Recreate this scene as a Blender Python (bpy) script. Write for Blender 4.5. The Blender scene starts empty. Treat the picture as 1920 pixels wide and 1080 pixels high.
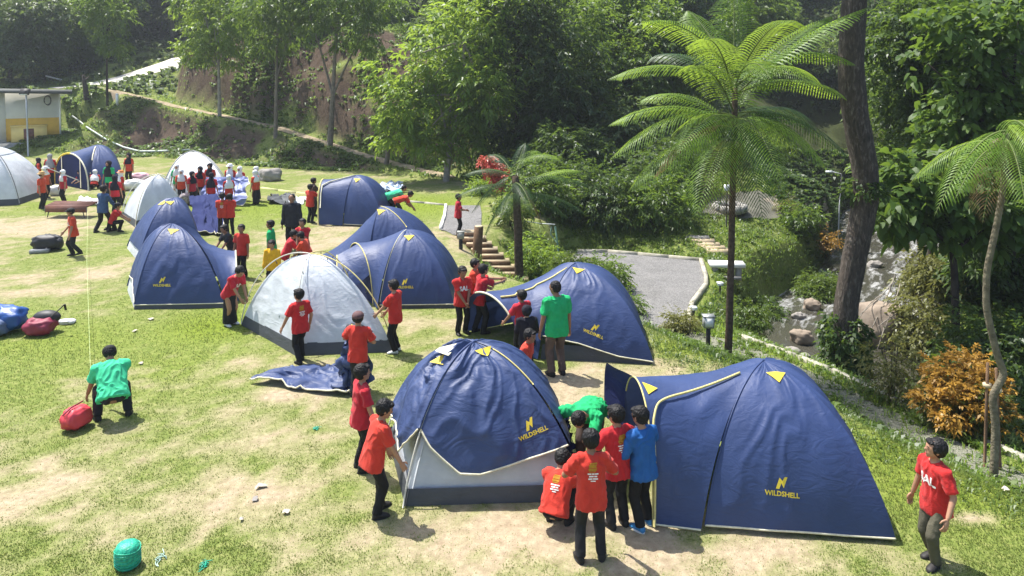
import bpy, bmesh, math, random
import numpy as np
from mathutils import Vector, Matrix
from mathutils.bvhtree import BVHTree

S = bpy.context.scene
COL = S.collection
rad = math.radians
R = np.random.RandomState(7)
random.seed(7)

# ------------------------------------------------------------------ camera
CAM_H, PITCH, F = 5.5, rad(3.0), 1387.0        # F: focal length in pixels of a 1920 wide picture
cam = bpy.data.cameras.new('camera')
camo = bpy.data.objects.new('camera', cam)
COL.objects.link(camo)
camo.location = (0, 0, CAM_H)
camo.rotation_euler = (math.pi / 2 - PITCH, 0, 0)
cam.sensor_width = 36
cam.lens = 36 * F / 1920
PY0 = 126 + F * math.tan(PITCH)                  # row of the optical axis: the picture is the lower part of a larger one
cam.shift_y = -(540 - PY0) / 1920
cam.clip_end = 600
S.camera = camo

# ------------------------------------------------------------------ sky, sun, exposure
SUN_EL, SUN_AZ = rad(63), math.atan2(0.62, -0.79)     # the sun stands ahead and to one side
world = bpy.data.worlds.new('World')
S.world = world
world.use_nodes = True
wn = world.node_tree
wn.nodes.clear()
sky = wn.nodes.new('ShaderNodeTexSky')
sky.sky_type = 'NISHITA'
sky.sun_disc = False
sky.sun_elevation = SUN_EL
sky.sun_rotation = math.pi / 2 - SUN_AZ
sky.air_density = 1.0
sky.dust_density = 2.0
bg = wn.nodes.new('ShaderNodeBackground')
bg.inputs['Strength'].default_value = 0.15
wo = wn.nodes.new('ShaderNodeOutputWorld')
wn.links.new(sky.outputs[0], bg.inputs[0])
wn.links.new(bg.outputs[0], wo.inputs[0])
sl = bpy.data.lights.new('sun', 'SUN')
sl.energy = 5.0
sl.angle = rad(0.5)
sl.color = (1.0, 0.97, 0.91)
suno = bpy.data.objects.new('sun', sl)
COL.objects.link(suno)
sd = Vector((math.cos(SUN_AZ) * math.cos(SUN_EL), math.sin(SUN_AZ) * math.cos(SUN_EL), math.sin(SUN_EL)))
suno.rotation_euler = sd.to_track_quat('Z', 'Y').to_euler()
suno.location = sd * 80
S.view_settings.view_transform = 'Standard'
S.view_settings.look = 'None'
S.view_settings.gamma = 1
S.view_settings.exposure = 0.92
S.view_settings.use_curve_mapping = False
S.render.engine = 'CYCLES'
S.cycles.max_bounces = 6
S.cycles.diffuse_bounces = 3
S.cycles.glossy_bounces = 2
S.cycles.transmission_bounces = 4
S.cycles.volume_bounces = 0
S.cycles.transparent_max_bounces = 4
S.cycles.use_denoising = True
S.cycles.volume_step_rate = 4

# ------------------------------------------------------------------ helpers
cp, sp = math.cos(PITCH), math.sin(PITCH)

def ray(px, py):
    a, b = (px - 960) / F, (PY0 - py) / F
    return Vector((a, cp + b * sp, -sp + b * cp))

def W(px, py, z=0.0):
    """where the sight line through a photo pixel meets the level z"""
    d = ray(px, py)
    t = (z - CAM_H) / d.z
    return Vector((d.x * t, d.y * t, z))

def D(px, py, y):
    """the point of that sight line y metres ahead"""
    d = ray(px, py)
    t = y / d.y
    return Vector((d.x * t, y, CAM_H + d.z * t))

def ppm(y, z=0):
    """pixels per metre at that distance"""
    return F / (y * cp + (CAM_H - z) * sp)

SURVEY = rad(16.6)
def RM(x, y, z=0.0):
    """plan measured under a steeper sight angle -> place on the ground"""
    c, s = math.cos(SURVEY), math.sin(SURVEY)
    d = y * c + (CAM_H - z) * s
    return W(960 + x / d * F, 540 - (y * s - (CAM_H - z) * c) / d * F, z)
def RMZ(x, y, z, zg=0.0):
    g = RM(x, y, zg)
    c, s = math.cos(SURVEY), math.sin(SURVEY)
    d = y * c + (CAM_H - z) * s
    return D(960 + x / d * F, 540 - (y * s - (CAM_H - z) * c) / d * F, g.y)
def RMA(A, z=0.0):
    return np.array([tuple(RM(x, y, z))[:2] for x, y in A])

def link(name, data, parent=None, loc=None):
    o = bpy.data.objects.new(name, data)
    COL.objects.link(o)
    if parent is not None:
        o.parent = parent
    if loc is not None:
        o.location = loc
    return o

def tag(o, label=None, cat=None, group=None, kind=None):
    if label: o['label'] = label
    if cat: o['category'] = cat
    if group: o['group'] = group
    if kind: o['kind'] = kind
    return o

def thing(name, loc, label, cat, group=None, rz=0.0):
    o = link(name, None, None, loc)
    o.rotation_euler = (0, 0, rz)
    o.empty_display_size = 0.2
    return tag(o, label, cat, group)

def npmesh(name, V, Fc, mat=None, smooth=True, attr=None, normals=None):
    """V (n,3), Fc (m,k) or list of such arrays -> mesh data"""
    V = np.asarray(V, dtype=np.float32)
    me = bpy.data.meshes.new(name)
    if isinstance(Fc, (list, tuple)) and len(Fc) and not np.isscalar(Fc[0]) and isinstance(Fc[0], np.ndarray) and Fc[0].ndim == 2:
        blocks = [np.asarray(b, dtype=np.int32) for b in Fc if len(b)]
    else:
        blocks = [np.asarray(Fc, dtype=np.int32)]
    me.vertices.add(len(V))
    me.vertices.foreach_set('co', V.ravel())
    nl = sum(b.size for b in blocks)
    npoly = sum(len(b) for b in blocks)
    me.loops.add(nl)
    me.loops.foreach_set('vertex_index', np.concatenate([b.ravel() for b in blocks]))
    me.polygons.add(npoly)
    tot = np.concatenate([np.full(len(b), b.shape[1], dtype=np.int32) for b in blocks])
    st = np.concatenate([[0], np.cumsum(tot)[:-1]]).astype(np.int32)
    me.polygons.foreach_set('loop_start', st)
    me.polygons.foreach_set('loop_total', tot)
    if smooth:
        me.polygons.foreach_set('use_smooth', np.ones(npoly, dtype=bool))
    if attr is not None:
        for k, a in attr.items():
            a = np.asarray(a, dtype=np.float32)
            if a.ndim == 1:
                at = me.attributes.new(k, 'FLOAT', 'POINT')
                at.data.foreach_set('value', a)
            else:
                at = me.attributes.new(k, 'FLOAT_COLOR', 'POINT')
                if a.shape[1] == 3:
                    a = np.concatenate([a, np.ones((len(a), 1), np.float32)], 1)
                at.data.foreach_set('color', a.ravel())
    me.update(calc_edges=True)
    me.validate(clean_customdata=False)
    if mat is not None:
        me.materials.append(mat)
    return me

class MB:
    """collects shapes for one mesh"""
    def __init__(s):
        s.v, s.q, s.t, s.n = [], [], [], 0
    def add(s, V, Fc):
        V = np.asarray(V, float).reshape(-1, 3)
        Fc = np.asarray(Fc, int)
        (s.q if Fc.shape[1] == 4 else s.t).append(Fc + s.n)
        s.v.append(V)
        s.n += len(V)
        return s
    def box(s, c, size, rz=0.0, rx=0.0, ry=0.0):
        h = np.array(size) / 2.0
        P = np.array([(-1, -1, -1), (1, -1, -1), (1, 1, -1), (-1, 1, -1), (-1, -1, 1), (1, -1, 1), (1, 1, 1), (-1, 1, 1)], float) * h
        M = np.array(Matrix.Rotation(rz, 3, 'Z') @ Matrix.Rotation(ry, 3, 'Y') @ Matrix.Rotation(rx, 3, 'X'))
        P = P @ M.T + np.array(c)
        return s.add(P, [(0, 3, 2, 1), (4, 5, 6, 7), (0, 1, 5, 4), (1, 2, 6, 5), (2, 3, 7, 6), (3, 0, 4, 7)])
    def tube(s, pts, r, n=8, cap=True):
        pts = np.asarray([tuple(p) for p in pts], float)
        k = len(pts)
        r = np.broadcast_to(np.asarray(r, float), (k,))
        tan = np.gradient(pts, axis=0)
        tan /= np.linalg.norm(tan, axis=1)[:, None] + 1e-12
        up = np.array([0, 0, 1.0]) if abs(tan[:, 2]).mean() < 0.8 else np.array([0, 1.0, 0])
        a = np.cross(tan, up)
        a /= np.linalg.norm(a, axis=1)[:, None] + 1e-12
        b = np.cross(tan, a)
        th = np.linspace(0, 2 * np.pi, n, endpoint=False)
        V = pts[:, None] + r[:, None, None] * (np.cos(th)[None, :, None] * a[:, None] + np.sin(th)[None, :, None] * b[:, None])
        i = np.arange(k - 1)[:, None] * n
        j = np.arange(n)[None]
        j2 = (j + 1) % n
        q = np.stack([i + j, i + j2, i + n + j2, i + n + j], -1).reshape(-1, 4)
        s.add(V.reshape(-1, 3), q)
        if cap:
            o = s.n - k * n
            for base, flip in ((0, 1), ((k - 1) * n, 0)):
                c = s.n
                s.v.append(pts[[0 if flip else -1]])
                s.n += 1
                tri = [(o + base + x, o + base + (x + 1) % n, c) for x in range(n)]
                s.t.append(np.array([t[::-1] if flip else t for t in tri]) if False else np.array(tri))
        return s
    def rings(s, C, A, B, n=16, cap=True, pw=1.0):
        """closed loft: centre, half axis vectors per ring"""
        C, A, B = (np.asarray([tuple(p) for p in X], float) for X in (C, A, B))
        k = len(C)
        th = np.linspace(0, 2 * np.pi, n, endpoint=False)
        ca, sa = np.cos(th), np.sin(th)
        if pw != 1.0:
            ca, sa = np.sign(ca) * abs(ca) ** pw, np.sign(sa) * abs(sa) ** pw
        V = C[:, None] + ca[None, :, None] * A[:, None] + sa[None, :, None] * B[:, None]
        i = np.arange(k - 1)[:, None] * n
        j = np.arange(n)[None]
        j2 = (j + 1) % n
        q = np.stack([i + j, i + j2, i + n + j2, i + n + j], -1).reshape(-1, 4)
        s.add(V.reshape(-1, 3), q)
        if cap:
            o = s.n - k * n
            for base, ci in ((0, 0), ((k - 1) * n, -1)):
                c = s.n
                s.v.append(C[[ci]])
                s.n += 1
                s.t.append(np.array([((o + base + (x + 1) % n), (o + base + x), c) if ci == 0 else ((o + base + x), (o + base + (x + 1) % n), c) for x in range(n)]))
        return s
    def ball(s, c, r, n=14, m=9, M=None):
        r = np.broadcast_to(np.asarray(r, float), (3,))
        ph = np.linspace(-np.pi / 2, np.pi / 2, m + 2)[1:-1]
        A = np.zeros((m, 3)); A[:, 0] = np.cos(ph)
        th = np.linspace(0, 2 * np.pi, n, endpoint=False)
        V = np.stack([np.cos(ph)[:, None] * np.cos(th), np.cos(ph)[:, None] * np.sin(th), np.repeat(np.sin(ph)[:, None], n, 1)], -1).reshape(-1, 3)
        V = np.concatenate([V, [[0, 0, -1], [0, 0, 1]]]) * r
        if M is not None:
            V = V @ np.array(M)[:3, :3].T
        V = V + np.array(tuple(c))
        i = np.arange(m - 1)[:, None] * n
        j = np.arange(n)[None]
        j2 = (j + 1) % n
        q = np.stack([i + j, i + j2, i + n + j2, i + n + j], -1).reshape(-1, 4)
        o = s.n
        s.add(V, q)
        s.t.append(np.array([(o + (x + 1) % n, o + x, o + m * n) for x in range(n)] + [(o + (m - 1) * n + x, o + (m - 1) * n + (x + 1) % n, o + m * n + 1) for x in range(n)]))
        return s
    def data(s, name, mat=None, smooth=True):
        V = np.concatenate(s.v)
        bl = []
        if s.q: bl.append(np.concatenate(s.q))
        if s.t: bl.append(np.concatenate(s.t))
        return npmesh(name, V, bl, mat, smooth)
    def build(s, name, mat, parent=None, loc=None, smooth=True):
        return link(name, s.data(name, mat, smooth), parent, loc)

# value noise in numpy ---------------------------------------------------
def _h(ix, iy, iz):
    n = (ix * 374761393 + iy * 668265263 + iz * 2147483647 * 3 + 1274126177) & 0xffffffff
    n = ((n ^ (n >> 13)) * 1274126177) & 0xffffffff
    n = (n ^ (n >> 16)) & 0xffff
    return n / 65535.0

def vnoise(P):
    P = np.asarray(P, float)
    if P.shape[-1] == 2:
        P = np.concatenate([P, np.zeros(P.shape[:-1] + (1,))], -1)
    i = np.floor(P).astype(np.int64)
    f = P - i
    f = f * f * (3 - 2 * f)
    r = 0
    for dx in (0, 1):
        for dy in (0, 1):
            for dz in (0, 1):
                w = (f[..., 0] if dx else 1 - f[..., 0]) * (f[..., 1] if dy else 1 - f[..., 1]) * (f[..., 2] if dz else 1 - f[..., 2])
                r = r + w * _h(i[..., 0] + dx, i[..., 1] + dy, i[..., 2] + dz)
    return r

def fbm(P, o=4):
    P = np.asarray(P, float)
    a, t, r = 0.5, 0, 0
    for k in range(o):
        r = r + a * vnoise(P * 2 ** k + 17.3 * k)
        t += a
        a *= 0.5
    return r / t

def smooth01(x):
    x = np.clip(x, 0, 1)
    return x * x * (3 - 2 * x)

# ------------------------------------------------------------------ materials
class NT:
    def __init__(s, name):
        s.m = bpy.data.materials.new(name)
        s.m.use_nodes = True
        s.t = s.m.node_tree
        s.t.nodes.clear()
        s.out = s.t.nodes.new('ShaderNodeOutputMaterial')
    def n(s, typ, **kw):
        x = s.t.nodes.new(typ)
        for k, v in kw.items():
            if k.startswith('i_'):
                key = k[2:]
                key = int(key) if key.isdigit() else key.replace('_', ' ')
                x.inputs[key].default_value = v
            else:
                setattr(x, k, v)
        return x
    def l(s, a, b):
        s.t.links.new(a, b)
    def noise(s, vec, scale, detail=3, rough=0.55, dist=0):
        x = s.n('ShaderNodeTexNoise')
        x.inputs['Scale'].default_value = scale
        x.inputs['Detail'].default_value = detail
        x.inputs['Roughness'].default_value = rough
        x.inputs['Distortion'].default_value = dist
        if vec is not None: s.l(vec, x.inputs['Vector'])
        return x
    def ramp(s, fac, stops):
        x = s.n('ShaderNodeValToRGB')
        e = x.color_ramp.elements
        while len(e) < len(stops): e.new(0.5)
        for k, (p, c) in enumerate(stops):
            e[k].position = p
            e[k].color = (*c, 1) if len(c) == 3 else c
        s.l(fac, x.inputs[0])
        return x.outputs[0]
    def mix(s, fac, a, b, typ='MIX'):
        x = s.n('ShaderNodeMix', data_type='RGBA', blend_type=typ)
        for v, i in ((fac, 0), (a, 6), (b, 7)):
            if isinstance(v, bpy.types.NodeSocket): s.l(v, x.inputs[i])
            elif i == 0: x.inputs[0].default_value = v
            else: x.inputs[i].default_value = (*v, 1)
        return x.outputs[2]
    def math(s, op, a, b=None):
        x = s.n('ShaderNodeMath', operation=op)
        for v, i in ((a, 0), (b, 1)):
            if v is None: continue
            if isinstance(v, bpy.types.NodeSocket): s.l(v, x.inputs[i])
            else: x.inputs[i].default_value = v
        return x.outputs[0]

def simple(name, col, rough=0.6, var=0.15, scale=8.0, spec=0.3, metal=0.0, bump=0.0, bscale=40.0, trans=0.0, sheen=0.0, rnd=0.0):
    m = NT(name)
    tc = m.n('ShaderNodeTexCoord').outputs['Object']
    nz = m.noise(tc, scale, 4)
    lo = tuple(c * (1 - var) for c in col)
    hi = tuple(min(1, c * (1 + var)) for c in col)
    c = m.ramp(nz.outputs[0], [(0.3, lo), (0.7, hi)])
    if rnd:
        oi = m.n('ShaderNodeObjectInfo')
        hs_ = m.n('ShaderNodeHueSaturation')
        m.l(m.math('ADD', 1 - rnd, m.math('MULTIPLY', oi.outputs['Random'], 2 * rnd)), hs_.inputs['Value'])
        m.l(m.math('ADD', .49, m.math('MULTIPLY', oi.outputs['Random'], .02)), hs_.inputs['Hue'])
        m.l(c, hs_.inputs['Color']); c = hs_.outputs[0]
    b = m.n('ShaderNodeBsdfPrincipled')
    m.l(c, b.inputs['Base Color'])
    b.inputs['Roughness'].default_value = rough
    b.inputs['Specular IOR Level'].default_value = spec
    b.inputs['Metallic'].default_value = metal
    if sheen:
        b.inputs['Sheen Weight'].default_value = sheen
    if bump:
        bn = m.noise(tc, bscale, 3)
        bp = m.n('ShaderNodeBump')
        bp.inputs['Strength'].default_value = bump
        bp.inputs['Distance'].default_value = 0.02
        m.l(bn.outputs[0], bp.inputs['Height'])
        m.l(bp.outputs[0], b.inputs['Normal'])
    sh = b.outputs[0]
    if trans:
        tr = m.n('ShaderNodeBsdfTranslucent')
        m.l(c, tr.inputs[0])
        mx = m.n('ShaderNodeMixShader')
        mx.inputs[0].default_value = trans
        m.l(sh, mx.inputs[1]); m.l(tr.outputs[0], mx.inputs[2])
        sh = mx.outputs[0]
    m.l(sh, m.out.inputs[0])
    return m.m

def leafmat(name, dark, light, trans=(0.15, 0.26, 0.03), tmix=0.38, rough=0.42, spec=0.35, back=None):
    """leaves: colour from the per-leaf attribute tint, shine on top, light through the blade"""
    m = NT(name)
    at = m.n('ShaderNodeAttribute', attribute_name='tint')
    oi = m.n('ShaderNodeObjectInfo')
    f = m.math('ADD', at.outputs['Fac'], m.math('MULTIPLY', m.math('SUBTRACT', oi.outputs['Random'], 0.5), 0.25))
    c = m.ramp(f, [(0.05, dark), (0.6, tuple((a + b) / 2 for a, b in zip(dark, light))), (1.0, light)])
    b = m.n('ShaderNodeBsdfPrincipled')
    m.l(c, b.inputs['Base Color'])
    b.inputs['Roughness'].default_value = rough
    b.inputs['Specular IOR Level'].default_value = spec
    tr = m.n('ShaderNodeBsdfTranslucent')
    m.l(m.mix(m.math('MULTIPLY', f, 0.8), tuple(t * 0.55 for t in trans), trans), tr.inputs[0])
    mx = m.n('ShaderNodeMixShader')
    mx.inputs[0].default_value = tmix
    m.l(b.outputs[0], mx.inputs[1]); m.l(tr.outputs[0], mx.inputs[2])
    m.l(mx.outputs[0], m.out.inputs[0])
    return m.m
# ------------------------------------------------------------------ terrain
FIELD = np.array([(9.5, 2), (7.8, 6.5), (6.9, 8.7), (5.5, 10.6), (4.5, 12.2), (3.3, 14.2), (2.2, 17.1), (0.4, 18.7), (-1.2, 20.6),
                  (-1.75, 24.6), (-0.6, 25.6), (1.0, 27.5), (1.6, 33), (-2, 36.5), (-8, 38.3), (-15, 41), (-22, 45), (-60, 47), (-60, 2)], float)
COURT = np.array([(2.5, 27.6), (3.8, 27.5), (6.9, 26.2), (6.4, 23.2), (5.2, 20.6), (4.75, 18.8), (4.6, 17.6), (3.3, 17.6), (2.0, 20.5), (1.5, 22.8), (2.0, 26.2)], float)
COURT_Z = -1.3
FIELD[:-5] = RMA(FIELD[:-5]); COURT = RMA(COURT, COURT_Z)
RIVER = np.array([(24, 46), (20.5, 39), (17.8, 34.2), (14.8, 29), (12.2, 25.6), (10.3, 22.5), (10.1, 19.6), (10.5, 17.0), (11.6, 14.8), (13.5, 11.5), (16, 6)], float)
RIVER_W = np.array([3, 3, 2.5, 2.5, 3.0, 3.0, 2.4, 1.9, 1.8, 2.0, 2.2]) * 1.0
RIVER_Z = -3.0
RIVER = RMA(RIVER, RIVER_Z)

def seg_dist(P, A, closed=False):
    """distance to a polyline, with the nearest segment and position on it"""
    Q = np.concatenate([A, A[:1]]) if closed else A
    best = np.full(len(P), 1e9); arg = np.zeros(len(P), int); tt = np.zeros(len(P))
    for i in range(len(Q) - 1):
        a, d = Q[i], Q[i + 1] - Q[i]
        t = np.clip(((P - a) @ d) / (d @ d), 0, 1)
        r = np.linalg.norm(P - (a + t[:, None] * d), axis=1)
        m = r < best
        best[m], arg[m], tt[m] = r[m], i, t[m]
    return best, arg, tt

def inside(P, A):
    c = np.zeros(len(P), bool)
    n = len(A)
    for i in range(n):
        x1, y1 = A[i]; x2, y2 = A[(i + 1) % n]
        k = ((y1 > P[:, 1]) != (y2 > P[:, 1]))
        with np.errstate(divide='ignore', invalid='ignore'):
            xx = (x2 - x1) * (P[:, 1] - y1) / (y2 - y1 + 1e-12) + x1
        c ^= k & (P[:, 0] < xx)
    return c

def sdist(P, A):
    d, _, _ = seg_dist(P, A, True)
    return np.where(inside(P, A), -d, d)

PATH_PX = [(170, 161, 56), (250, 178, 53), (330, 200, 50.5), (410, 216, 48.5), (520, 240, 46), (620, 272, 43), (720, 303, 40.2), (850, 334, 36.5)]
PATH = np.array([tuple(D(*a)) for a in PATH_PX])
_c = [tuple(p) for p in PATH]
def cpx(px, py, z): _c.append(tuple(W(px, py, z)))
def cw(x, y, z):
    if z < 3.5 and y < 48 and x > 9: x, y = tuple(RM(x, y, z))[:2]
    _c.append((x, y, z))
for x, y in FIELD: _c.append((x, y, 0))
for x in (-50, -35, -20, -8): cw(x, 30 if x > -30 else 35, 0)
for x in (-30, -15, 0): cw(x, 10, 0)
for x, y in COURT: _c.append((x, y, COURT_Z))
cpx(955, 525, -1.15)
for a in ((1310, 640, -1.2), (1477, 699, -1.0), (1610, 760, -.75), (1746, 821, -.55), (1850, 870, -.45)): cpx(*a)
for (x, y) in RIVER: _c.append((x, y, RIVER_Z - .2))
for a in ((1440, 640, -2.5), (1545, 530, -2.4), (1510, 490, -2.0), (1400, 600, -1.7), (1350, 540, -1.45), (1420, 455, -1.1), (1500, 430, -1.3),
          (1600, 720, -2.0), (1690, 760, -2.0), (1800, 820, -1.6), (1300, 390, -.5), (1370, 388, -.5), (1440, 385, -.6), (1560, 352, -.3), (1480, 368, -.4),
          (1290, 345, .1), (1200, 335, .5), (1100, 330, .6), (1700, 480, -1.5), (1760, 640, -2.2)): cpx(*a)
# bank and hill
for a in ((240, 285, 0.1), (480, 326, 0.1), (600, 343, .1), (740, 352, .1), (850, 338, .15), ): cpx(*a)
for a in ((60, 262, 47.5), (115, 262, 47.5), (200, 240, 48.5), (140, 262, 47)): _c.append(tuple(D(*a)))
for px, py, y, in ((345, 100, 53.5), (450, 102, 51.5), (600, 106, 48.5), (700, 120, 46), (820, 200, 42), (900, 260, 41)):
    _c.append(tuple(D(px, py, y)))
for px, py, y in ((165, 160, 58), (335, 112, 66), (60, 160, 60)): _c.append(tuple(D(px, py, y)))
for a in ((-40, 62, 5), (-60, 70, 7), (-40, 90, 12), (-20, 90, 12), (-60, 100, 15), (-20, 120, 22), (-60, 130, 24), (-18, 60, 7.2), (-10, 62, 7.5), (0, 50, 5), (0, 62, 8),
          (5, 80, 13), (5, 120, 25), (15, 50, 3.0), (20, 60, 6), (25, 75, 11), (30, 100, 20), (60, 60, 16), (60, 110, 28), (50, 30, 14), (40, 45, 10),
          (14.5, 19, -1.3), (13.4, 22, -1.4), (16.5, 21, .5), (20, 22, 3), (15, 15, -1), (18, 15, 1), (19, 10, 1), (24, 14, 5), (21, 30, 1.5), (26, 30, 4.5), (30, 20, 7.5), (36, 12, 9), (28, 5, 5),
          (14, 5, -2.2), (11, 8.5, -1.4), (12, 3, -2), (-80, 50, 4), (-80, 140, 25), (80, 140, 32), (80, 20, 18), (80, 0, 18), (24, 40, -1.5), (28, 52, 2)): cw(*a)
for _a in ((1560, 290, 50), (1480, 320, 44), (1620, 320, 46)): _c.append(tuple(D(*_a)))
_c = np.array(_c)
_X, _Z = _c[:, :2], _c[:, 2]

def _k(r2): return np.where(r2 > 1e-9, 0.5 * r2 * np.log(np.maximum(r2, 1e-9)), 0)
_n = len(_X)
_A = np.zeros((_n + 3, _n + 3))
_A[:_n, :_n] = _k(((_X[:, None] - _X[None]) ** 2).sum(-1)) + np.eye(_n) * 3.0
_A[:_n, _n] = 1; _A[:_n, _n + 1:] = _X; _A[_n, :_n] = 1; _A[_n + 1:, :_n] = _X.T
_w = np.linalg.solve(_A, np.concatenate([_Z, np.zeros(3)]))

ROAD = np.array([tuple(D(100, 166, 56)), tuple(D(175, 160, 58)), tuple(D(250, 142, 61)), tuple(D(340, 112, 66)), tuple(D(420, 92, 74))])
LOWPATH = np.array([tuple(W(*a)) for a in ((1250, 612, -1.3), (1345, 642, -1.2), (1500, 702, -.98), (1620, 765, -.75), (1746, 828, -.55), (1850, 878, -.45), (2000, 960, -.35))])

STAIR = np.array([tuple(RM(-1.62, 25.15, 0)), tuple(RM(.06, 22.7, -1.2))]); STAIR[:, 2] -= .12
def height(P, rough=True):
    P = np.atleast_2d(np.asarray(P, float))[:, :2]
    z = np.empty(len(P))
    for i in range(0, len(P), 20000):
        Q = P[i:i + 20000]
        z[i:i + 20000] = _k(((Q[:, None] - _X[None]) ** 2).sum(-1)) @ _w[:_n] + _w[_n] + Q @ _w[_n + 1:]
    fd = sdist(P, FIELD)
    if rough:
        far = smooth01((P[:, 1] - 36) / 4)
        z = z + (fbm(P * 0.9, 4) - .5) * (0.25 + 1.1 * far) * smooth01((fd - .3) / 2) + (fbm(P * .2 + 9, 3) - .5) * 1.6 * far * smooth01((fd - 1) / 4)
    # terraces: the footpath, the concrete road, the gravel court and the lower path are level across
    for L, hw, soft in ((PATH, .55, 1.1), (ROAD, 1.3, 1.2), (LOWPATH, .75, .7), (STAIR, .5, .5)):
        d, k, t = seg_dist(P, L[:, :2])
        zl = L[k, 2] * (1 - t) + L[np.minimum(k + 1, len(L) - 1), 2] * t
        w = 1 - smooth01((d - hw) / soft)
        z = z * (1 - w) + zl * w
    cd = sdist(P, COURT)
    w = 1 - smooth01((cd - .15) / .9)
    z = z * (1 - w) + COURT_Z * w
    rdv, k, t = seg_dist(P, RIVER)
    hw = RIVER_W[k] * (1 - t) + RIVER_W[np.minimum(k + 1, len(RIVER) - 1)] * t
    w = 1 - smooth01((rdv - hw * .75) / 1.0)
    z = z * (1 - w) + (RIVER_Z - .35) * w
    w = smooth01((fd + .3) / 1.3)
    w = np.maximum(w, (1 - smooth01((seg_dist(P, STAIR[:, :2])[0] - .45) / .35)))
    z = z * w
    # open slope between the footpath and the concrete road
    pxx = 960 + F * P[:, 0] / np.maximum(P[:, 1], 1)
    yp, yr = np.interp(pxx, [100, 170, 250, 335], [57, 56, 53, 50.5]), np.interp(pxx, [100, 175, 250, 340], [56.5, 58, 61, 66])
    zp, zr = np.interp(pxx, [100, 170, 250, 335], [4.0, 4.09, 3.51, 2.81]), np.interp(pxx, [100, 175, 250, 340], [4.0, 4.2, 4.87, 6.1])
    t = np.clip((P[:, 1] - yp) / np.maximum(yr - yp, .5), 0, 1)
    w = smooth01((348 - pxx) / 14) * smooth01((pxx - 120) / 40) * (P[:, 1] > yp) * (P[:, 1] < yr + .3)
    z = z * (1 - w) + (zp + (zr - zp) * t ** 1.15 - .06) * w
    # the level ground the building stands on
    bd = np.maximum(np.maximum(P[:, 0] + 28.9, -60 - P[:, 0]), np.maximum(43.5 - P[:, 1] + .0, P[:, 1] - 53))
    w = 1 - smooth01(bd / .9)
    z = z * (1 - w) + np.minimum(z, .95) * w
    lawn = (fbm(P * .5, 3) - .5) * .05
    return z + lawn * (1 - smooth01((fd + 2) / 2))

def hz(x, y): return float(height([(x, y)])[0])

def spots(P, L):
    """soft patches on the field: photo px, px radius across and down"""
    r = np.zeros(len(P))
    for px, py, rx, ry, a in L:
        c = W(px, py); k = ppm(c.y)
        ex = rx / k
        ey = abs(W(px, py - ry).y - W(px, py + ry).y) / 2
        q = ((P[:, 0] - c.x) / ex) ** 2 + ((P[:, 1] - c.y) / ey) ** 2
        r = np.maximum(r, a * np.exp(-q * 1.2))
    return r
DRY = [(60, 430, 190, 28, 1), (50, 535, 120, 30, 1), (180, 515, 90, 14, .5), (60, 920, 260, 90, .85), (480, 930, 220, 90, .9), (250, 850, 160, 50, .6), (600, 1010, 300, 60, .6), (590, 425, 110, 30, .9), (560, 460, 140, 30, .9),
       (800, 600, 120, 30, .75), (1080, 740, 220, 50, 1.1), (940, 1030, 320, 90, 1.0), (1250, 1050, 300, 55, 1.05), (620, 730, 200, 60, .6), (800, 460, 100, 60, .5), (1810, 970, 60, 14, 1),
       (700, 900, 140, 80, .7), (860, 480, 60, 60, .8), (370, 790, 160, 60, .5), (530, 840, 150, 60, .6), (480, 600, 150, 18, .35), (1120, 1000, 200, 90, .9)]
LUSH = [(150, 700, 200, 60, .25), (400, 610, 110, 40, 1), (470, 390, 160, 22, .8), (790, 385, 110, 22, 1), (550, 400, 160, 22, .7), (100, 640, 240, 50, .5), (1760, 900, 220, 90, .9), (1650, 850, 130, 60, .8), (100, 385, 150, 14, .5), (330, 680, 160, 60, .4), (1300, 650, 90, 20, 1)]

def masks(P):
    """per point: dry bare earth, lush grass, brown bank soil, leaf litter under the trees"""
    n1, n2 = fbm(P * .55 + 3, 4), fbm(P * 2.3 + 50, 3)
    n4 = fbm(P * 5.5 + 90, 2)
    dry = spots(P, DRY) * (.30 + .68 * n2) + smooth01((n1 - .45) * 4) * .42 + (n2 - .5) * .8 + (n4 - .5) * 1.0 + .10
    lush = spots(P, LUSH)
    dry = np.clip(dry - lush * .8, 0, 1)
    fd = sdist(P, FIELD)
    out = smooth01(fd / 1.0)
    bank = smooth01((P[:, 1] - 37) / 2) * out * smooth01((-P[:, 0] + 6) / 4)
    pd, _, _ = seg_dist(P, PATH[:, :2]); rdd, _, _ = seg_dist(P, ROAD[:, :2])
    h1 = height(P + [0, .6], False); h0 = height(P - [0, .6], False)
    steep = smooth01((np.abs(h1 - h0) / 1.2 - .14) * 5.0)
    soil = bank * steep * smooth01((fbm(np.column_stack([P, h0 * 1.2]) * .55 + 70, 4) - .27) * 7) * smooth01((P[:, 0] + 27 + 3 * fbm(P * .5, 2)) / 3) * smooth01((pd - .5) / .8) * smooth01((rdd - 2) / 2)
    soil = np.maximum(soil, smooth01((1.2 - np.abs(P[:, 0] + 21)) * .0))
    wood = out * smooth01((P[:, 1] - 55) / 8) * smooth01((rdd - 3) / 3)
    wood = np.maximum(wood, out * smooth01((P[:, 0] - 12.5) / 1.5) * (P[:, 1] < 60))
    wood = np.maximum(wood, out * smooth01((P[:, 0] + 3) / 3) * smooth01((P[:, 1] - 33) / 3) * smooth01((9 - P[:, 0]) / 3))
    return np.clip(dry * (1 - out), 0, 1), lush, soil, wood

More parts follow.
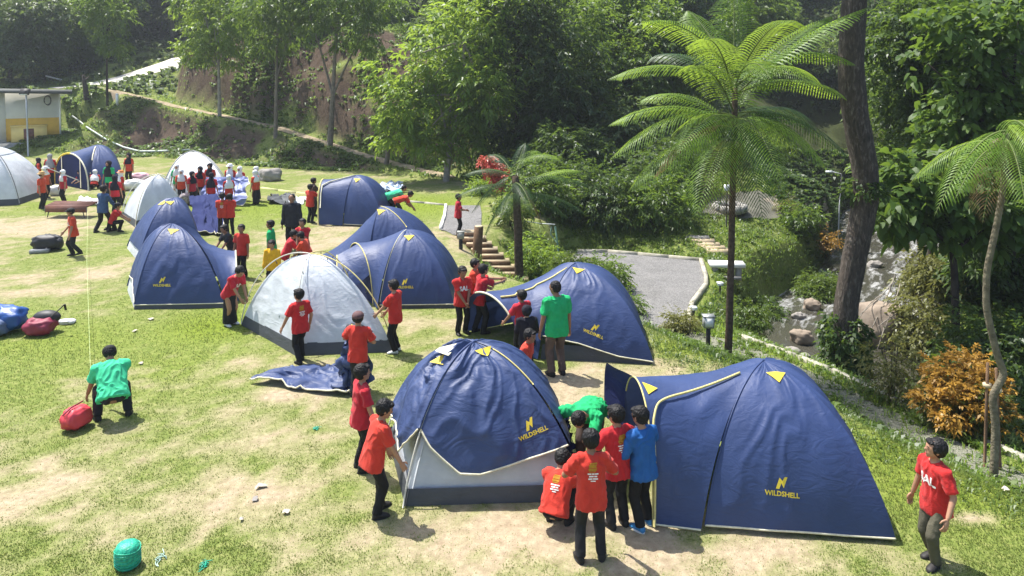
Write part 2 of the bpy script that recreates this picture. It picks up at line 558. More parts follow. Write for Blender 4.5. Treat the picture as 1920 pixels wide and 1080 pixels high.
gx = np.concatenate([np.linspace(-110, -36, 38)[:-1], np.arange(-36, 26, .22), np.linspace(26, 110, 44)])
gy = np.concatenate([np.arange(1.5, 50, .22), np.arange(50, 70, .6), np.linspace(70, 175, 50)])
GX, GY = np.meshgrid(gx, gy)
GP = np.stack([GX.ravel(), GY.ravel()], 1)
GZ = height(GP)
nx, ny = len(gx), len(gy)
i = (np.arange(ny - 1)[:, None] * nx + np.arange(nx - 1)[None]).ravel()
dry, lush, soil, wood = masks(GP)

gm = NT('ground_earth_and_grass')
tc = gm.n('ShaderNodeTexCoord').outputs['Object']
at = gm.n('ShaderNodeAttribute', attribute_name='mask')
sep = gm.n('ShaderNodeSeparateColor')
gm.l(at.outputs['Color'], sep.inputs[0])
a2 = gm.n('ShaderNodeAttribute', attribute_name='wood')
n1 = gm.noise(tc, 1.3, 5, .6); n2 = gm.noise(tc, 9, 5, .65); n3 = gm.noise(tc, 55, 3, .6)
green = gm.ramp(n2.outputs[0], [(.25, (.09, .125, .026)), (.5, (.155, .19, .048)), (.75, (.27, .27, .10))])
lushc = gm.ramp(n2.outputs[0], [(.25, (.09, .135, .015)), (.7, (.20, .25, .03))])
earth = gm.ramp(n2.outputs[0], [(.25, (.25, .185, .12)), (.5, (.34, .27, .18)), (.75, (.44, .37, .25))])
g = gm.mix(sep.outputs[1], green, lushc)
f = gm.math('ADD', sep.outputs[0], gm.math('MULTIPLY', gm.math('SUBTRACT', n3.outputs[0], .5), 1.1))
f = gm.math('ADD', f, gm.math('MULTIPLY', gm.math('SUBTRACT', n1.outputs[0], .5), .5))
fx = gm.n('ShaderNodeMapRange', i_1=.12, i_2=.95); fx.clamp = True
gm.l(f, fx.inputs[0])
g = gm.mix(fx.outputs[0], g, earth)
soilc = gm.ramp(n2.outputs[0], [(.2, (.035, .022, .015)), (.5, (.078, .054, .038)), (.8, (.155, .115, .08))])
g = gm.mix(sep.outputs[2], g, soilc)
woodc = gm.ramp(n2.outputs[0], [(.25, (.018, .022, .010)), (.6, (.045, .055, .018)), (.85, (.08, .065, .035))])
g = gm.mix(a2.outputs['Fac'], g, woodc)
b = gm.n('ShaderNodeBsdfPrincipled')
gm.l(g, b.inputs['Base Color'])
b.inputs['Roughness'].default_value = .95
b.inputs['Specular IOR Level'].default_value = .1
bp = gm.n('ShaderNodeBump'); bp.inputs['Strength'].default_value = .55; bp.inputs['Distance'].default_value = .05
gm.l(gm.math('ADD', gm.math('MULTIPLY', n3.outputs[0], .6), n2.outputs[0]), bp.inputs['Height'])
gm.l(bp.outputs[0], b.inputs['Normal'])
gm.l(b.outputs[0], gm.out.inputs[0])
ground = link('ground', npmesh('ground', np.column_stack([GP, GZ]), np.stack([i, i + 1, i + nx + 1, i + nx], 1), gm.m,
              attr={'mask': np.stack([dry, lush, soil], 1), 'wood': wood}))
tag(ground, kind='structure')

# sheets that follow the ground
def strip(name, L, hw, mat, lift=.03, n=5, step=.5, jit=0.0, kind='structure', ends=1.0):
    L = np.asarray(L, float)[:, :2]
    s = np.concatenate([[0], np.cumsum(np.linalg.norm(np.diff(L, axis=0), axis=1))])
    u = np.arange(0, s[-1], step)
    C = np.stack([np.interp(u, s, L[:, 0]), np.interp(u, s, L[:, 1])], 1)
    for _ in range(3):
        C[1:-1] = (C[:-2] + C[1:-1] * 2 + C[2:]) / 4
    T = np.gradient(C, axis=0); T /= np.linalg.norm(T, axis=1)[:, None]
    N = np.stack([-T[:, 1], T[:, 0]], 1)
    v = np.linspace(-1, 1, n)
    w = hw * (1 + jit * (fbm(C * 1.5, 2) - .5) * 2)
    P = C[:, None] + N[:, None] * (v[None, :, None] * w[:, None, None])
    Q = P.reshape(-1, 2)
    z = height(Q) + lift
    k = len(C)
    i = (np.arange(k - 1)[:, None] * n + np.arange(n - 1)[None]).ravel()
    o = link(name, npmesh(name, np.column_stack([Q, z]), np.stack([i, i + n, i + n + 1, i + 1], 1), mat))
    return tag(o, kind=kind), C, N

def gravelmat(name, c0, c1, sc=38.0, bump=.8):
    m = NT(name)
    tc = m.n('ShaderNodeTexCoord').outputs['Object']
    v = m.n('ShaderNodeTexVoronoi'); v.inputs['Scale'].default_value = sc
    m.l(tc, v.inputs['Vector'])
    nz = m.noise(tc, 1.5, 4)
    c = m.ramp(m.math('ADD', m.math('MULTIPLY', v.outputs['Color'], .6), m.math('MULTIPLY', nz.outputs[0], .4)), [(.15, c0), (.85, c1)])
    b = m.n('ShaderNodeBsdfPrincipled'); m.l(c, b.inputs['Base Color'])
    b.inputs['Roughness'].default_value = .9
    bp = m.n('ShaderNodeBump'); bp.inputs['Strength'].default_value = bump; bp.inputs['Distance'].default_value = .03
    m.l(v.outputs['Distance'], bp.inputs['Height']); m.l(bp.outputs[0], b.inputs['Normal'])
    m.l(b.outputs[0], m.out.inputs[0])
    return m.m
M_gravel = gravelmat('grey_gravel', (.085, .083, .08), (.27, .26, .25))
M_path = simple('trodden_earth', (.30, .24, .16), .95, .35, 3, .1, bump=.4, bscale=20)
M_conc = simple('concrete', (.30, .285, .26), .85, .2, 4, .2, bump=.25, bscale=30)
M_pale = simple('pale_concrete_road', (.60, .55, .48), .9, .15, 2, .15, bump=.2, bscale=15)

def polysheet(name, A, z, mat, step=.35):
    x0, y0 = A.min(0); x1, y1 = A.max(0)
    bm = bmesh.new()
    vs = [bm.verts.new((x, y, z)) for x, y in A]
    bm.faces.new(vs)
    me = bpy.data.meshes.new(name); 
    bmesh.ops.triangulate(bm, faces=bm.faces[:])
    bm.normal_update()
    if bm.faces[0].normal.z < 0:
        bmesh.ops.reverse_faces(bm, faces=bm.faces[:])
    bm.to_mesh(me); bm.free()
    me.materials.append(mat)
    return tag(link(name, me), kind='structure')
def polysheet_h(name, A, mat, lift=.02, step=.25):
    x0, y0 = A.min(0); x1, y1 = A.max(0)
    xs, ys = np.arange(x0, x1 + step, step), np.arange(y0, y1 + step, step)
    X, Y = np.meshgrid(xs, ys); P = np.stack([X.ravel(), Y.ravel()], 1)
    Q = P.copy()
    d, k, t = seg_dist(P, A, True)
    cl = np.concatenate([A, A[:1]])
    snap = (~inside(P, A)) & (d < step * 1.2)
    Q[snap] = (cl[k] + t[:, None] * (cl[k + 1] - cl[k]))[snap]
    ok = inside(P, A) | snap
    n = len(xs)
    i = (np.arange(len(ys) - 1)[:, None] * n + np.arange(n - 1)[None]).ravel()
    q = np.stack([i, i + 1, i + n + 1, i + n], 1)
    q = q[ok[q].all(1)]
    return tag(link(name, npmesh(name, np.column_stack([Q, height(Q) + lift]), q, mat)), kind='structure')

polysheet_h('gravel_court', COURT, M_gravel, .03)
UPPER = np.array([tuple(W(px, py))[:2] for px, py in ((826, 432), (838, 386), (900, 386), (903, 400), (902, 430), (900, 437), (872, 437))])
polysheet_h('gravel_path', UPPER, M_gravel, .03)
strip('lower_path', LOWPATH, .33, gravelmat('mossy_gravel', (.09, .10, .055), (.25, .24, .19)), .03, 5, .4)
strip('footpath', PATH, .42, M_path, .03, 5, .5, .4)
strip('concrete_road', ROAD, 1.25, M_pale, .04, 5, .8)
plat = np.array([tuple(W(px, py, z))[:2] for px, py, z in ((1315, 399, -.5), (1332, 382, -.5), (1420, 370, -.45), (1470, 374, -.45), (1462, 392, -.55), (1400, 401, -.6))])
polysheet_h('stone_terrace', plat, simple('terrace_stone', (.12, .115, .09), .9, .3, 2, .15, bump=.4, bscale=12), .05)
TROAD = np.array([tuple(W(px, py, z)) for px, py, z in ((1455, 382, -.5), (1500, 371, -.42), (1545, 360, -.3), (1600, 350, -.22), (1680, 345, -.2))])
strip('terrace_road', TROAD, .7, simple('tan_road', (.26, .22, .17), .9, .25, 2, .15, bump=.4, bscale=12), .05)

def kerb(L, h, w, label, group, name='kerb', step=1.0, mat=None, lift=0.0, zs=None):
    """one run of kerb, with its stones as parts"""
    L = np.asarray(L, float)
    s = np.concatenate([[0], np.cumsum(np.linalg.norm(np.diff(L[:, :2], axis=0), axis=1))])
    nseg = max(1, int(round(s[-1] / step)))
    u = np.linspace(0, s[-1], nseg + 1)
    C = np.stack([np.interp(u, s, L[:, 0]), np.interp(u, s, L[:, 1])], 1)
    z = height(C)
    root = thing(name, (C[0, 0], C[0, 1], z[0]), label, 'kerb', group)
    for k in range(nseg):
        a = Vector((*C[k], z[k])); c = Vector((*C[k + 1], z[k + 1]))
        d = c - a
        m = MB().box(((a.x + c.x) / 2 - C[0, 0], (a.y + c.y) / 2 - C[0, 1], (a.z + c.z) / 2 - z[0] + h / 2 - .04 + lift), (d.length - .012, w, h + .08), math.atan2(d.y, d.x), 0, -math.atan2(d.z, math.hypot(d.x, d.y)))
        m.build('kerb_stone', mat or M_kerb, root, smooth=False)
    return root
M_kerb = simple('weathered_kerb', (.38, .355, .28), .85, .3, 5, .2, bump=.3)
def offs(L, d):
    L = np.asarray(L, float)[:, :2]
    T = np.gradient(L, axis=0); T /= np.linalg.norm(T, axis=1)[:, None]
    return L + np.stack([-T[:, 1], T[:, 0]], 1) * d
kerb(offs(LOWPATH, .72)[1:], .1, .1, 'pale kerb along the gravel path on the river side', 'kerbs')
kerb(offs(LOWPATH, -.72)[1:-1], .08, .1, 'pale kerb along the gravel path on the lawn side', 'kerbs')
kerb(COURT[[0, 1, 2]], .12, .1, 'straight concrete kerb behind the grey gravel court', 'kerbs')
kerb(COURT[[2, 3, 4, 5]], .14, .12, 'bent concrete kerb at the river end of the gravel court', 'kerbs')
kerb([W(826, 430), W(834, 405), W(836, 386)], .1, .1, 'short white kerb between the lawn and the upper gravel path', 'kerbs', mat=simple('white_kerb', (.7, .68, .62), .8, .1))
kerb([W(690, 370), W(760, 378), W(836, 385)], .06, .09, 'low kerb at the shaded far edge of the lawn', 'kerbs')
kerb([W(490, 353), W(560, 362), W(592, 366)], .06, .09, 'yellowish kerb in the grass beside the grey boulder', 'kerbs', mat=simple('yellow_kerb', (.55, .52, .25), .8, .15))

# river
wm = NT('river_water')
tc = wm.n('ShaderNodeTexCoord').outputs['Object']
fl = wm.n('ShaderNodeAttribute', attribute_name='flow')
mp = wm.n('ShaderNodeMapping'); mp.inputs['Scale'].default_value = (.45, 1.5, 1)
wm.l(fl.outputs['Vector'], mp.inputs[0])
r1 = wm.noise(mp.outputs[0], 1.5, 6, .6, .8); r2 = wm.noise(mp.outputs[0], 6, 3, .6, .5)
fo = wm.n('ShaderNodeAttribute', attribute_name='foam')
ff = wm.math('ADD', wm.math('MULTIPLY', r1.outputs[0], .75), wm.math('ADD', wm.math('MULTIPLY', r2.outputs[0], .25), fo.outputs['Fac']))
fm = wm.n('ShaderNodeMapRange', i_1=.69, i_2=.90); fm.clamp = True
wm.l(ff, fm.inputs[0])
c = wm.mix(fm.outputs[0], (.055, .052, .04), (.52, .52, .52))
b = wm.n('ShaderNodeBsdfPrincipled'); wm.l(c, b.inputs['Base Color'])
wm.l(wm.math('ADD', .08, wm.math('MULTIPLY', fm.outputs[0], .5)), b.inputs['Roughness'])
bp = wm.n('ShaderNodeBump'); bp.inputs['Strength'].default_value = .7; bp.inputs['Distance'].default_value = .12
wm.l(wm.math('ADD', r1.outputs[0], wm.math('MULTIPLY', r2.outputs[0], .35)), bp.inputs['Height']); wm.l(bp.outputs[0], b.inputs['Normal'])
wm.l(b.outputs[0], wm.out.inputs[0])
s = np.concatenate([[0], np.cumsum(np.linalg.norm(np.diff(RIVER, axis=0), axis=1))])
u = np.arange(0, s[-1], .3)
C = np.stack([np.interp(u, s, RIVER[:, 0]), np.interp(u, s, RIVER[:, 1])], 1)
for _ in range(12): C[1:-1] = (C[:-2] + 2 * C[1:-1] + C[2:]) / 4
T = np.gradient(C, axis=0); T /= np.linalg.norm(T, axis=1)[:, None]
N = np.stack([-T[:, 1], T[:, 0]], 1)
v = np.linspace(-1, 1, 17)
Q = (C[:, None] + N[:, None] * v[None, :, None] * 3.6).reshape(-1, 2)
zz = RIVER_Z + (fbm(Q * 1.4, 3) - .5) * .12 * smooth01((Q[:, 1] - 20) / 4)
foam = .19 * smooth01((Q[:, 1] - 21.5) / 3) - .2 * smooth01((21 - Q[:, 1]) / 2)
k, n = len(C), 17
i = (np.arange(k - 1)[:, None] * n + np.arange(n - 1)[None]).ravel()
river = link('river', npmesh('river', np.column_stack([Q, zz]), np.stack([i, i + n, i + n + 1, i + 1], 1), wm.m, attr={'foam': foam, 'flow': np.column_stack([np.repeat(u, 17), np.tile(v * 3.6, len(C)), np.zeros(len(C) * 17)])}))
tag(river, kind='structure')
# ------------------------------------------------------------------ tents
def fabric(name, col, rough=.45, spec=.45, trans=.12, sc=1.0, bump=.22, sheen=.0):
    m = NT(name)
    tc = m.n('ShaderNodeTexCoord').outputs['Object']
    oi = m.n('ShaderNodeObjectInfo')
    ad = m.n('ShaderNodeVectorMath', operation='ADD'); m.l(tc, ad.inputs[0]); m.l(oi.outputs['Location'], ad.inputs[1])
    nz = m.noise(ad.outputs[0], 2.5, 4)
    c = m.ramp(nz.outputs[0], [(.3, tuple(x * .88 for x in col)), (.7, tuple(x * 1.1 for x in col))])
    b = m.n('ShaderNodeBsdfPrincipled'); m.l(c, b.inputs['Base Color'])
    b.inputs['Roughness'].default_value = rough
    b.inputs['Specular IOR Level'].default_value = spec
    b.inputs['Sheen Weight'].default_value = sheen
    mp = m.n('ShaderNodeMapping'); mp.inputs['Scale'].default_value = (1.0, 1.0, 2.2); mp.inputs['Rotation'].default_value = (.4, .5, .3)
    m.l(ad.outputs[0], mp.inputs[0])
    w1 = m.noise(mp.outputs[0], 3.2 * sc, 4, .5, 1.2)
    rg = m.math('ABSOLUTE', m.math('SUBTRACT', w1.outputs[0], .5))
    w2 = m.noise(ad.outputs[0], 9 * sc, 3, .5, 1.0)
    bp = m.n('ShaderNodeBump'); bp.inputs['Strength'].default_value = bump; bp.inputs['Distance'].default_value = .05
    m.l(m.math('ADD', m.math('MULTIPLY', rg, 1.4), m.math('MULTIPLY', w2.outputs[0], .3)), bp.inputs['Height'])
    m.l(bp.outputs[0], b.inputs['Normal'])
    tr = m.n('ShaderNodeBsdfTranslucent'); m.l(c, tr.inputs[0])
    mx = m.n('ShaderNodeMixShader'); mx.inputs[0].default_value = trans
    m.l(b.outputs[0], mx.inputs[1]); m.l(tr.outputs[0], mx.inputs[2]); m.l(mx.outputs[0], m.out.inputs[0])
    return m.m
M_navy = fabric('navy_fly_fabric', (.034, .058, .155), .52, .38, .10)
M_navy2 = fabric('crumpled_navy_fabric', (.038, .062, .155), .52, .38, .10, .55, .45)
M_navyin = fabric('dark_navy_lining', (.022, .03, .10), .85, .12, .05)
M_grey = fabric('light_grey_fabric', (.60, .63, .66), .5, .35, .22)
M_white = fabric('pale_tent_fabric', (.72, .74, .77), .5, .35, .22)
M_base = fabric('dark_grey_groundsheet', (.06, .065, .075), .55, .35, .02)
M_pipe = simple('yellow_piping', (.56, .48, .19), .6, .15, 20)
M_cream = simple('cream_piping', (.62, .58, .42), .6, .15, 20)
M_yel = simple('yellow_cloth', (.72, .55, .06), .6, .15, 12, trans=.15)
M_print = simple('yellow_print', (.75, .56, .05), .55, .05, 12)
M_pole = simple('pale_fibre_pole', (.62, .60, .52), .45, .1, 12)
M_dpole = simple('grey_fibre_pole', (.22, .22, .22), .4, .1, 12)

def text_polys(body, size=1.0, bold=.012):
    cu = bpy.data.curves.new('lettering', 'FONT')
    cu.body = body; cu.align_x = 'CENTER'; cu.size = size; cu.offset = bold; cu.resolution_u = 2
    o = bpy.data.objects.new('lettering', cu); COL.objects.link(o)
    dg = bpy.context.evaluated_depsgraph_get()
    me = bpy.data.meshes.new_from_object(o.evaluated_get(dg))
    V = np.array([v.co[:] for v in me.vertices]); me.calc_loop_triangles()
    T = np.array([t.vertices[:] for t in me.loop_triangles])
    bpy.data.objects.remove(o); bpy.data.curves.remove(cu); bpy.data.meshes.remove(me)
    return V[:, :2], T
def subdiv2(V, T, it=1):
    for _ in range(it):
        e = {}; V = list(map(tuple, V)); out = []
        def mid(a, b):
            k = (min(a, b), max(a, b))
            if k not in e:
                e[k] = len(V); V.append(((V[a][0] + V[b][0]) / 2, (V[a][1] + V[b][1]) / 2))
            return e[k]
        for a, b, c in T:
            x, y, z = mid(a, b), mid(b, c), mid(c, a)
            out += [(a, x, z), (x, b, y), (z, y, c), (x, y, z)]
        V, T = np.array(V), np.array(out)
    return V, T
TXT_W = text_polys('WILDSHELL', 1.0, .03)
wmin, wmax = TXT_W[0].min(0), TXT_W[0].max(0)
TXT_W = ((TXT_W[0] - [(wmin[0] + wmax[0]) / 2, wmin[1]]) / (wmax[0] - wmin[0]), TXT_W[1])
# the mark: two slanted strokes joined like a bolt
MARK_V = np.array([(-.23, 0), (-.11, 0), (-.02, .22), (-.02, .36), (-.08, .36), (.0, .36), (.10, .10), (.02, .10), (.23, .36), (.11, .12), (.18, .40)])
MARK = (np.array([(-.20, .0), (-.09, .0), (-.045, .12), (.0, .0), (-.075, .27), (-.02, .40), (.07, .40), (.0, .0), (.20, .40), (.09, .40), (.03, .24), (.055, .13), (.10, .0), (.0, .0)]), None)
MARK_T = [np.array([(-.20, 0), (-.10, 0), (.0, .22), (-.06, .36)]), np.array([(-.06, .36), (.0, .22), (.06, .12), (.02, .28)]), np.array([(.02, .28), (.06, .12), (.20, .40), (.10, .40)]),
          np.array([(-.06, .36), (.02, .28), (.0, .22), (-.02, .20)])]

def arc(corner, apex, t, k=.5):
    """the pole from a ground corner (t=0) to the apex (t=1)"""
    ph = np.asarray(t) * np.pi / 2
    h = (1 - np.cos(ph)) * k + np.asarray(t) * (1 - k)
    c, a = np.asarray(corner), np.asarray(apex)
    xy = c[None, :2] + h[:, None] * (a[:2] - c[:2])[None]
    z = c[2] + (a[2] - c[2]) * np.sin(ph) ** .92
    return np.column_stack([xy, z])

def wrinkle(V, s, t, amp, seed, ang=.6, fr=7.0):
    """folds running slantwise across a panel; returns the displacement"""
    u = s * math.cos(ang) * fr + t * math.sin(ang) * fr
    v = -s * math.sin(ang) * 1.6 + t * math.cos(ang) * 1.6
    w = fbm(np.stack([s * 3 + seed, t * 3], -1), 2)
    a = 1 - np.abs(2 * vnoise(np.stack([u + w * 2.5, v + seed * 3.1], -1)) - 1)
    b = 1 - np.abs(2 * vnoise(np.stack([u * 2.1 + w * 3, v * 1.7 + seed * 7.7], -1)) - 1)
    c = fbm(np.stack([s * 2.2 + seed * 5, t * 2.2], -1), 2)
    return amp * (a ** 3 * 1.2 + b ** 3 * .55 + (c - .5) * 1.6 - .35)

def grid_normals(P):
    ds = np.gradient(P, axis=1); dt = np.gradient(P, axis=0)
    n = np.cross(ds, dt)
    return n / (np.linalg.norm(n, axis=-1, keepdims=True) + 1e-9)

def grid_faces(nt, ns):
    i = (np.arange(nt - 1)[:, None] * ns + np.arange(ns - 1)[None]).ravel()
    return np.stack([i, i + 1, i + ns + 1, i + ns], 1)

class Tent:
    def __init__(s, name, label, corners, apex, group='dome tents', det=1.0, k=.5):
        s.k = k
        corners = [tuple(c if isinstance(c, Vector) else RM(*c[:2]))[:2] for c in corners]
        s.c = [np.array((*c, hz(*c))) for c in corners]
        s.apex = np.array(tuple(apex if isinstance(apex, Vector) else RMZ(*apex)))
        s.mid = sum(s.c) / 4
        s.root = thing(name, tuple(s.mid), label, 'tent', group)
        s.det = det
        s.bvh = []
        s.seed = float(R.rand() * 40)
    def out(s, P):
        d = P - np.array([s.mid[0], s.mid[1], s.mid[2] + .4])
        return d
    def add(s, name, P, mat, wr=0, ang=.6, fr=7.0, base_fix=True, st=None):
        """a fabric patch from a grid of world points (rows upward)"""
        nt, ns = P.shape[:2]
        N = grid_normals(P)
        if (N * s.out(P)).sum() < 0:
            N = -N
        if wr:
            t, q = np.meshgrid(np.linspace(0, 1, nt), np.linspace(0, 1, ns), indexing='ij')
            s.seed += 3.3
            d = wrinkle(P, q * (ns / nt), t, wr, s.seed, ang, fr)
            edge = np.minimum(1, np.minimum(q, 1 - q) * 7) * np.minimum(1, (1 - t) * 8) * np.minimum(1, .5 + t * 8)
            P = P + N * (d * edge)[..., None]
        F_ = grid_faces(nt, ns)
        o = link(name, npmesh(name, P.reshape(-1, 3) - s.mid, F_, mat), s.root)
        bt = BVHTree.FromPolygons([Vector(p) for p in P.reshape(-1, 3)], F_.tolist())
        return o, P, N, bt
    def panel(s, a, b, mat=None, t0=0.02, t1=1.0, hem=None, wr=.012, name='fly_panel', scale=1.0, ang=.6, fr=7.0, off=0.0, k=None, bulge=0.05, n=None):
        k = s.k if k is None else k
        nt, ns = n or (int(34 * s.det), int(44 * s.det))
        t = np.linspace(0, 1, nt)
        q = np.linspace(0, 1, ns)
        ca = s.mid + (s.c[a] - s.mid) * [scale, scale, 1]; cb = s.mid + (s.c[b] - s.mid) * [scale, scale, 1]
        ap = s.apex + [0, 0, off]
        lo = np.interp(q, *zip(*hem)) if hem else np.full(ns, t0)
        TT = lo[None] + (t1 - lo[None]) * t[:, None]
        A = arc(ca, ap, TT.ravel(), k).reshape(nt, ns, 3)
        B = arc(cb, ap, TT.ravel(), k).reshape(nt, ns, 3)
        P = A * (1 - q)[None, :, None] + B * q[None, :, None]
        m = (4 * q * (1 - q))[None] * np.sin(TT * np.pi) * bulge
        d = (ca + cb) / 2 - s.mid; d[2] = 0; d /= np.linalg.norm(d)
        P = P + m[..., None] * d
        if off: P[..., :2] += d[:2] * off
        return s.add(name, P, mat or M_navy, wr, ang, fr)
    def tube(s, name, pts, r, mat, parent=None, n=6):
        return MB().tube(np.asarray(pts) - s.mid, r, n).build(name, mat, parent or s.root)
    def hem(s, P, N, mat=None, r=.012, row=0, name='hem'):
        return s.tube(name, P[row] + N[row] * .004, r, mat or M_pipe)
    def hoop(s, f0, f1, h, n=33, lean=(0, 0), pw=.62):
        q = np.linspace(0, 1, n)
        if not isinstance(f0, Vector):
            h = RMZ((f0[0] + f1[0]) / 2, (f0[1] + f1[1]) / 2, h).z
            f0, f1 = RM(*f0), RM(*f1)
        f0, f1 = np.array((f0[0], f0[1], hz(*f0[:2]))), np.array((f1[0], f1[1], hz(*f1[:2])))
        x = (1 - np.cos(q * np.pi)) / 2
        x = x * .75 + q * .25
        zz = np.sin(q * np.pi).clip(0) ** pw
        H = f0[None] + (f1 - f0)[None] * x[:, None]
        H[:, 2] += h * zz
        H[:, :2] += np.array(lean)[None] * zz[:, None]
        return H
    def vest(s, a, b, H, mat=None, sag=.12, wr=.012, ang=1.3, fr=6, n=18, name='vestibule_panel', scale=1.04, k=None, side=None, cut=1.0):
        """ruled fabric from the two poles at corners a and b to a hoop of points H"""
        k = s.k if k is None else k
        ns = len(H)
        q = np.linspace(0, 1, ns)
        ca = s.mid + (s.c[a] - s.mid) * [scale, scale, 1]; cb = s.mid + (s.c[b] - s.mid) * [scale, scale, 1]
        A = arc(ca, s.apex, np.clip(q * 2, 0, 1), k); B = arc(cb, s.apex, np.clip((1 - q) * 2, 0, 1), k)
        Pp = np.where((q <= .5)[:, None], A, B)
        r = np.linspace(0, 1, n)
        P = Pp[None] * (1 - r)[:, None, None] + H[None] * r[:, None, None]
        hgt_ = np.sin(q * np.pi) ** .6
        P[..., 2] -= sag * (4 * r * (1 - r))[:, None] * hgt_[None]
        g = s.mid[2] + .03
        P[..., 2] = np.maximum(P[..., 2], g)
        res = []
        h = ns // 2
        for nm, sl in (('a', slice(0, h + 1)), ('b', slice(h, ns))):
            if side and nm not in side: continue
            res.append(s.add(name, P[:, sl].copy(), mat or M_navy, wr, ang, fr))
        return res, P, Pp
    def door(s, H, mat=None, name='doorway_panel', inset=.03, n=12):
        base = H[[0, -1]].mean(0)
        r = np.linspace(0, 1, n)
        ns = len(H)
        q = np.linspace(0, 1, ns)
        foot = H[0][None] + (H[-1] - H[0])[None] * ((1 - np.cos(q * np.pi)) / 2 * .75 + q * .25)[:, None]
        P = foot[None] * (1 - r)[:, None, None] + H[None] * r[:, None, None] * 1.0
        P[..., 2] -= .01
        return s.add(name, P, mat or M_navyin, .008, 1.2, 5)
    def seam(s, a, mat=None, t0=.03, r=.011, scale=1.0, name='seam', lift=.004, k=None, t1=1.0):
        k = s.k if k is None else k
        c = s.mid + (s.c[a] - s.mid) * [scale, scale, 1]
        P = arc(c, s.apex, np.linspace(t0, t1, 30), k)
        P[:, 2] += lift
        return s.tube(name, P, r, mat or M_navy)
    def decal(s, grid, name, V2, T, size, s0, t0, mat, lift=.012, rot=0.0, uv_up=True):
        """flat print laid on a panel at panel place (s0, t0)"""
        o, P, N, bt = grid
        nt, ns = P.shape[:2]
        i, j = int(t0 * (nt - 1)), int(s0 * (ns - 1))
        nn = Vector(N[i, j]); c = Vector(P[i, j])
        e1 = Vector(P[i, min(j + 2, ns - 1)] - P[i, max(j - 2, 0)]); e1 -= nn * e1.dot(nn); e1.normalize()
        e2 = nn.cross(e1); 
        if e2.z < 0: e2 = -e2
        # readable from outside
        if e1.cross(e2).dot(nn) < 0: e1 = -e1
        cr, sr = math.cos(rot), math.sin(rot)
        out = []
        for x, y in V2:
            X, Y = (x * cr - y * sr) * size, (x * sr + y * cr) * size
            p = c + e1 * X + e2 * Y
            h = bt.ray_cast(p + nn * .5, -nn, 1.2)
            q = h[0] if h[0] is not None else p
            out.append(q + nn * lift)
        V = np.array([tuple(v) for v in out]) - s.mid
        return link(name, npmesh(name, V, np.asarray(T), mat, False), s.root)
    def logo(s, grid, s0, t0, w, rot=0.0):
        V, T = subdiv2(*TXT_W, 1)
        s.decal(grid, 'lettering', V, T, w, s0, t0, M_print, rot=rot)
        vs, qs = [], []
        mk = [np.array([(-.20, .22), (-.09, .22), (-.02, .40), (-.08, .56)]), np.array([(-.08, .56), (-.02, .40), (.05, .26), (.01, .47)]), np.array([(.01, .47), (.05, .26), (.17, .60), (.08, .60)])]
        for k, q in enumerate(mk):
            vs.append(q); qs.append([4 * k, 4 * k + 1, 4 * k + 2, 4 * k + 3])
        s.decal(grid, 'bolt_mark', np.concatenate(vs), np.array(qs), w * .9, s0, t0, M_print, rot=rot)
    def vent(s, grid, s0, t0, w=.26, rot=0.0, pop=.05, mat=None):
        """triangular yellow vent, its upper edge propped away from the fly"""
        V2 = np.array([(-.5, .28), (0, .30), (.5, .28), (-.25, -.06), (.25, -.06), (0, -.42)])
        o = s.decal(grid, 'vent', V2, np.array([(0, 3, 1), (3, 4, 1), (1, 4, 2), (3, 5, 4)]), w, s0, t0, mat or M_yel, .014, rot)
        return o

# --- the tent with a grey inner showing under a crumpled navy fly, in front
t = Tent('dome_tent', 'dome tent with a crumpled navy fly half pulled down over its light grey inner', [(-1.42, 8.42), (0.98, 8.55), (0.78, 10.7), (-1.95, 10.3)], (-.52, 9.7, 1.80), det=1.6, k=.38)
for a, b in ((0, 1), (1, 2), (2, 3), (3, 0)):
    g = t.panel(a, b, M_grey, .0, .8, None, .006, 'inner_panel', .97, off=-.05, n=(24, 30))
    s0 = t.panel(a, b, M_base, .0, .065, None, .006, 'groundsheet_band', 1.0, off=-.03, n=(6, 30))
for a in (0, 3):
    t.tube('tent_pole', arc(t.c[a], t.apex, np.linspace(0, 1, 30)) + [0, 0, .0], .011, M_pole)
g1 = t.panel(0, 1, M_navy2, hem=[(0, .33), (.10, .25), (.30, .135), (.42, .13), (.7, .185), (1, .24)], wr=.05, scale=1.03, ang=-.75, fr=4.2, off=.02, bulge=.06)
g2 = t.panel(3, 0, M_navy2, hem=[(0, .16), (.45, .2), (.75, .16), (1, .33)], wr=.075, scale=1.05, ang=.9, fr=5.5, off=.02, bulge=.07)
g3 = t.panel(1, 2, M_navy2, hem=[(0, .24), (1, .15)], wr=.02, scale=1.04, ang=.9, fr=5, off=.02)
g4 = t.panel(2, 3, M_navy2, hem=[(0, .15), (1, .16)], wr=.02, scale=1.04, ang=.9, fr=5, off=.02)
for g in (g1, g2): t.hem(g[1], g[2], M_cream, .013)
t.seam(0, M_navy2, .33, .016, 1.05, lift=.03)
t.seam(1, M_pipe, .55, .010, 1.05, 'piping', .03, t1=.86)
t.vent(g1, .66, .80, .24, .12)
t.vent(g2, .70, .64, .26, -.3)
t.logo(g1, .80, .13, .40, .10)
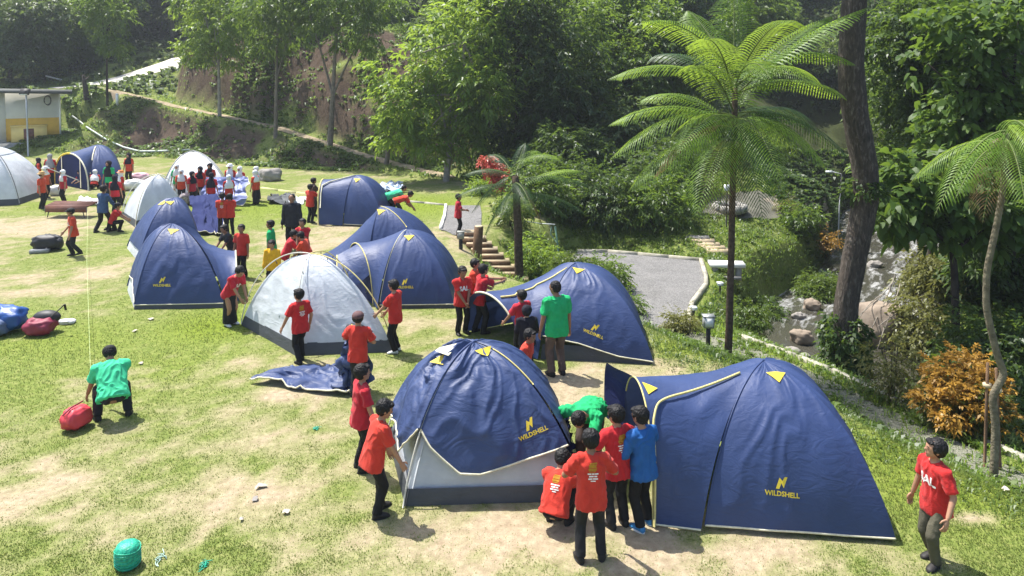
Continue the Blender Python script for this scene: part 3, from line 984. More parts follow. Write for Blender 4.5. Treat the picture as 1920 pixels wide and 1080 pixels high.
# hood of the open vent on the left slope
o, P, N, bt = g2
i_, j_ = int(.70 * (P.shape[0] - 1)), int(.70 * (P.shape[1] - 1))
c = P[i_, j_]; n_ = N[i_, j_]
a_ = P[i_, j_ + 8] - P[i_, j_ - 8]; a_ /= np.linalg.norm(a_); u_ = np.cross(n_, a_); u_ *= np.sign(u_[2])
hood = np.array([c + u_ * .26, c - a_ * .15 + n_ * .03, c + n_ * .15 - u_ * .02, c + a_ * .15 + n_ * .03])
link('vent_hood', npmesh('vent_hood', np.concatenate([hood, hood[[2]] - u_ * .07]) - t.mid, [np.array([(0, 1, 2), (0, 2, 3), (1, 4, 2), (2, 4, 3)])], M_cream, False), t.root)
# loose cloth of the fly at the corner by the children
T1 = t

# --- big navy tent in front, with a vestibule
t = Tent('dome_tent', 'large taut navy dome tent with a raised vestibule and children at its open end', [W(1321, 998), W(1682, 1024), W(1575, 850), W(1335, 835)], D(1432, 676, 9.65), det=1.5)
gA = t.panel(0, 1, M_navy, .02, wr=.016, ang=-.8, fr=4.5, bulge=.07)
gB = t.panel(1, 2, M_navy, .02, wr=.014, ang=.8, fr=5)
gC = t.panel(2, 3, M_navy, .02, wr=.014)
H = t.hoop(W(1224, 990), W(1168, 862), D(1190, 700, 9.6).z, 41, (0, 0), .5)
(va, vb), VP, PP = t.vest(0, 3, H, M_navy, .10, .018, -.5, 5.5, 26)
t.hem(gA[1], gA[2], M_cream, .012)
t.tube('hem', VP[:, 0] + [0, 0, .01], .012, M_cream)
t.tube('piping', H[:34], .011, M_pipe)
# the zip band of the side door
zb = VP[:, :21]
nrm = grid_normals(zb)
if (nrm * t.out(zb)).sum() < 0: nrm = -nrm
idx = [(24, 0), (24, 3), (24, 6), (24, 9), (23, 11), (22, 13), (19, 14.5), (15, 15.3), (11, 16), (7, 16.7), (3, 17.2)]
zp = []
for r_, q_ in idx:
    q0 = int(q_); f_ = q_ - q0
    zp.append(zb[r_, q0] * (1 - f_) + zb[r_, q0 + 1] * f_ + nrm[r_, q0] * .035)
zp = np.array(zp); u = np.linspace(0, len(zp) - 1, 40)
zp = np.stack([np.interp(u, range(len(zp)), zp[:, k]) for k in range(3)], 1)
for _ in range(3): zp[1:-1] = (zp[:-2] + zp[1:-1] * 2 + zp[2:]) / 4
t.tube('door_zip', zp, .015, M_pipe)
t.seam(0, M_navy, .02, .012, 1.0)
t.vent(gA, .60, .80, .25, .0)
t.logo(gA, .42, .15, .40, -.05)
t.vent(va, .86, .92, .24, .2)
# the flap that hangs in the entrance, and ground sheet seen inside
lf = np.stack([np.linspace(H[k], H[k] + np.array([-.30 - .1 * (20 - k) / 20, .5, -.02]), 8) for k in range(24, 40)], 0)
t.add('door_flap', lf, M_navyin, .02, 1.2, 4)
sk = np.stack([np.linspace(H[2] + [0, 0, r_ * .6 - .02], H[2] + [-.32 + .12 * r_, .1, r_ * .6], 8) for r_ in np.linspace(0, 1, 8)], 0)
t.add('rolled_flap', sk, M_white, .02)
T2 = t

# --- navy tent in the middle right, its vestibule being pulled out
t = Tent('dome_tent', 'navy dome tent beside the gravel court, its porch held up by boys', [(.55, 13.55), (2.72, 13.25), (2.9, 15.7), (.5, 15.9)], (1.32, 14.9, 1.60), det=1.2)
for a, b in ((0, 1), (1, 2), (2, 3)):
    t.panel(a, b, M_base, .0, .10, None, .004, 'groundsheet_band', .99, n=(6, 24))
gA = t.panel(0, 1, M_navy, hem=[(0, .16), (.35, .12), (.7, .045), (1, .02)], wr=.018, ang=-.9, fr=5.5, scale=1.02)
gB = t.panel(1, 2, M_navy, .02, wr=.012)
gC = t.panel(2, 3, M_navy, .02, wr=.012)
H = t.hoop((.2, 13.75), (-.95, 15.1), 1.12, 33, (-.15, -.1), .6)
(va, vb), VP, PP = t.vest(0, 3, H, M_navy, .16, .028, -.35, 7, 22)
t.hem(gA[1], gA[2], M_cream, .012)
t.tube('porch_hem', H[6:22], .02, M_cream)
t.vent(gA, .42, .80, .26)
t.logo(gA, .50, .12, .40, -.1)
zb = VP[:, :17]
t.tube('door_zip', np.array([zb[r_, 16 - int(r_ * .2)] + [0, -.03, .02] for r_ in range(2, 20)]), .02, M_pipe)
t.seam(0, M_navy, .16, .011, 1.02)
T3 = t

# --- light grey inner tent in the middle of the lawn
t = Tent('dome_tent', 'bare light grey inner tent in the middle of the lawn, boys at its corners', [(-4.30, 13.72), (-2.38, 13.92), (-3.6, 16.3), (-6.05, 15.6)], (-4.2, 14.95, 1.76), det=1.2, k=.25)
for a, b in ((0, 1), (1, 2), (2, 3), (3, 0)):
    t.panel(a, b, M_base, .0, .075, None, .006, 'groundsheet_band', 1.0, n=(8, 30), bulge=-.02)
    g = t.panel(a, b, M_grey, .07, .72, None, .014, 'inner_panel', 1.0, ang=.7 if a == 0 else 1.3, fr=6, bulge=-.02)
    g = t.panel(a, b, M_white, .72, 1.0, None, .006, 'roof_panel', 1.0, bulge=-.01, n=(10, 30))
for a in range(4):
    P = arc(t.c[a], t.apex, np.linspace(0, 1, 36), .5)
    dv = P - (t.mid + [0, 0, .3]); dv /= np.linalg.norm(dv, axis=1)[:, None]
    P = P + dv * (.07 * np.sin(np.linspace(0, np.pi, 36)))[:, None] + [0, 0, .03]
    t.tube('tent_pole', P, .012, M_pipe if a in (2, 1) else M_pole)
    for q_ in (8, 15, 22, 29):
        B_ = arc(t.c[a], t.apex, np.array([q_ / 35]))[0]
        t.tube('pole_clip', [P[q_], B_], .008, M_base, n=5)
T4 = t

# --- pair of navy tents behind the grey one
t = Tent('dome_tent', 'navy dome tent with a yellow edged open porch and dark doorway', [(-3.15, 16.65), (-1.36, 16.75), (-1.3, 19.0), (-3.2, 19.2)], (-2.62, 18.0, 1.64), det=1.1, k=.42)
gA = t.panel(0, 1, M_navy, .03, wr=.016, ang=-.8, fr=5.5)
t.panel(0, 1, M_base, .0, .07, None, .004, 'groundsheet_band', .99, n=(5, 24))
t.panel(1, 2, M_navy, .02, wr=.012); t.panel(2, 3, M_navy, .02, wr=.012)
H = t.hoop((-3.35, 17.0), (-4.35, 18.9), 1.30, 33, (-.05, 0), .6)
(va, vb), VP, PP = t.vest(0, 3, H, M_navy, .08, .012, 1, 6, 14, cut=1)
# the porch: dark sheet coloured as the shade inside, its yellow zip and a rolled side
t.door(H, M_navyin)
t.tube('piping', H, .015, M_pipe)
t.tube('door_zip', [H[12] + [-.02, -.03, -.02], H[10] + [-.1, -.05, -.35], H[7] + [-.22, -.06, -.42], (H[3] + [-.42, -.05, .0])], .014, M_pipe)
wing = np.stack([np.linspace(H[4 + 2 * k] + [-.01, -.02, 0], H[4 + 2 * k] + np.array([-.72 + .05 * k, -.35, -.55 + .06 * k]), 8) for k in range(7)], 0)
wing[..., 2] = np.maximum(wing[..., 2], .03)
t.add('door_flap', wing, M_navy2, .03, .9, 5)
t.tube('flap_piping', wing[:, -1], .018, M_pipe)
t.hem(gA[1], gA[2], M_cream, .012)
t.vent(gA, .50, .76, .26); t.logo(gA, .36, .16, .40)
t.seam(0, M_cream, .05, .010, 1.0)
T5 = t
t = Tent('dome_tent', 'steep navy dome tent behind the open porch one, fly pegged out in a long slope', [(-4.0, 19.9), (-2.3, 19.6), (-2.0, 21.9), (-4.1, 22.1)], (-3.75, 20.9, 1.70), det=.9, k=.3)
gA = t.panel(0, 1, M_navy, .02, wr=.014, ang=-.8); t.panel(1, 2, M_navy, .02, wr=.012); t.panel(2, 3, M_navy, .02, wr=.012)
H = t.hoop((-5.25, 20.2), (-5.9, 21.6), .12, 17)
t.vest(0, 3, H, M_navy, .12, .014, .2, 6, 14)
t.vent(gA, .22, .78, .27); t.seam(0); t.seam(1, M_pipe, .5, .014)
t.hem(gA[1], gA[2], M_cream, .012)
T6 = t
t = Tent('dome_tent', 'blue dome tent with a flat silver porch roof at the shaded end of the lawn', [(-6.1, 26.3), (-4.6, 26.0), (-4.5, 28.4), (-6.2, 28.6)], (-5.75, 27.3, 1.70), det=.8)
gA = t.panel(0, 1, M_navy, .02, wr=.012); t.panel(1, 2, M_navy, .02, wr=.012); t.panel(2, 3, M_navy, .02, wr=.012)
H = t.hoop((-7.05, 26.45), (-7.15, 28.3), 1.52, 25, (0, 0), .4)
(va, vb), VP, PP = t.vest(0, 3, H, M_navy, .05, .01, 1, 6, 12)
t.tube('piping', H, .03, M_pipe)
t.tube('door_zip', [VP[10, 1] + [0, -.03, 0], VP[10, 4] + [0, -.03, 0], VP[10, 7] + [0, -.03, .02], VP[8, 9] + [0, -.03, .03], VP[3, 11] + [0, -.03, .03], VP[0, 11] + [0, -.03, .03]], .022, M_cream)
t.hem(gA[1], gA[2], M_cream, .012)
t.vent(gA, .42, .74, .26)
t.seam(0)
T7 = t
# --- pair of navy tents on the left of the lawn
t = Tent('dome_tent', 'navy dome tent at the bare patch with its logo low on the front', [W(250, 581), W(422, 577), W(412, 525), W(236, 543)], D(323, 419, 17.9), det=1.1, k=.38)
gA = t.panel(0, 1, M_navy, .03, wr=.022, ang=-.9, fr=5)
gB = t.panel(3, 0, M_navy, hem=[(0, .12), (.5, .16), (1, .04)], wr=.02, ang=.9, fr=5)
t.panel(2, 3, M_navy, .03, wr=.012)
t.panel(0, 1, M_base, .0, .05, None, .004, 'groundsheet_band', .99, n=(5, 24)); t.panel(3, 0, M_white, .0, .2, None, .01, 'inner_panel', .97, n=(6, 20))
H = t.hoop(W(448, 566), W(446, 520), D(446, 470, 18.3).z, 25, (-.05, 0), .6)
t.vest(1, 2, H, M_navy, .22, .03, -.4, 6, 16)
t.tube('piping', H[2:22], .02, M_cream)
t.hem(gA[1], gA[2], M_cream, .012); t.hem(gB[1], gB[2], M_cream, .012)
t.vent(gA, .46, .76, .27); t.logo(gA, .30, .15, .40); t.seam(0)
T8 = t
t = Tent('dome_tent', 'navy dome tent behind the one with the low logo, two yellow vents in sunlight', [W(258, 492), W(380, 474), W(368, 438), W(236, 466)], D(326, 371, 22.4), det=.8, k=.3)
gA = t.panel(0, 1, M_navy, .02, wr=.014); gB = t.panel(3, 0, M_navy, .1, wr=.02, ang=.9); t.panel(1, 2, M_navy, .02, wr=.014); t.panel(2, 3, M_navy, .02, wr=.014)
t.panel(3, 0, M_white, .0, .2, None, .01, 'inner_panel', .97, n=(6, 20))
t.vent(gA, .35, .78, .27); t.vent(gB, .72, .76, .30, -.4); t.seam(0)
T9 = t
t = Tent('dome_tent', 'light grey inner tent tucked behind the pair of navy ones', [W(254, 427), W(342, 405), W(305, 386), W(228, 408)], D(295, 329, 27.0), det=.7, k=.3)
for a, b in ((0, 1), (1, 2), (2, 3), (3, 0)):
    t.panel(a, b, M_base, .0, .08, None, .004, 'groundsheet_band', 1.0, n=(6, 20), bulge=-.02)
    t.panel(a, b, M_grey if a % 2 else M_white, .075, 1.0, None, .012, 'inner_panel', 1.0, bulge=-.02)
for a in range(4):
    P = arc(t.c[a], t.apex, np.linspace(0, 1, 24), .7) + [0, 0, .04]
    t.tube('tent_pole', P, .016, M_pole if a else M_cream)
T10 = t
t = Tent('dome_tent', 'big pale grey tent cut off by the edge of the picture', [(-23.2, 29.6), (-20.6, 30.6), (-21.0, 33.6), (-25.2, 33.0)], (-22.4, 31.6, 2.35), det=.8)
for a, b in ((0, 1), (1, 2), (2, 3), (3, 0)):
    t.panel(a, b, M_base, .0, .06, None, .004, 'groundsheet_band', 1.0, n=(6, 20), bulge=-.02)
    t.panel(a, b, M_white, .055, .62, None, .012, 'inner_panel', 1.0, bulge=.0)
    t.panel(a, b, M_grey, .62, 1.0, None, .012, 'roof_panel', 1.03, bulge=.02)
for a in (1, 3):
    t.tube('tent_pole', arc(t.c[a], t.apex, np.linspace(0, 1, 24), .55) * [1, 1, 1] + [.03, 0, .06], .02, M_dpole)
T11 = t
t = Tent('dome_tent', 'navy dome tent with an arched doorway edged in yellow near the bank', [W(168, 353), W(234, 344), W(226, 322), W(160, 326)], D(183, 272, 36.0), det=.8)
gA = t.panel(0, 1, M_navy, .02, wr=.014); t.panel(1, 2, M_navy, .02, wr=.014); t.panel(2, 3, M_navy, .02, wr=.014)
H = t.hoop(W(166, 357), W(103, 344), D(138, 287, 34.0).z, 33, (0, 0), .6)
t.vest(0, 3, H, M_navy, .02, .012, 1, 6, 10)
t.door(H, M_navyin)
t.tube('piping', H[16:], .05, M_yel); t.tube('piping', H[:17], .035, M_cream)
for k in (9, 22):
    t.tube('door_zip', [np.array([H[k][0], H[k][1] - .03, .05]), H[k] + [0, -.03, 0]], .022, M_cream)
t.tube('door_zip', arc(t.c[0], t.apex, np.linspace(.45, .85, 10)) + [0, -.03, .02], .03, M_cream)
T12 = t
t = Tent('dome_tent', 'pale grey dome tent with bowed black pole behind the girls folding a fly', [W(302, 374), W(434, 374), W(420, 350), W(310, 350)], D(361, 285, 32.6), det=.7)
for a, b in ((0, 1), (1, 2), (2, 3), (3, 0)):
    t.panel(a, b, M_white, .0, 1.0, None, .014, 'inner_panel', 1.0, bulge=.02)
for a in range(2):
    t.tube('tent_pole', arc(t.c[a], t.apex, np.linspace(0, 1, 24), .62) + [0, 0, .06], .026, M_dpole)
T13 = t

# --- loose tent cloth
def cloth(name, label, outline, mat, top=None, fold=.08, seed=1.0, n=40, cat='tent cloth', thick=.02, edge=None, drop=None, pts3=None):
    """a crumpled sheet from four corner points in space, lying on the ground where they are low"""
    A, B, C_, D_ = (np.array(tuple(p), float) for p in outline)
    q = np.linspace(0, 1, n)
    P = (A[None, None] * (1 - q)[:, None, None] * (1 - q)[None, :, None] + B[None, None] * (1 - q)[:, None, None] * q[None, :, None]
         + C_[None, None] * q[:, None, None] * q[None, :, None] + D_[None, None] * q[:, None, None] * (1 - q)[None, :, None])
    X, Y = np.meshgrid(q, q)
    w = fbm(np.stack([X * 3 + seed, Y * 3], -1), 3)
    r = 1 - np.abs(2 * vnoise(np.stack([X * 5 + w * 4 + seed * 3, Y * 4 + w * 3], -1)) - 1)
    P[..., :2] += (np.stack([fbm(np.stack([X * 4 + seed * 9, Y * 4], -1), 2), fbm(np.stack([X * 4, Y * 4 + seed * 5], -1), 2)], -1) - .5) * fold * 3
    N = grid_normals(P)
    if N[..., 2].mean() < 0: N = -N
    P = P + N * ((r ** 2 * 1.2 + w - .5) * fold)[..., None]
    if drop is not None: P[..., 2] -= drop * (4 * X * (1 - X)) * (.3 + .7 * Y)
    g = height(P.reshape(-1, 3)).reshape(n, n) + .02
    lowv = np.maximum(g + np.maximum(0, (r ** 2) * fold * .9), P[..., 2])
    P[..., 2] = lowv
    c = np.array([P[..., 0].mean(), P[..., 1].mean(), g.mean()])
    o = link(name, npmesh(name, P.reshape(-1, 3) - c, grid_faces(n, n), mat), None, tuple(c))
    if edge is not None:
        MB().tube(P[0] - c + [0, 0, .015], .014, 6).build('hem', edge, o); MB().tube(P[:, -1] - c + [0, 0, .015], .014, 6).build('hem', edge, o)
    tag(o, label, cat)
    return o
cloth('loose_tent_fly', 'crumpled navy fly spread on the grass, gathered up towards the capped boy', [W(476, 716), W(655, 745), W(672, 690), W(560, 690)], M_navy2, fold=.10, seed=4, edge=M_cream)
cloth('held_tent_fly', 'navy fly hanging in folds down from the arms of the capped boy', [W(618, 738) + Vector((0, 0, .02)), W(690, 742) + Vector((.05, 0, .02)), W(690, 735) + Vector((.0, .25, 1.0)), W(655, 735) + Vector((0, .25, .98))], M_navy2, fold=.11, seed=8, n=36)
cloth('fallen_porch_cloth', 'dark navy porch cloth drooping from the tent toward the blue jacket', [W(1045, 868) + Vector((0, .1, .25)), W(1078, 900) + Vector((0, .2, .15)), W(1075, 900) + Vector((0, .25, .72)), W(1040, 890) + Vector((0, .3, .75))], M_navyin, fold=.07, seed=11, n=24)
cloth('held_tent_fly', 'blue and silver fly stretched open between the girls in white hijabs', [W(372, 384) + Vector((0, 0, .1)), W(455, 388) + Vector((0, 0, .05)), W(472, 380) + Vector((0, 0, 1.0)), W(380, 378) + Vector((0, .3, .9))], fabric('silver_blue_lining', (.22, .26, .50), .5, .4, .15), fold=.12, seed=14, n=36, edge=M_cream)
cloth('loose_tent_fly', 'navy fly trailing on the grass between the navy pair and two boys', [W(365, 440) + Vector((0, 0, .1)), W(428, 442), W(412, 395) + Vector((0, 0, .55)), W(358, 402) + Vector((0, 0, .7))], M_navyin, fold=.10, seed=17, n=30, edge=M_cream)
cloth('folded_tarpaulin', 'dark folded tarpaulin lying on the far lawn by the boulder', [W(506, 382), W(560, 384), W(552, 368), W(512, 369)], simple('dark_tarp', (.05, .055, .06), .6, .4, 4), fold=.16, seed=20, n=24, cat='tarpaulin')
cloth('pale_cloth', 'pale silver cloth beside the dark folded tarpaulin', [W(540, 384), W(572, 382), W(574, 374), W(545, 371)], M_white, fold=.12, seed=23, n=20, cat='cloth')
cloth('pale_cloth', 'pale blue cloth heaped on the grass behind the silver porch tent', [W(708, 362), W(756, 362), W(752, 348), W(712, 347)], fabric('pale_blue_fabric', (.50, .58, .70), .5, .3, .1), fold=.2, seed=26, n=24, cat='cloth')
cloth('pale_cloth', 'grey sheet spread on the grass behind the iron framed bench', [W(150, 384), W(190, 388), W(188, 374), W(150, 372)], M_white, fold=.12, seed=29, n=20, cat='cloth')
# ------------------------------------------------------------------ people
M_skin = simple('skin', (.36, .19, .115), .55, .08, 6, .35)
M_skind = simple('skin_deep', (.27, .135, .08), .55, .08, 6, .35)
M_hair = simple('black_hair', (.010, .009, .009), .6, .3, 60, .25)
M_eye = simple('dark_eye', (.01, .008, .008), .25, .05, 6, .5)
M_lip = simple('lip', (.28, .09, .07), .5, .08, 6, .3)
M_red = simple('red_cotton', (.50, .036, .025), .85, .14, 7, .15, bump=.25, bscale=60, sheen=.1, rnd=.16)
M_black = simple('black_trousers', (.016, .016, .018), .8, .3, 9, .2, bump=.25, bscale=60, rnd=.4)
M_dark = simple('dark_jacket', (.02, .021, .028), .75, .3, 9, .2)
M_olive = simple('olive_trousers', (.085, .078, .055), .85, .2, 9, .15, bump=.25, bscale=60)
M_brown = simple('brown_trousers', (.095, .068, .058), .85, .2, 9, .15, bump=.25, bscale=60)
M_green = simple('green_cotton', (.02, .36, .12), .85, .12, 9, .15, bump=.2, bscale=60)
M_mint = simple('mint_green_cotton', (.06, .52, .26), .85, .12, 9, .15, bump=.2, bscale=60)
M_yshirt = simple('yellow_cotton', (.68, .36, .02), .85, .12, 9, .15)
M_blue = simple('blue_jacket', (.015, .095, .30), .7, .15, 9, .25, bump=.2, bscale=60)
M_denim = simple('denim', (.05, .09, .18), .85, .2, 9, .15)
M_whitec = simple('white_cotton', (.72, .71, .70), .85, .06, 9, .15)
M_blackc = simple('black_veil', (.016, .015, .022), .85, .2, 9, .15)
M_greyc = simple('grey_veil', (.30, .29, .29), .85, .1, 9, .15)
M_shoe = simple('dark_shoe', (.02, .018, .017), .6, .3, 20, .3)
M_bshoe = simple('blue_shoe', (.04, .20, .42), .6, .2, 20, .3)
M_wshoe = simple('white_shoe', (.6, .6, .58), .6, .2, 20, .3)
M_straw = simple('straw', (.48, .30, .12), .8, .2, 40, .2)
M_orange = simple('orange_felt', (.70, .22, .06), .8, .2, 20, .2)
M_cap = simple('dark_cap', (.02, .02, .02), .75, .2, 20, .2)
M_capr = simple('maroon_cap', (.12, .065, .065), .75, .2, 20, .2)
M_gold = simple('gold_print', (.42, .20, .02), .7, .2, 30, .2)
M_wprint = simple('white_print', (.78, .74, .70), .7, .05, 30, .2)
TOPS = {'red': M_red, 'green': M_green, 'mint': M_mint, 'yellow': M_yshirt, 'blue': M_blue, 'dark': M_dark, 'black': M_blackc, 'denim': M_denim, 'white': M_whitec, 'brown': M_brown, 'straw': M_straw}
BOTS = {'black': M_black, 'olive': M_olive, 'brown': M_brown}

def blend(mb, name, mat, vox, smooth=4, fold=0.0, seed=0.0, extra=None, parent=None, fs=14.0):
    """fuse overlapping shapes into one continuous skin"""
    me = mb.data('tmp', None)
    o = bpy.data.objects.new('tmp', me); COL.objects.link(o)
    m = o.modifiers.new('r', 'REMESH'); m.mode = 'VOXEL'; m.voxel_size = vox
    if smooth:
        k = o.modifiers.new('s', 'SMOOTH'); k.iterations = smooth; k.factor = .5
    dg = bpy.context.evaluated_depsgraph_get()
    out = bpy.data.meshes.new_from_object(o.evaluated_get(dg))
    bpy.data.objects.remove(o); bpy.data.meshes.remove(me)
    out.name = name
    n = len(out.vertices)
    co = np.empty(n * 3, np.float32); out.vertices.foreach_get('co', co); co = co.reshape(-1, 3)
    if fold:
        no = np.empty(n * 3, np.float32); out.vertices.foreach_get('normal', no); no = no.reshape(-1, 3)
        w = fbm(co * 5 + seed, 2)
        q = co * [fs, fs, fs * .45] + w[:, None] * 3 + seed
        r = 1 - np.abs(2 * vnoise(q) - 1)
        co = co + no * ((r ** 2 - .35) * fold)[:, None]
        out.vertices.foreach_set('co', co.astype(np.float32).ravel())
    out.polygons.foreach_set('use_smooth', np.ones(len(out.polygons), bool))
    if extra is not None:
        bm = bmesh.new(); bm.from_mesh(out)
        em = extra.data('tmp2', None); bm.from_mesh(em); bm.to_mesh(out); bm.free(); bpy.data.meshes.remove(em)
        out.polygons.foreach_set('use_smooth', np.ones(len(out.polygons), bool))
    out.materials.append(mat)
    out.update()
    return link(name, out, parent)

def ik(Sh, T, a, b, pole):
    """two bones from Sh to T; returns the joint and the reached end"""
    d = T - Sh
    L = max(d.length, 1e-4)
    u = d / L
    L = min(L, (a + b) * .998)
    x = (a * a - b * b + L * L) / (2 * L)
    h = math.sqrt(max(0, a * a - x * x))
    p = pole - u * pole.dot(u)
    if p.length < 1e-4: p = Vector((0, 0, 1)) - u * u.z
    p.normalize()
    return Sh + u * x + p * h, Sh + u * L

def cone(mb, p, q, r0, r1, n=10, flat=1.0, side=None):
    """a limb piece with rounded ends"""
    p, q = Vector(p), Vector(q)
    d = (q - p); L = d.length; d = d / max(L, 1e-6)
    a = side if side is not None else (d.cross(Vector((0, 0, 1))) if abs(d.z) < .95 else d.cross(Vector((0, 1, 0))))
    a = (a - d * a.dot(d)).normalized(); b = d.cross(a)
    ts = [-.9, -.6, 0]; C, A, B = [], [], []
    for e in (-.95, -.7, -.35, 0): 
        rr = r0 * math.sqrt(1 - e * e); C.append(p + d * (e * r0)); A.append(a * rr); B.append(b * rr * flat)
    for f in (.33, .66):
        rr = r0 + (r1 - r0) * f; C.append(p + d * (L * f)); A.append(a * rr); B.append(b * rr * flat)
    for e in (0, .35, .7, .95):
        rr = r1 * math.sqrt(1 - e * e); C.append(q + d * (e * r1)); A.append(a * rr); B.append(b * rr * flat)
    mb.rings(C, A, B, n)

PRINTS = []
def person(px, py, H, face, label, cat='person', top='red', bottom='black', pose='stand', rh=None, lh=None, rf=None, lf=None, lean=0, side=0, twist=0, pel=None,
           yaw=0, nod=0, head='hair', child=True, vox=.014, near=False, sleeves='short', shoe='dark', skirt=False, back=None, front=None, group='people camping on the lawn', z=None, at=None, skin=None,
           rpole=None, lpole=None, loose=1.0, hood=None, vest=None, cape=1.0):
    """face: 0 looks away from the camera, 90 to the left of the picture, 180 at the camera, -90 to the right"""
    p = Vector(at) if at is not None else W(px, py, z or 0)
    if z is None and at is None: p.z = hz(p.x, p.y)
    root = thing('person', tuple(p), label, cat, group, rad(face))
    V3 = Vector
    hh = .076 if child else .067                 # half a head
    wide = 1.0 if child else 1.06
    sk = skin or (M_skin if R.rand() < .6 else M_skind)
    defaults = {'stand': dict(pel=(0, 0, .515), rh=(.165, .05, .44), lh=(-.165, .05, .44), rf=(.062, 0, 0), lf=(-.062, .0, 0), lean=2),
                'walk': dict(pel=(0, 0, .50), rh=(.17, -.09, .45), lh=(-.17, .16, .47), rf=(.045, .15, 0), lf=(-.045, -.13, .012), lean=5),
                'squat': dict(pel=(0, -.11, .17), rh=(.10, .27, .22), lh=(-.10, .27, .22), rf=(.085, .03, 0), lf=(-.085, .03, 0), lean=32),
                'kneel': dict(pel=(0, -.05, .24), rh=(.08, .30, .28), lh=(-.08, .30, .28), rf=(.07, .12, 0), lf=(-.07, -.20, .03), lean=18),
                'bend': dict(pel=(0, -.10, .49), rh=(.10, .34, .30), lh=(-.10, .34, .30), rf=(.07, 0, 0), lf=(-.07, .0, 0), lean=72)}[pose]
    g = lambda k, v: defaults[k] if v is None else v
    pel = V3(g('pel', pel)) * H
    rh, lh, rf, lf = (V3(g(k, v)) * H for k, v in (('rh', rh), ('lh', lh), ('rf', rf), ('lf', lf)))
    ln = rad(lean if lean else defaults['lean']); sd_ = rad(side)
    up = V3((math.sin(sd_), math.sin(ln) * math.cos(sd_), math.cos(ln) * math.cos(sd_)))
    tw = rad(twist)
    rt = V3((math.cos(tw), math.sin(tw), 0)); rt = (rt - up * rt.dot(up)).normalized()
    fw = up.cross(rt)
    prt = V3((1, 0, 0)); prt = (prt - up * prt.dot(up)).normalized(); pfw = up.cross(prt)
    chest = pel + up * (.285 * H)
    sw = .108 * wide * H
    shR, shL = chest + rt * sw - up * .012 * H, chest - rt * sw - up * .012 * H
    neck = chest + up * (.045 * H)
    nd = rad(nod); yw = rad(yaw)
    # the head follows half of the lean
    hu = (up * .55 + V3((0, 0, 1)) * .45).normalized() if lean < 50 else up
    hf = (fw - hu * fw.dot(hu)).normalized(); hr = hf.cross(hu)
    hf2 = hf * math.cos(yw) - hr * math.sin(yw) * 1.0; hr2 = hf2.cross(hu)
    hu2 = hu * math.cos(nd) + hf2 * math.sin(nd); hf3 = hf2 * math.cos(nd) - hu * math.sin(nd)
    HM = Matrix((hr2, hf3, hu2)).transposed()
    hc = neck + hu * (.018 * H) + hu2 * (hh * .92 * H) + hf3 * (.008 * H)
    hs = hh * H
    P = lambda x, y, z_: hc + HM @ V3((x, y, z_)) * hs
    a1, a2, l1, l2 = .165 * H, .150 * H, .245 * H, .235 * H
    hipR, hipL = pel + prt * .052 * H - up * .01 * H, pel - prt * .052 * H - up * .01 * H
    elR, wrR = ik(shR, rh, a1, a2, V3(rpole) if rpole else V3((.5, -1, -.25)))
    elL, wrL = ik(shL, lh, a1, a2, V3(lpole) if lpole else V3((-.5, -1, -.25)))
    anR, anL = rf + V3((0, -.012 * H, .045 * H)), lf + V3((0, -.012 * H, .045 * H))
    knR, anR = ik(hipR, anR, l1, l2, V3((.25, 1, .1)) if pose in ('squat', 'kneel') else V3((.06, 1, 0)))
    knL, anL = ik(hipL, anL, l1, l2, V3((-.25, 1, .1)) if pose in ('squat', 'kneel') else V3((-.06, 1, 0)))
    # ---- body: one skin
    b = MB()
    Mh = np.array(HM)
    b.ball(P(0, -.06, .12), np.array([.78, .92, .88]) * hs, 16, 11, HM)
    b.ball(P(0, .16, -.36), np.array([.60, .66, .62]) * hs, 14, 9, HM)
    b.ball(P(0, .86, -.14), np.array([.13, .17, .16]) * hs, 8, 6, HM)        # nose
    b.ball(P(0, .80, .06), np.array([.07, .12, .22]) * hs, 8, 6, HM)
    b.ball(P(0, .68, -.52), np.array([.26, .16, .15]) * hs, 8, 6, HM)        # mouth
    b.ball(P(0, .58, -.82), np.array([.22, .22, .16]) * hs, 8, 6, HM)        # chin
    for s_ in (-1, 1):
        b.ball(P(.80 * s_, -.06, -.08), np.array([.10, .17, .26]) * hs, 8, 6, HM)
    cone(b, neck - up * .03 * H, hc - hu2 * hs * .35, .034 * H, .032 * H)
    cone(b, pel, chest - up * .02 * H, .07 * H, .075 * H, 12, .75, rt)
    for s_, e_, w_ in ((shR, elR, wrR), (shL, elL, wrL)):
        cone(b, chest, s_, .04 * H, .033 * H)
        cone(b, s_, e_, .030 * H, .025 * H); cone(b, e_, w_, .0255 * H, .0185 * H)
    for h_, k_, n_ in ((hipR, knR, anR), (hipL, knL, anL)):
        cone(b, h_, k_, .052 * H, .036 * H); cone(b, k_, n_, .034 * H, .021 * H)
    ex = MB()
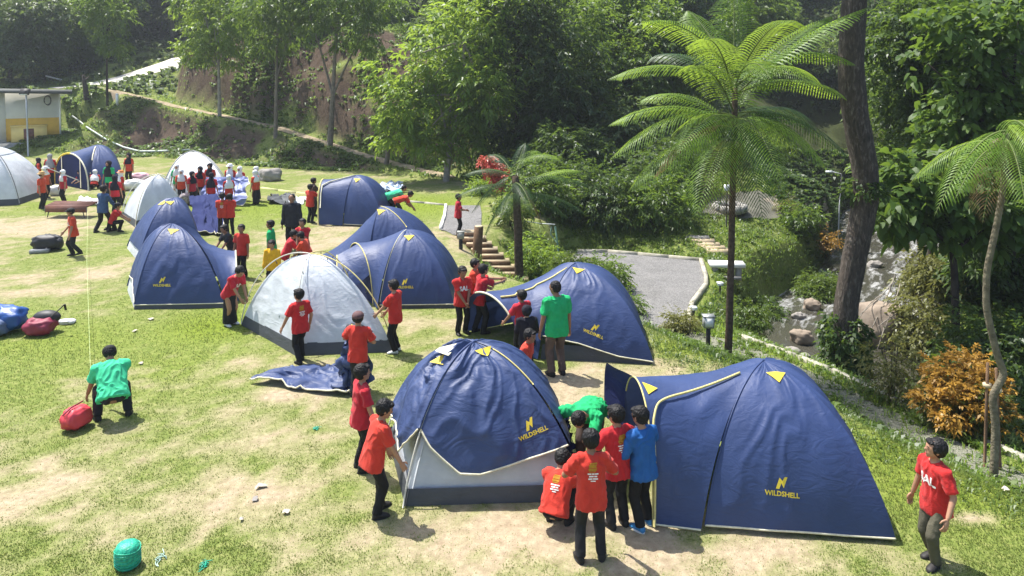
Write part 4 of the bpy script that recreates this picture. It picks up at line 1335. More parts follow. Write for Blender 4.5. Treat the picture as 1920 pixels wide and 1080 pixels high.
    for s_, e_, w_, sg in ((shR, elR, wrR, 1), (shL, elL, wrL, -1)):
        d = (w_ - e_).normalized()
        inn = (-rt * sg); inn = (inn - d * inn.dot(d)).normalized()          # palm faces the body
        ac = d.cross(inn).normalized()
        if ac.dot(fw) < 0: ac = -ac                                          # thumb side looks forward
        pc = w_ + d * .045 * H
        M_ = Matrix((ac, inn, d)).transposed()
        b.ball(pc, np.array([.026, .012, .042]) * H, 10, 7, M_)
        if near:
            for q_, (o_, L_) in enumerate(((.019, .043), (.007, .048), (-.006, .045), (-.018, .036))):
                p0 = w_ + d * .070 * H + ac * o_ * H
                p1 = p0 + (d * .9 + inn * .25 + ac * o_ * 3).normalized() * L_ * .45 * H
                p2 = p1 + (d * .75 + inn * .65).normalized() * L_ * .33 * H
                p3 = p2 + (d * .5 + inn * .9).normalized() * L_ * .25 * H
                ex.tube([p0 - d * .012 * H, p0, p1, p2, p3], np.array([.0062, .0065, .006, .0055, .0042]) * H, 7)
            p0 = w_ + d * .022 * H + ac * .016 * H
            p1 = p0 + (d * .7 + ac * .75 + inn * .2).normalized() * .030 * H
            p2 = p1 + (d * .9 + ac * .2 + inn * .35).normalized() * .026 * H
            ex.tube([p0 - ac * .008 * H, p0, p1, p2], np.array([.0085, .0085, .0072, .0052]) * H, 7)
        else:
            b.ball(w_ + d * .085 * H + inn * .008 * H, np.array([.02, .012, .028]) * H, 8, 6, M_)
            b.ball(w_ + d * .04 * H + ac * .026 * H, np.array([.010, .010, .022]) * H, 8, 6, M_)
    body = blend(b, 'body', sk, vox * .8, 2, extra=ex if near else None, parent=root)
    # ---- face
    if near:
        for s_ in (-1, 1):
            MB().ball(P(.30 * s_, .735, .02), np.array([.115, .05, .055]) * hs, 8, 5, HM).build('eye', M_eye, root)
            MB().tube([P(.14 * s_, .80, .20), P(.30 * s_, .79, .24), P(.46 * s_, .70, .20)], .032 * hs, 5).build('eyebrow', M_hair, root)
        MB().ball(P(0, .80, -.52), np.array([.21, .07, .055]) * hs, 8, 5, HM).build('mouth', M_lip, root)
    # ---- shirt
    c = MB(); S_ = H * loose
    hem = -.085 if pose in ('stand', 'walk') else -.05
    pts = [(hem, .118, .092), (hem + .03, .117, .091), (.03, .110, .084), (.12, .104, .077), (.20, .109, .075), (.255, .112, .070), (.285, .098, .060), (.312, .060, .045), (.325, .036, .036)]
    C, A, B = [], [], []
    for t_, w_, d_ in pts:
        f = np.clip(t_ / .2, 0, 1)
        r_ = (prt * (1 - f) + rt * f).normalized(); ff_ = up.cross(r_)
        cc = pel + up * t_ * H
        if t_ < 0 and pose in ('squat', 'kneel'): cc = pel + up * t_ * H * .6 - fw * .0
        C.append(cc); A.append(r_ * w_ * wide * S_); B.append(ff_ * d_ * S_)
    c.rings(C, A, B, 18, pw=.85)
    for s_, e_, w_ in ((shR, elR, wrR), (shL, elL, wrL)):
        cone(c, s_ - (s_ - chest) * .3, s_, .050 * S_, .048 * S_)
        if sleeves == 'short':
            q_ = s_ + (e_ - s_) * .80
            d_ = (q_ - s_).normalized(); a_ = d_.cross(fw).normalized() if abs(d_.dot(fw)) < .9 else d_.cross(rt).normalized(); b_ = d_.cross(a_)
            c.rings([s_ - d_ * .02 * H, s_, s_ + (q_ - s_) * .5, q_], [a_ * r_ * S_ for r_ in (.03, .044, .043, .046)], [b_ * r_ * S_ for r_ in (.03, .046, .044, .047)], 12)
        else:
            cone(c, s_, e_, .045 * S_, .038 * S_); cone(c, e_, w_, .037 * S_, .029 * S_)
    shirt = blend(c, 'shirt' if top not in ('dark', 'blue', 'denim', 'black') else 'jacket', TOPS[top], vox, 3, .012 * H, R.rand() * 30, parent=root)
    # ---- trousers or skirt
    c = MB()
    if skirt:
        an = (anR + anL) / 2
        C = [pel + up * .03 * H, pel - V3((0, 0, .06 * H)), (pel + an) / 2, an + V3((0, 0, .0))]
        c.rings(C, [V3((1, 0, 0)) * r_ * H for r_ in (.075, .092, .10, .115)], [V3((0, 1, 0)) * r_ * H for r_ in (.06, .08, .09, .10)], 16)
        nm = 'skirt'
    else:
        c.rings([pel - up * .05 * H, pel, pel + up * .05 * H], [prt * r_ * H for r_ in (.085, .090, .082)], [pfw * r_ * H for r_ in (.07, .072, .062)], 14)
        for h_, k_, n_ in ((hipR, knR, anR), (hipL, knL, anL)):
            cone(c, h_, k_, .058 * H, .046 * H)
            d_ = (n_ - k_).normalized(); a_ = V3((1, 0, 0)); a_ = (a_ - d_ * a_.dot(d_)).normalized(); b_ = d_.cross(a_)
            e_ = n_ + d_ * .004 * H
            c.rings([k_ - d_ * .03 * H, k_, k_ + (e_ - k_) * .5, e_], [a_ * r_ * H for r_ in (.03, .046, .040, .040)], [b_ * r_ * H for r_ in (.03, .046, .042, .042)], 12)
        nm = 'trousers'
    blend(c, nm, BOTS[bottom], vox, 3, .007 * H, R.rand() * 30, parent=root)
    # ---- shoes
    ms = {'dark': M_shoe, 'blue': M_bshoe, 'white': M_wshoe, 'sandal': M_shoe}[shoe]
    for s_, f_, n_ in ((1, rf, anR), (-1, lf, anL)):
        c = MB()
        dd = V3((.18 * s_, 1, 0)).normalized(); aa = V3((dd.y, -dd.x, 0)); base = V3((n_.x, n_.y, f_.z))
        Cc = [(-.038, .020, .016), (-.03, .027, .026), (.0, .029, .032), (.04, .030, .024), (.075, .033, .018), (.10, .026, .013), (.112, .012, .008)]
        c.rings([base + dd * y_ * H + V3((0, 0, h_ * H)) for y_, w_, h_ in Cc], [aa * w_ * H for y_, w_, h_ in Cc], [V3((0, 0, 1)) * h_ * H for y_, w_, h_ in Cc], 12)
        so = c.build('shoe', ms, root)
        if near:
            MB().rings([base + V3((0, 0, z_ * H)) + dd * .036 * H for z_ in (0, .008)], [dd * .082 * H] * 2, [aa * .034 * H] * 2, 14).build('sole', M_wshoe if shoe == 'blue' else M_cap, so)
    # ---- head cover
    def skull(mb, k=1.0, drop=0.0):
        mb.ball(P(0, -.25, .22), np.array([.91, .95, .92]) * hs * k, 16, 11, HM)
        mb.ball(P(0, -.36, -.10), np.array([.84, .70, .72]) * hs * k, 14, 9, HM)
    if head in ('hair', 'cap', 'capr', 'hat', 'orange', 'crop'):
        c = MB()
        if head in ('hair', 'crop'):
            skull(c, .93 if head == 'crop' else .98)
            if head == 'hair':
                c.ball(P(.0, .50, .70), np.array([.60, .34, .22]) * hs, 12, 8, HM)     # fringe
                for s_ in (-1, 1): c.ball(P(.72 * s_, .02, .15), np.array([.15, .30, .36]) * hs, 10, 7, HM)
        else:
            c.ball(P(0, -.18, .0), np.array([.86, .86, .70]) * hs, 14, 9, HM)
        blend(c, 'hair', M_hair, vox * .6, 1, .008 * H, R.rand() * 30, parent=root, fs=70)
    if head in ('cap', 'capr'):
        c = MB(); c.ball(P(0, -.08, .34), np.array([.92, 1.02, .74]) * hs, 16, 10, HM)
        o = c.build('cap', M_cap if head == 'cap' else M_capr, root)
        MB().rings([P(0, .70, .36), P(0, .74, .42)], [HM @ V3((.62, 0, 0)) * hs] * 2, [HM @ V3((0, .75, -.12)) * hs] * 2, 16).build('cap_brim', M_cap if head == 'cap' else M_capr, o)
    if head in ('hat', 'orange', 'whitehat'):
        mt = {'hat': M_straw, 'orange': M_orange, 'whitehat': M_whitec}[head]
        c = MB(); c.rings([P(0, -.05, h_) for h_ in (.30, .36, .45, .8, 1.12, 1.2)], [HM @ V3((r_, 0, 0)) * hs for r_ in (1.5, 1.5, .98, .92, .8, .4)], [HM @ V3((0, r_, 0)) * hs for r_ in (1.55, 1.55, 1.05, 1.0, .85, .4)], 18)
        c.build('hat', mt, root)
    if head in ('veil_white', 'veil_black', 'veil_grey', 'whitehat', 'veil_orange', 'hoodie') or hood:
        mt = {'veil_white': M_whitec, 'veil_black': M_blackc, 'veil_grey': M_greyc, 'whitehat': M_whitec, 'hoodie': M_blackc}.get(head, M_whitec)
        c = MB()
        c.ball(P(0, -.16, .20), np.array([.99, 1.06, 1.0]) * hs, 16, 11, HM); c.ball(P(0, -.30, -.10), np.array([.92, .8, .8]) * hs, 14, 9, HM)
        c.ball(P(0, .05, -.62), np.array([.80, .80, .55]) * hs, 14, 9, HM)
        if head != 'hoodie':
            ch = cape
            c.rings([neck + hu * .02 * H, chest - up * .01 * H, chest - up * .07 * H * ch - fw * .004 * H, chest - up * .14 * H * ch], [rt * r_ * H for r_ in (.055, .118, .135, .128)], [fw * r_ * H for r_ in (.055, .082, .098, .096)], 18)
        blend(c, 'hijab' if head != 'hoodie' else 'hood', mt, vox, 3, .008 * H, R.rand() * 30, parent=root)
        if abs(((face + yaw + 180) % 360) - 180) > 60:      # the face shows in the opening
            MB().ball(P(0, .62, -.10), np.array([.52, .40, .66]) * hs, 12, 9, HM).build('face', sk, root)
    # ---- prints on the shirt
    if back or front:
        me = shirt.data
        bt = BVHTree.FromPolygons([v.co for v in me.vertices], [p_.vertices[:] for p_ in me.polygons])
        def onto(name, V2, T, fwd, c0, size, mat):
            out = []
            for x, y in V2:
                q = c0 + rt * (-x * size if fwd else x * size) + up * (y * size)
                dr = fw if fwd else -fw
                h_ = bt.ray_cast(q + dr * .4 * H, -dr, .8 * H)
                out.append((h_[0] if h_[0] is not None else q + dr * .075 * H) + dr * .004)
            link(name, npmesh(name, np.array([tuple(v) for v in out]), np.asarray(T), mat, False), root)
        def bars(rows):
            Vs, Ts = [], []
            for (x0, x1, y0, y1) in rows:
                k = max(1, int((x1 - x0) / .05)); 
                for a_ in range(k):
                    xa, xb = x0 + (x1 - x0) * a_ / k, x0 + (x1 - x0) * (a_ + 1) / k
                    n_ = len(Vs); Vs += [(xa, y0), (xb, y0), (xb, y1), (xa, y1)]; Ts.append((n_, n_ + 1, n_ + 2, n_ + 3))
            return np.array(Vs), np.array(Ts)
        if back:
            c0 = pel + up * .215 * H
            onto('gold_emblem', *bars([(-.30, .30, .30, .52), (-.34, .30, .10, .26), (-.22, .34, .54, .64), (-.30, .22, -.02, .06)]), False, c0, .10 * H, M_gold)
            onto('back_lettering', *bars([(-.40, -.12, -.22, -.12), (-.08, .12, -.22, -.12), (.16, .42, -.22, -.12), (-.30, .05, -.40, -.30), (.10, .32, -.40, -.30), (-.36, -.05, -.58, -.48), (0, .38, -.58, -.48), (-.18, .2, -.74, -.66)]), False, c0, .10 * H, M_wprint)
        if front:
            V2, T = TXT_S
            onto('chest_lettering', V2, T, True, pel + up * .185 * H, .155 * H, M_wprint)
    return root, dict(rt=rt, up=up, fw=fw, P=P, hs=hs, wrR=wrR, wrL=wrL, chest=chest, pel=pel, H=H)
TXT_S = text_polys('SAL', 1.0, .04)
_a, _b = TXT_S[0].min(0), TXT_S[0].max(0)
TXT_S = subdiv2((TXT_S[0] - (_a + _b) / 2) / (_b[0] - _a[0]), TXT_S[1], 1)

# children and grown-ups close to the camera
near = dict(near=True, vox=.011)
person(677, 882, 1.44, -62, 'boy in red with white chest lettering standing behind another boy at the crumpled tent', pose='stand', rh=(.19, .10, .46), lh=(-.17, .08, .45), lean=3, front=True, **near)
person(700, 966, 1.42, -58, 'boy in red leaning toward the crumpled navy tent, arm low, dark sandals', pose='stand', lean=14, rh=(.17, .22, .42), lh=(-.12, .20, .44), rf=(.06, .02, 0), lf=(-.06, .10, 0), nod=14, yaw=-14, shoe='sandal', loose=1.05, **near)
person(1108, 1052, 1.45, 4, 'boy in red seen from behind, gold emblem on back, standing on dry grass', pose='stand', lean=3, rh=(.12, .18, .62), lh=(-.13, .17, .60), rpole=(1, -.4, -.6), lpole=(-1, -.4, -.6), rf=(.085, .02, 0), lf=(-.085, 0, 0), back=True, nod=18, shoe='sandal', loose=1.03, **near)
person(1158, 988, 1.44, 22, 'boy in red between the boy in blue and the one with the gold emblem', pose='stand', lean=3, rh=(.10, .18, .60), lh=(-.13, .18, .62), rpole=(1, -.4, -.6), lpole=(-1, -.4, -.6), back=True, nod=10, yaw=20, **near)
person(1205, 990, 1.43, 30, 'boy in a blue jacket and bright blue shoes by the tent opening', top='blue', sleeves='long', pose='stand', lean=4, rh=(.12, .20, .60), lh=(-.13, .18, .58), rpole=(1, -.5, -.6), shoe='blue', nod=12, yaw=12, rf=(.07, .02, 0), lf=(-.06, -.03, 0), loose=1.03, **near)
person(1046, 982, 1.38, -22, 'boy in red squatting at the corner of the crumpled tent', pose='squat', back=True, nod=28, loose=1.12, rh=(.07, .27, .20), lh=(-.09, .27, .2), **near)
person(1104, 885, 1.66, 158, 'man in a green shirt bending far over toward the fly', top='green', bottom='brown', child=False, pose='bend', lean=74, rh=(.34, .12, .40), lh=(-.10, .40, .34), nod=20, yaw=10, head='crop', twist=-12, **near)
person(1752, 1055, 1.42, 112, 'boy in red and olive trousers walking alone on the grass', bottom='olive', pose='walk', rh=(.20, .02, .44), lh=(-.20, .13, .50), rf=(.05, -.04, 0), lf=(-.05, .06, 0), front=True, twist=-12, yaw=-22, nod=-6, loose=1.04, **near)
person(981, 760, 1.32, -110, 'boy whose head shows above the back of the crumpled tent', pose='stand', at=RM(.17, 11.35), lean=14, yaw=-10, nod=6, **near)
m2 = dict(near=True, vox=.013)
person(1044, 703, 1.70, 22, 'man in a green shirt and brown trousers watching the tent beside him', top='green', bottom='brown', child=False, pose='stand', rh=(.17, .04, .45), lh=(-.17, .06, .44), yaw=30, nod=16, head='crop', shoe='sandal', **m2)
person(993, 690, 1.22, 10, 'small child in a black hooded jacket facing the navy tent', at=RM(.28, 12.85), top='black', sleeves='long', head='hoodie', rh=(.10, .16, .6), lh=(-.10, .16, .6), loose=1.1, **m2)
person(980, 655, 1.32, 40, 'boy in red beside the hooded child, lifting the porch cloth', at=RM(.20, 13.5), pose='stand', rh=(.15, .22, .60), lh=(-.16, .22, .52), yaw=12, **m2)
person(866, 626, 1.40, -150, 'boy in red with clasped hands and lettered chest at the porch cloth', pose='stand', rh=(.03, .15, .52), lh=(-.03, .15, .52), rpole=(1, -.3, -.3), lpole=(-1, -.3, -.3), front=True, nod=12, **m2)
person(899, 624, 1.42, -62, 'boy in red stretching both arms to hold up the porch cloth', pose='stand', lean=10, rh=(.04, .34, .72), lh=(-.05, .36, .74), rpole=(1, 0, -1), lpole=(-1, 0, -1), rf=(.07, .04, 0), lf=(-.07, -.04, 0), **m2)
person(885, 606, 1.38, -100, 'boy in red mostly hidden behind the boy holding up the porch cloth', pose='stand', lean=8, rh=(.1, .25, .6), lh=(-.1, .25, .6), **m2)
person(742, 660, 1.40, 82, 'boy in red gripping the pole at the corner of the grey tent', pose='stand', lh=(-.05, .26, .52), rh=(.10, .18, .50), nod=10, shoe='white', front=True, twist=-15, **m2)
person(564, 678, 1.38, 42, 'boy in red carrying a green plate in front of the grey tent', pose='walk', lh=(-.20, .14, .46), rh=(.16, .04, .48), rf=(.05, .08, 0), lf=(-.05, -.06, 0), back=True, yaw=18, **m2)
person(672, 742, 1.42, -8, 'boy with a maroon cap holding a navy fly and a yellow striped bag', pose='stand', head='capr', rh=(.08, .14, .62), lh=(-.14, .2, .60), rpole=(1, -.4, -.6), lpole=(-1, -.4, -.6), **m2)
person(432, 608, 1.40, -118, 'boy in wide black trousers stooping to the corner of the grey tent', pose='stand', lean=32, lh=(-.02, .36, .36), rh=(.06, .30, .46), nod=24, shoe='white', front=True, skirt=True, **m2)
m3 = dict(near=False, vox=.016)
person(455, 520, 1.38, 165, 'boy in red standing by the porch cloth of the low logo tent', pose='stand', rh=(.16, .05, .45), yaw=20, **m3)
person(436, 512, 1.36, 140, 'boy with dark hair leaning over the porch pole of the low logo tent', top='dark', pose='stand', lean=24, rh=(.1, .3, .5), lh=(-.1, .3, .5), **m3)
person(510, 512, 1.40, 98, 'boy in green standing in profile at the edge of the bare patch', top='green', pose='stand', yaw=0, **m3)
person(512, 548, 1.28, 175, 'boy in a yellow long sleeved shirt behind the grey tent', top='yellow', sleeves='long', pose='stand', nod=10, **m3)
person(549, 468, 1.70, 178, 'man in a dark zipped jacket facing the camera on the bare patch', top='dark', sleeves='long', child=False, pose='stand', head='crop', loose=1.08, skin=M_skind, **m3)
person(570, 505, 1.38, 172, 'boy in red with white lettering among the crouching boys', pose='stand', front=True, rh=(.06, .18, .5), lh=(-.06, .18, .5), yaw=-12, lean=6, **m3)
person(536, 528, 1.34, -70, 'dark haired boy in red bent over between the yellow shirt and others', pose='stand', lean=22, rh=(.06, .3, .5), lh=(-.06, .3, .5), nod=15, **m3)
person(580, 530, 1.34, 80, 'boy in red leaning in beside the lettered boy behind the grey tent', pose='stand', lean=22, rh=(.06, .3, .5), lh=(-.06, .3, .5), nod=18, **m3)
person(418, 441, 1.40, 8, 'boy in red seen from behind holding the trailing navy fly', pose='stand', back=True, rh=(.1, .18, .55), lh=(-.14, .16, .5), rf=(.08, 0, 0), lf=(-.08, 0, 0), **m3)
person(432, 440, 1.36, 40, 'boy in red close beside the one holding the trailing fly', pose='stand', rh=(.1, .18, .55), lh=(-.14, .16, .5), **m3)
person(582, 418, 1.36, -30, 'boy in red steadying the hoop of the silver porch tent', pose='stand', rh=(.04, .26, .72), lh=(-.12, .2, .5), rpole=(1, 0, -1), **m3)
person(588, 404, 1.40, -60, 'boy in a dark shirt behind the hoop of the silver porch tent', top='brown', pose='stand', rh=(.04, .26, .7), **m3)
person(750, 412, 1.40, -80, 'boy in red stooped double beyond the steep navy tent', pose='bend', **m3)
person(736, 408, 1.62, -70, 'man in mint green stooping beside the doubled boy in red', top='mint', child=False, pose='bend', head='crop', **m3)
person(859, 434, 1.38, -85, 'boy in red standing on the gravel at the head of the steps', pose='stand', rh=(.06, .18, .62), lh=(-.06, .18, .60), rpole=(1, -.4, -.6), **m3)
person(139, 480, 1.42, 130, 'boy in red and a dark cap walking past the black pack', head='cap', pose='walk', front=True, rf=(.05, .02, 0), lf=(-.05, -.10, .02), lh=(-.2, .1, .46), rh=(.14, .14, .5), **m3)
person(194, 435, 1.58, -20, 'person in a denim jacket striding past the bench', top='denim', sleeves='long', pose='walk', rf=(.09, .06, 0), lf=(-.1, -.1, 0), rh=(.14, .2, .5), **m3)
person(215, 434, 1.36, -70, 'boy in red crouching at the corner of the tucked grey tent', pose='kneel', nod=14, **m3)
girls = 'girls and teachers by the far tents'
m4 = dict(near=False, vox=.020, group=girls)
person(79, 391, 1.42, -90, 'person in a straw hat and brown vest before the big pale tent', head='hat', top='red', **m4)
person(86, 372, 1.34, -100, 'girl in a white cap hidden behind the straw hat', head='whitehat', top='red', cape=.4, **m4)
person(120, 380, 1.32, 150, 'girl in a white hijab alone behind the bench', head='veil_white', **m4)
person(95, 350, 1.50, 20, 'woman in a grey hijab at the arched doorway', head='veil_grey', skirt=True, cape=1.6, **m4)
person(73, 352, 1.36, -60, 'girl in a black hijab between two pale and navy tents', head='veil_black', **m4)
person(155, 352, 1.36, 160, 'girl in a dark hijab squatting before the arched doorway', head='veil_black', pose='squat', **m4)
person(178, 354, 1.38, 20, 'girl in a white hijab squatting with her back turned', head='veil_white', pose='squat', cape=1.5, **m4)
person(206, 372, 1.56, 170, 'woman in a long black hijab and green sash', head='veil_black', top='green', skirt=True, cape=1.5, **m4)
person(243, 345, 1.44, 178, 'girl in a black hijab standing clear of the navy tent', head='veil_black', **m4)
person(227, 384, 1.36, -40, 'girl with an orange hat over her white hijab', head='orange', hood=True, **m4)
person(217, 398, 1.40, 0, 'girl in a black hijab with her back turned near the denim jacket', head='veil_black', cape=1.4, **m4)
person(333, 372, 1.42, -170, 'girl in a white hijab and green dress by the bowed pole', head='veil_white', top='green', skirt=True, **m4)
person(341, 382, 1.38, -160, 'girl in a white hijab and red shirt by the bowed pole', head='veil_white', **m4)
person(361, 386, 1.36, -120, 'girl in a black cap like hijab holding an end of the fly', head='veil_black', **m4)
person(377, 378, 1.42, 175, 'girl in a black hijab behind the stretched fly', head='veil_black', **m4)
person(395, 372, 1.46, 178, 'taller girl in a black hijab looking over the stretched fly', head='veil_black', **m4)
person(397, 391, 1.40, 0, 'girl in a black hijab with her back turned holding the fly', head='veil_black', cape=1.5, **m4)
person(433, 374, 1.46, 176, 'girl in a white hat over a white hijab behind the fly', head='whitehat', **m4)
person(451, 375, 1.38, 174, 'girl in a plain white hijab behind the silver side of the fly', head='veil_white', **m4)
person(430, 392, 1.32, 30, 'girl in a white hijab standing before the stretched fly', head='veil_white', cape=1.3, **m4)
person(480, 383, 1.36, 70, 'girl in a white hijab and long black skirt at the end of the fly', head='veil_white', skirt=True, **m4)
person(482, 376, 1.40, 100, 'girl in a white hijab half hidden at the end of the fly', head='veil_white', skirt=True, **m4)
# ------------------------------------------------------------------ plants
def unit(v): return v / (np.linalg.norm(v, axis=-1, keepdims=True) + 1e-9)

def leaves(base, dirs, nrm, L, Wd, tint, droop=.25, fold=.18, wide=False):
    """one bent blade per row; returns verts, quads, tint"""
    n = len(base)
    d = unit(dirs); nn = unit(nrm - d * (nrm * d).sum(-1, keepdims=True)); s = np.cross(d, nn)
    L = np.broadcast_to(L, (n,))[:, None]; Wd = np.broadcast_to(Wd, (n,))[:, None]
    down = np.array([0, 0, -1.0])
    if not wide:
        mid = base + d * L * .45
        V = np.stack([base, mid + s * Wd * .5 + nn * Wd * fold, base + d * L + down * L * droop, mid - s * Wd * .5 + nn * Wd * fold], 1)
        q = np.arange(n)[:, None] * 4 + np.array([[0, 1, 2, 3]])
        return V.reshape(-1, 3), q, np.repeat(tint, 4)
    m1, m2 = base + d * L * .28, base + d * L * .68 + down * L * droop * .4
    V = np.stack([base, m1 + s * Wd * .46 + nn * Wd * fold, m2 + s * Wd * .42 + nn * Wd * fold * .7, base + d * L + down * L * droop,
                  m2 - s * Wd * .42 + nn * Wd * fold * .7, m1 - s * Wd * .46 + nn * Wd * fold], 1)
    a = np.arange(n)[:, None] * 6
    q = np.concatenate([a + [[0, 1, 2, 5]], a + [[5, 2, 3, 4]]])
    return V.reshape(-1, 3), q, np.repeat(tint, 6)

def crown_mesh(name, lobes, mat, dens=1.0, L=.2, asp=.36, per=9, twig=.55, droop=.35, shell=.45, gap=.42, gsc=.9, wide=False, rs=None, tj=.5):
    """leaf sprays through the volume of several uneven lobes; lobes: (centre, radius or (rx,ry,rz))"""
    rs = rs or R
    B, D_, N_, LL, T_ = [], [], [], [], []
    for c, r in lobes:
        r = np.broadcast_to(np.asarray(r, float), (3,))
        area = 4 * np.pi * (r[0] * r[1] + r[1] * r[2] + r[0] * r[2]) / 3
        n = int(area * 16 * dens / max(.3, (L / .2)) ** 1.6)
        u = unit(rs.randn(n, 3))
        k = (1 - shell) + shell * rs.rand(n) ** .7
        k = np.where(rs.rand(n) < .18, rs.rand(n) * .7, k)
        off = u * r * k[:, None] * (.78 + .44 * fbm(u * 1.7 + np.asarray(c) * 1.3, 2))[:, None]
        p = np.asarray(c) + off
        keep = fbm(p * gsc + 31, 2) > gap - .12 * rs.rand(n)
        p, u = p[keep], u[keep]
        m = len(p)
        if m == 0: continue
        td = unit(u * [1, 1, .5] + rs.randn(m, 3) * .45 + [0, 0, -droop * .6])
        tl = twig * (.6 + .7 * rs.rand(m))
        tn = rs.rand(m)
        clump = fbm(p * 1.1 + 7, 2)
        side = unit(np.cross(td, [0, 0, 1.0]) + rs.randn(m, 3) * .25)
        for i in range(per):
            f = (i + .5) / per
            sg = 1 if i % 2 else -1
            b = p + td * (tl * f)[:, None] + [0, 0, -.25 * droop * f * f]
            d = unit(td * (.45 + .5 * f) + side * sg * (1.0 - .6 * f) + rs.randn(m, 3) * .22 + [0, 0, -droop * .5])
            B.append(b); D_.append(d); N_.append(unit(np.array([0, 0, 1.0]) + rs.randn(m, 3) * .55))
            LL.append(L * (.7 + .6 * rs.rand(m)) * (1 - .25 * abs(f - .5)))
            T_.append(np.clip(.12 + .45 * clump * tj * 1.3 + .25 * tn + .22 * rs.rand(m), 0, 1))
    B, D_, N_, LL, T_ = (np.concatenate(x) for x in (B, D_, N_, LL, T_))
    V, q, t = leaves(B, D_, N_, LL, LL * asp, T_, wide=wide)
    return npmesh(name, V, q, mat, False, attr={'tint': t})

M_bark = simple('grey_bark', (.16, .135, .105), .9, .35, 6, .1, bump=.8, bscale=18)
M_barkd = simple('dark_bark', (.045, .035, .028), .9, .4, 6, .1, bump=.9, bscale=22)
M_barkp = simple('pale_bark', (.27, .24, .20), .9, .3, 5, .1, bump=.6, bscale=18)
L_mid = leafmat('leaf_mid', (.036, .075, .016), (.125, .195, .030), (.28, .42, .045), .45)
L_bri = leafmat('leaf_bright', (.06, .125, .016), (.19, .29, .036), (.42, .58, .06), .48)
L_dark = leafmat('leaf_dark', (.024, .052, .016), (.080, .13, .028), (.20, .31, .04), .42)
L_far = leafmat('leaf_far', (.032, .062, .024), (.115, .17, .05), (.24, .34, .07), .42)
L_gloss = leafmat('leaf_gloss', (.028, .066, .015), (.10, .165, .027), (.24, .37, .045), .40, .5, .28)
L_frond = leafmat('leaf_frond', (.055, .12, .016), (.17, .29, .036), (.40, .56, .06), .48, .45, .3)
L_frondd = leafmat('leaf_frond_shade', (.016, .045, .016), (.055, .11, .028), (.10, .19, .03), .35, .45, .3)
L_orange = leafmat('leaf_orange', (.15, .095, .014), (.60, .33, .05), (.6, .32, .05), .35)
L_ogreen = leafmat('leaf_olive', (.045, .075, .013), (.15, .17, .03), (.3, .32, .05), .35)
L_pink = leafmat('leaf_coral', (.40, .05, .035), (.68, .13, .09), (.6, .12, .08), .3)
L_dead = leafmat('leaf_dead', (.10, .06, .025), (.24, .15, .06), (.3, .2, .07), .3)
M_fbark = simple('fibrous_fern_bark', (.085, .062, .045), .95, .45, 14, .05, bump=1.0, bscale=45)
M_fbarkp = simple('pale_fern_bark', (.17, .145, .10), .95, .45, 10, .05, bump=1.0, bscale=35)
L_vine = leafmat('leaf_yellowish', (.075, .085, .022), (.21, .21, .055), (.32, .32, .07), .35)
L_low = leafmat('leaf_low', (.030, .065, .012), (.13, .19, .028), (.24, .34, .035), .35)

def trunk_mesh(name, pts, radii, mat, branches=(), n=10, wob=.02, sm=3):
    m = MB()
    pts = np.asarray([tuple(p) for p in pts], float)
    u = np.linspace(0, 1, len(pts)); k = np.linspace(0, 1, max(12, len(pts) * 4))
    P = np.stack([np.interp(k, u, pts[:, i]) for i in range(3)], 1)
    for _ in range(sm): P[1:-1] = (P[:-2] + 2 * P[1:-1] + P[2:]) / 4
    P[1:-1] += (np.stack([vnoise(np.stack([k * 6 + pts[0, 0], k * 0 + i * 9.1], -1)) for i in range(3)], 1)[1:-1] - .5) * wob
    r = np.interp(k, np.linspace(0, 1, len(radii)), radii)
    m.tube(P, r, n)
    for (p0, p1, r0) in branches:
        p0, p1 = np.asarray(tuple(p0)), np.asarray(tuple(p1))
        mid = (p0 + p1) / 2 + [0, 0, .12 * np.linalg.norm(p1 - p0)]
        f = np.linspace(0, 1, 7)[:, None]
        B_ = p0 * (1 - f) ** 2 + mid * 2 * f * (1 - f) + p1 * f ** 2
        m.tube(B_, np.linspace(r0, r0 * .25, 7), 6)
    return m.data(name, mat)

def px_tree(name, label, y, lobes, trunk, rad0, leafm, barkm, group='trees round the lawn', cat='tree', dz=1.0, yoff=None, base=None, **kw):
    """a tree from the photo: lobes as (px, py, r px[, dy]) at a distance y, trunk as a list of (px, py)"""
    tp = [D(px, py, y) for px, py in trunk]
    b = tp[0].copy(); b.z = hz(b.x, b.y) - .1
    tp[0] = b
    root = thing(name, tuple(b), label, cat, group)
    lb = []
    for l in lobes:
        yy = y + (l[3] if len(l) > 3 else R.uniform(-1, 1) * l[2] / ppm(y) * .5)
        c = D(l[0], l[1], yy); r = l[2] / ppm(yy)
        lb.append((np.array(tuple(c - b)), (r, r * .9, r * .9)))
    rs = np.linspace(rad0, rad0 * .35, len(tp))
    br = [(tuple(tp[min(len(tp) - 1, 1 + (i % max(1, len(tp) - 1)))] - b), c, rad0 * .4) for i, (c, r) in enumerate(lb)]
    link('trunk', trunk_mesh('trunk', [p - b for p in tp], rs, barkm, br), root)
    link('crown', crown_mesh('crown', lb, leafm, **kw), root)
    return root

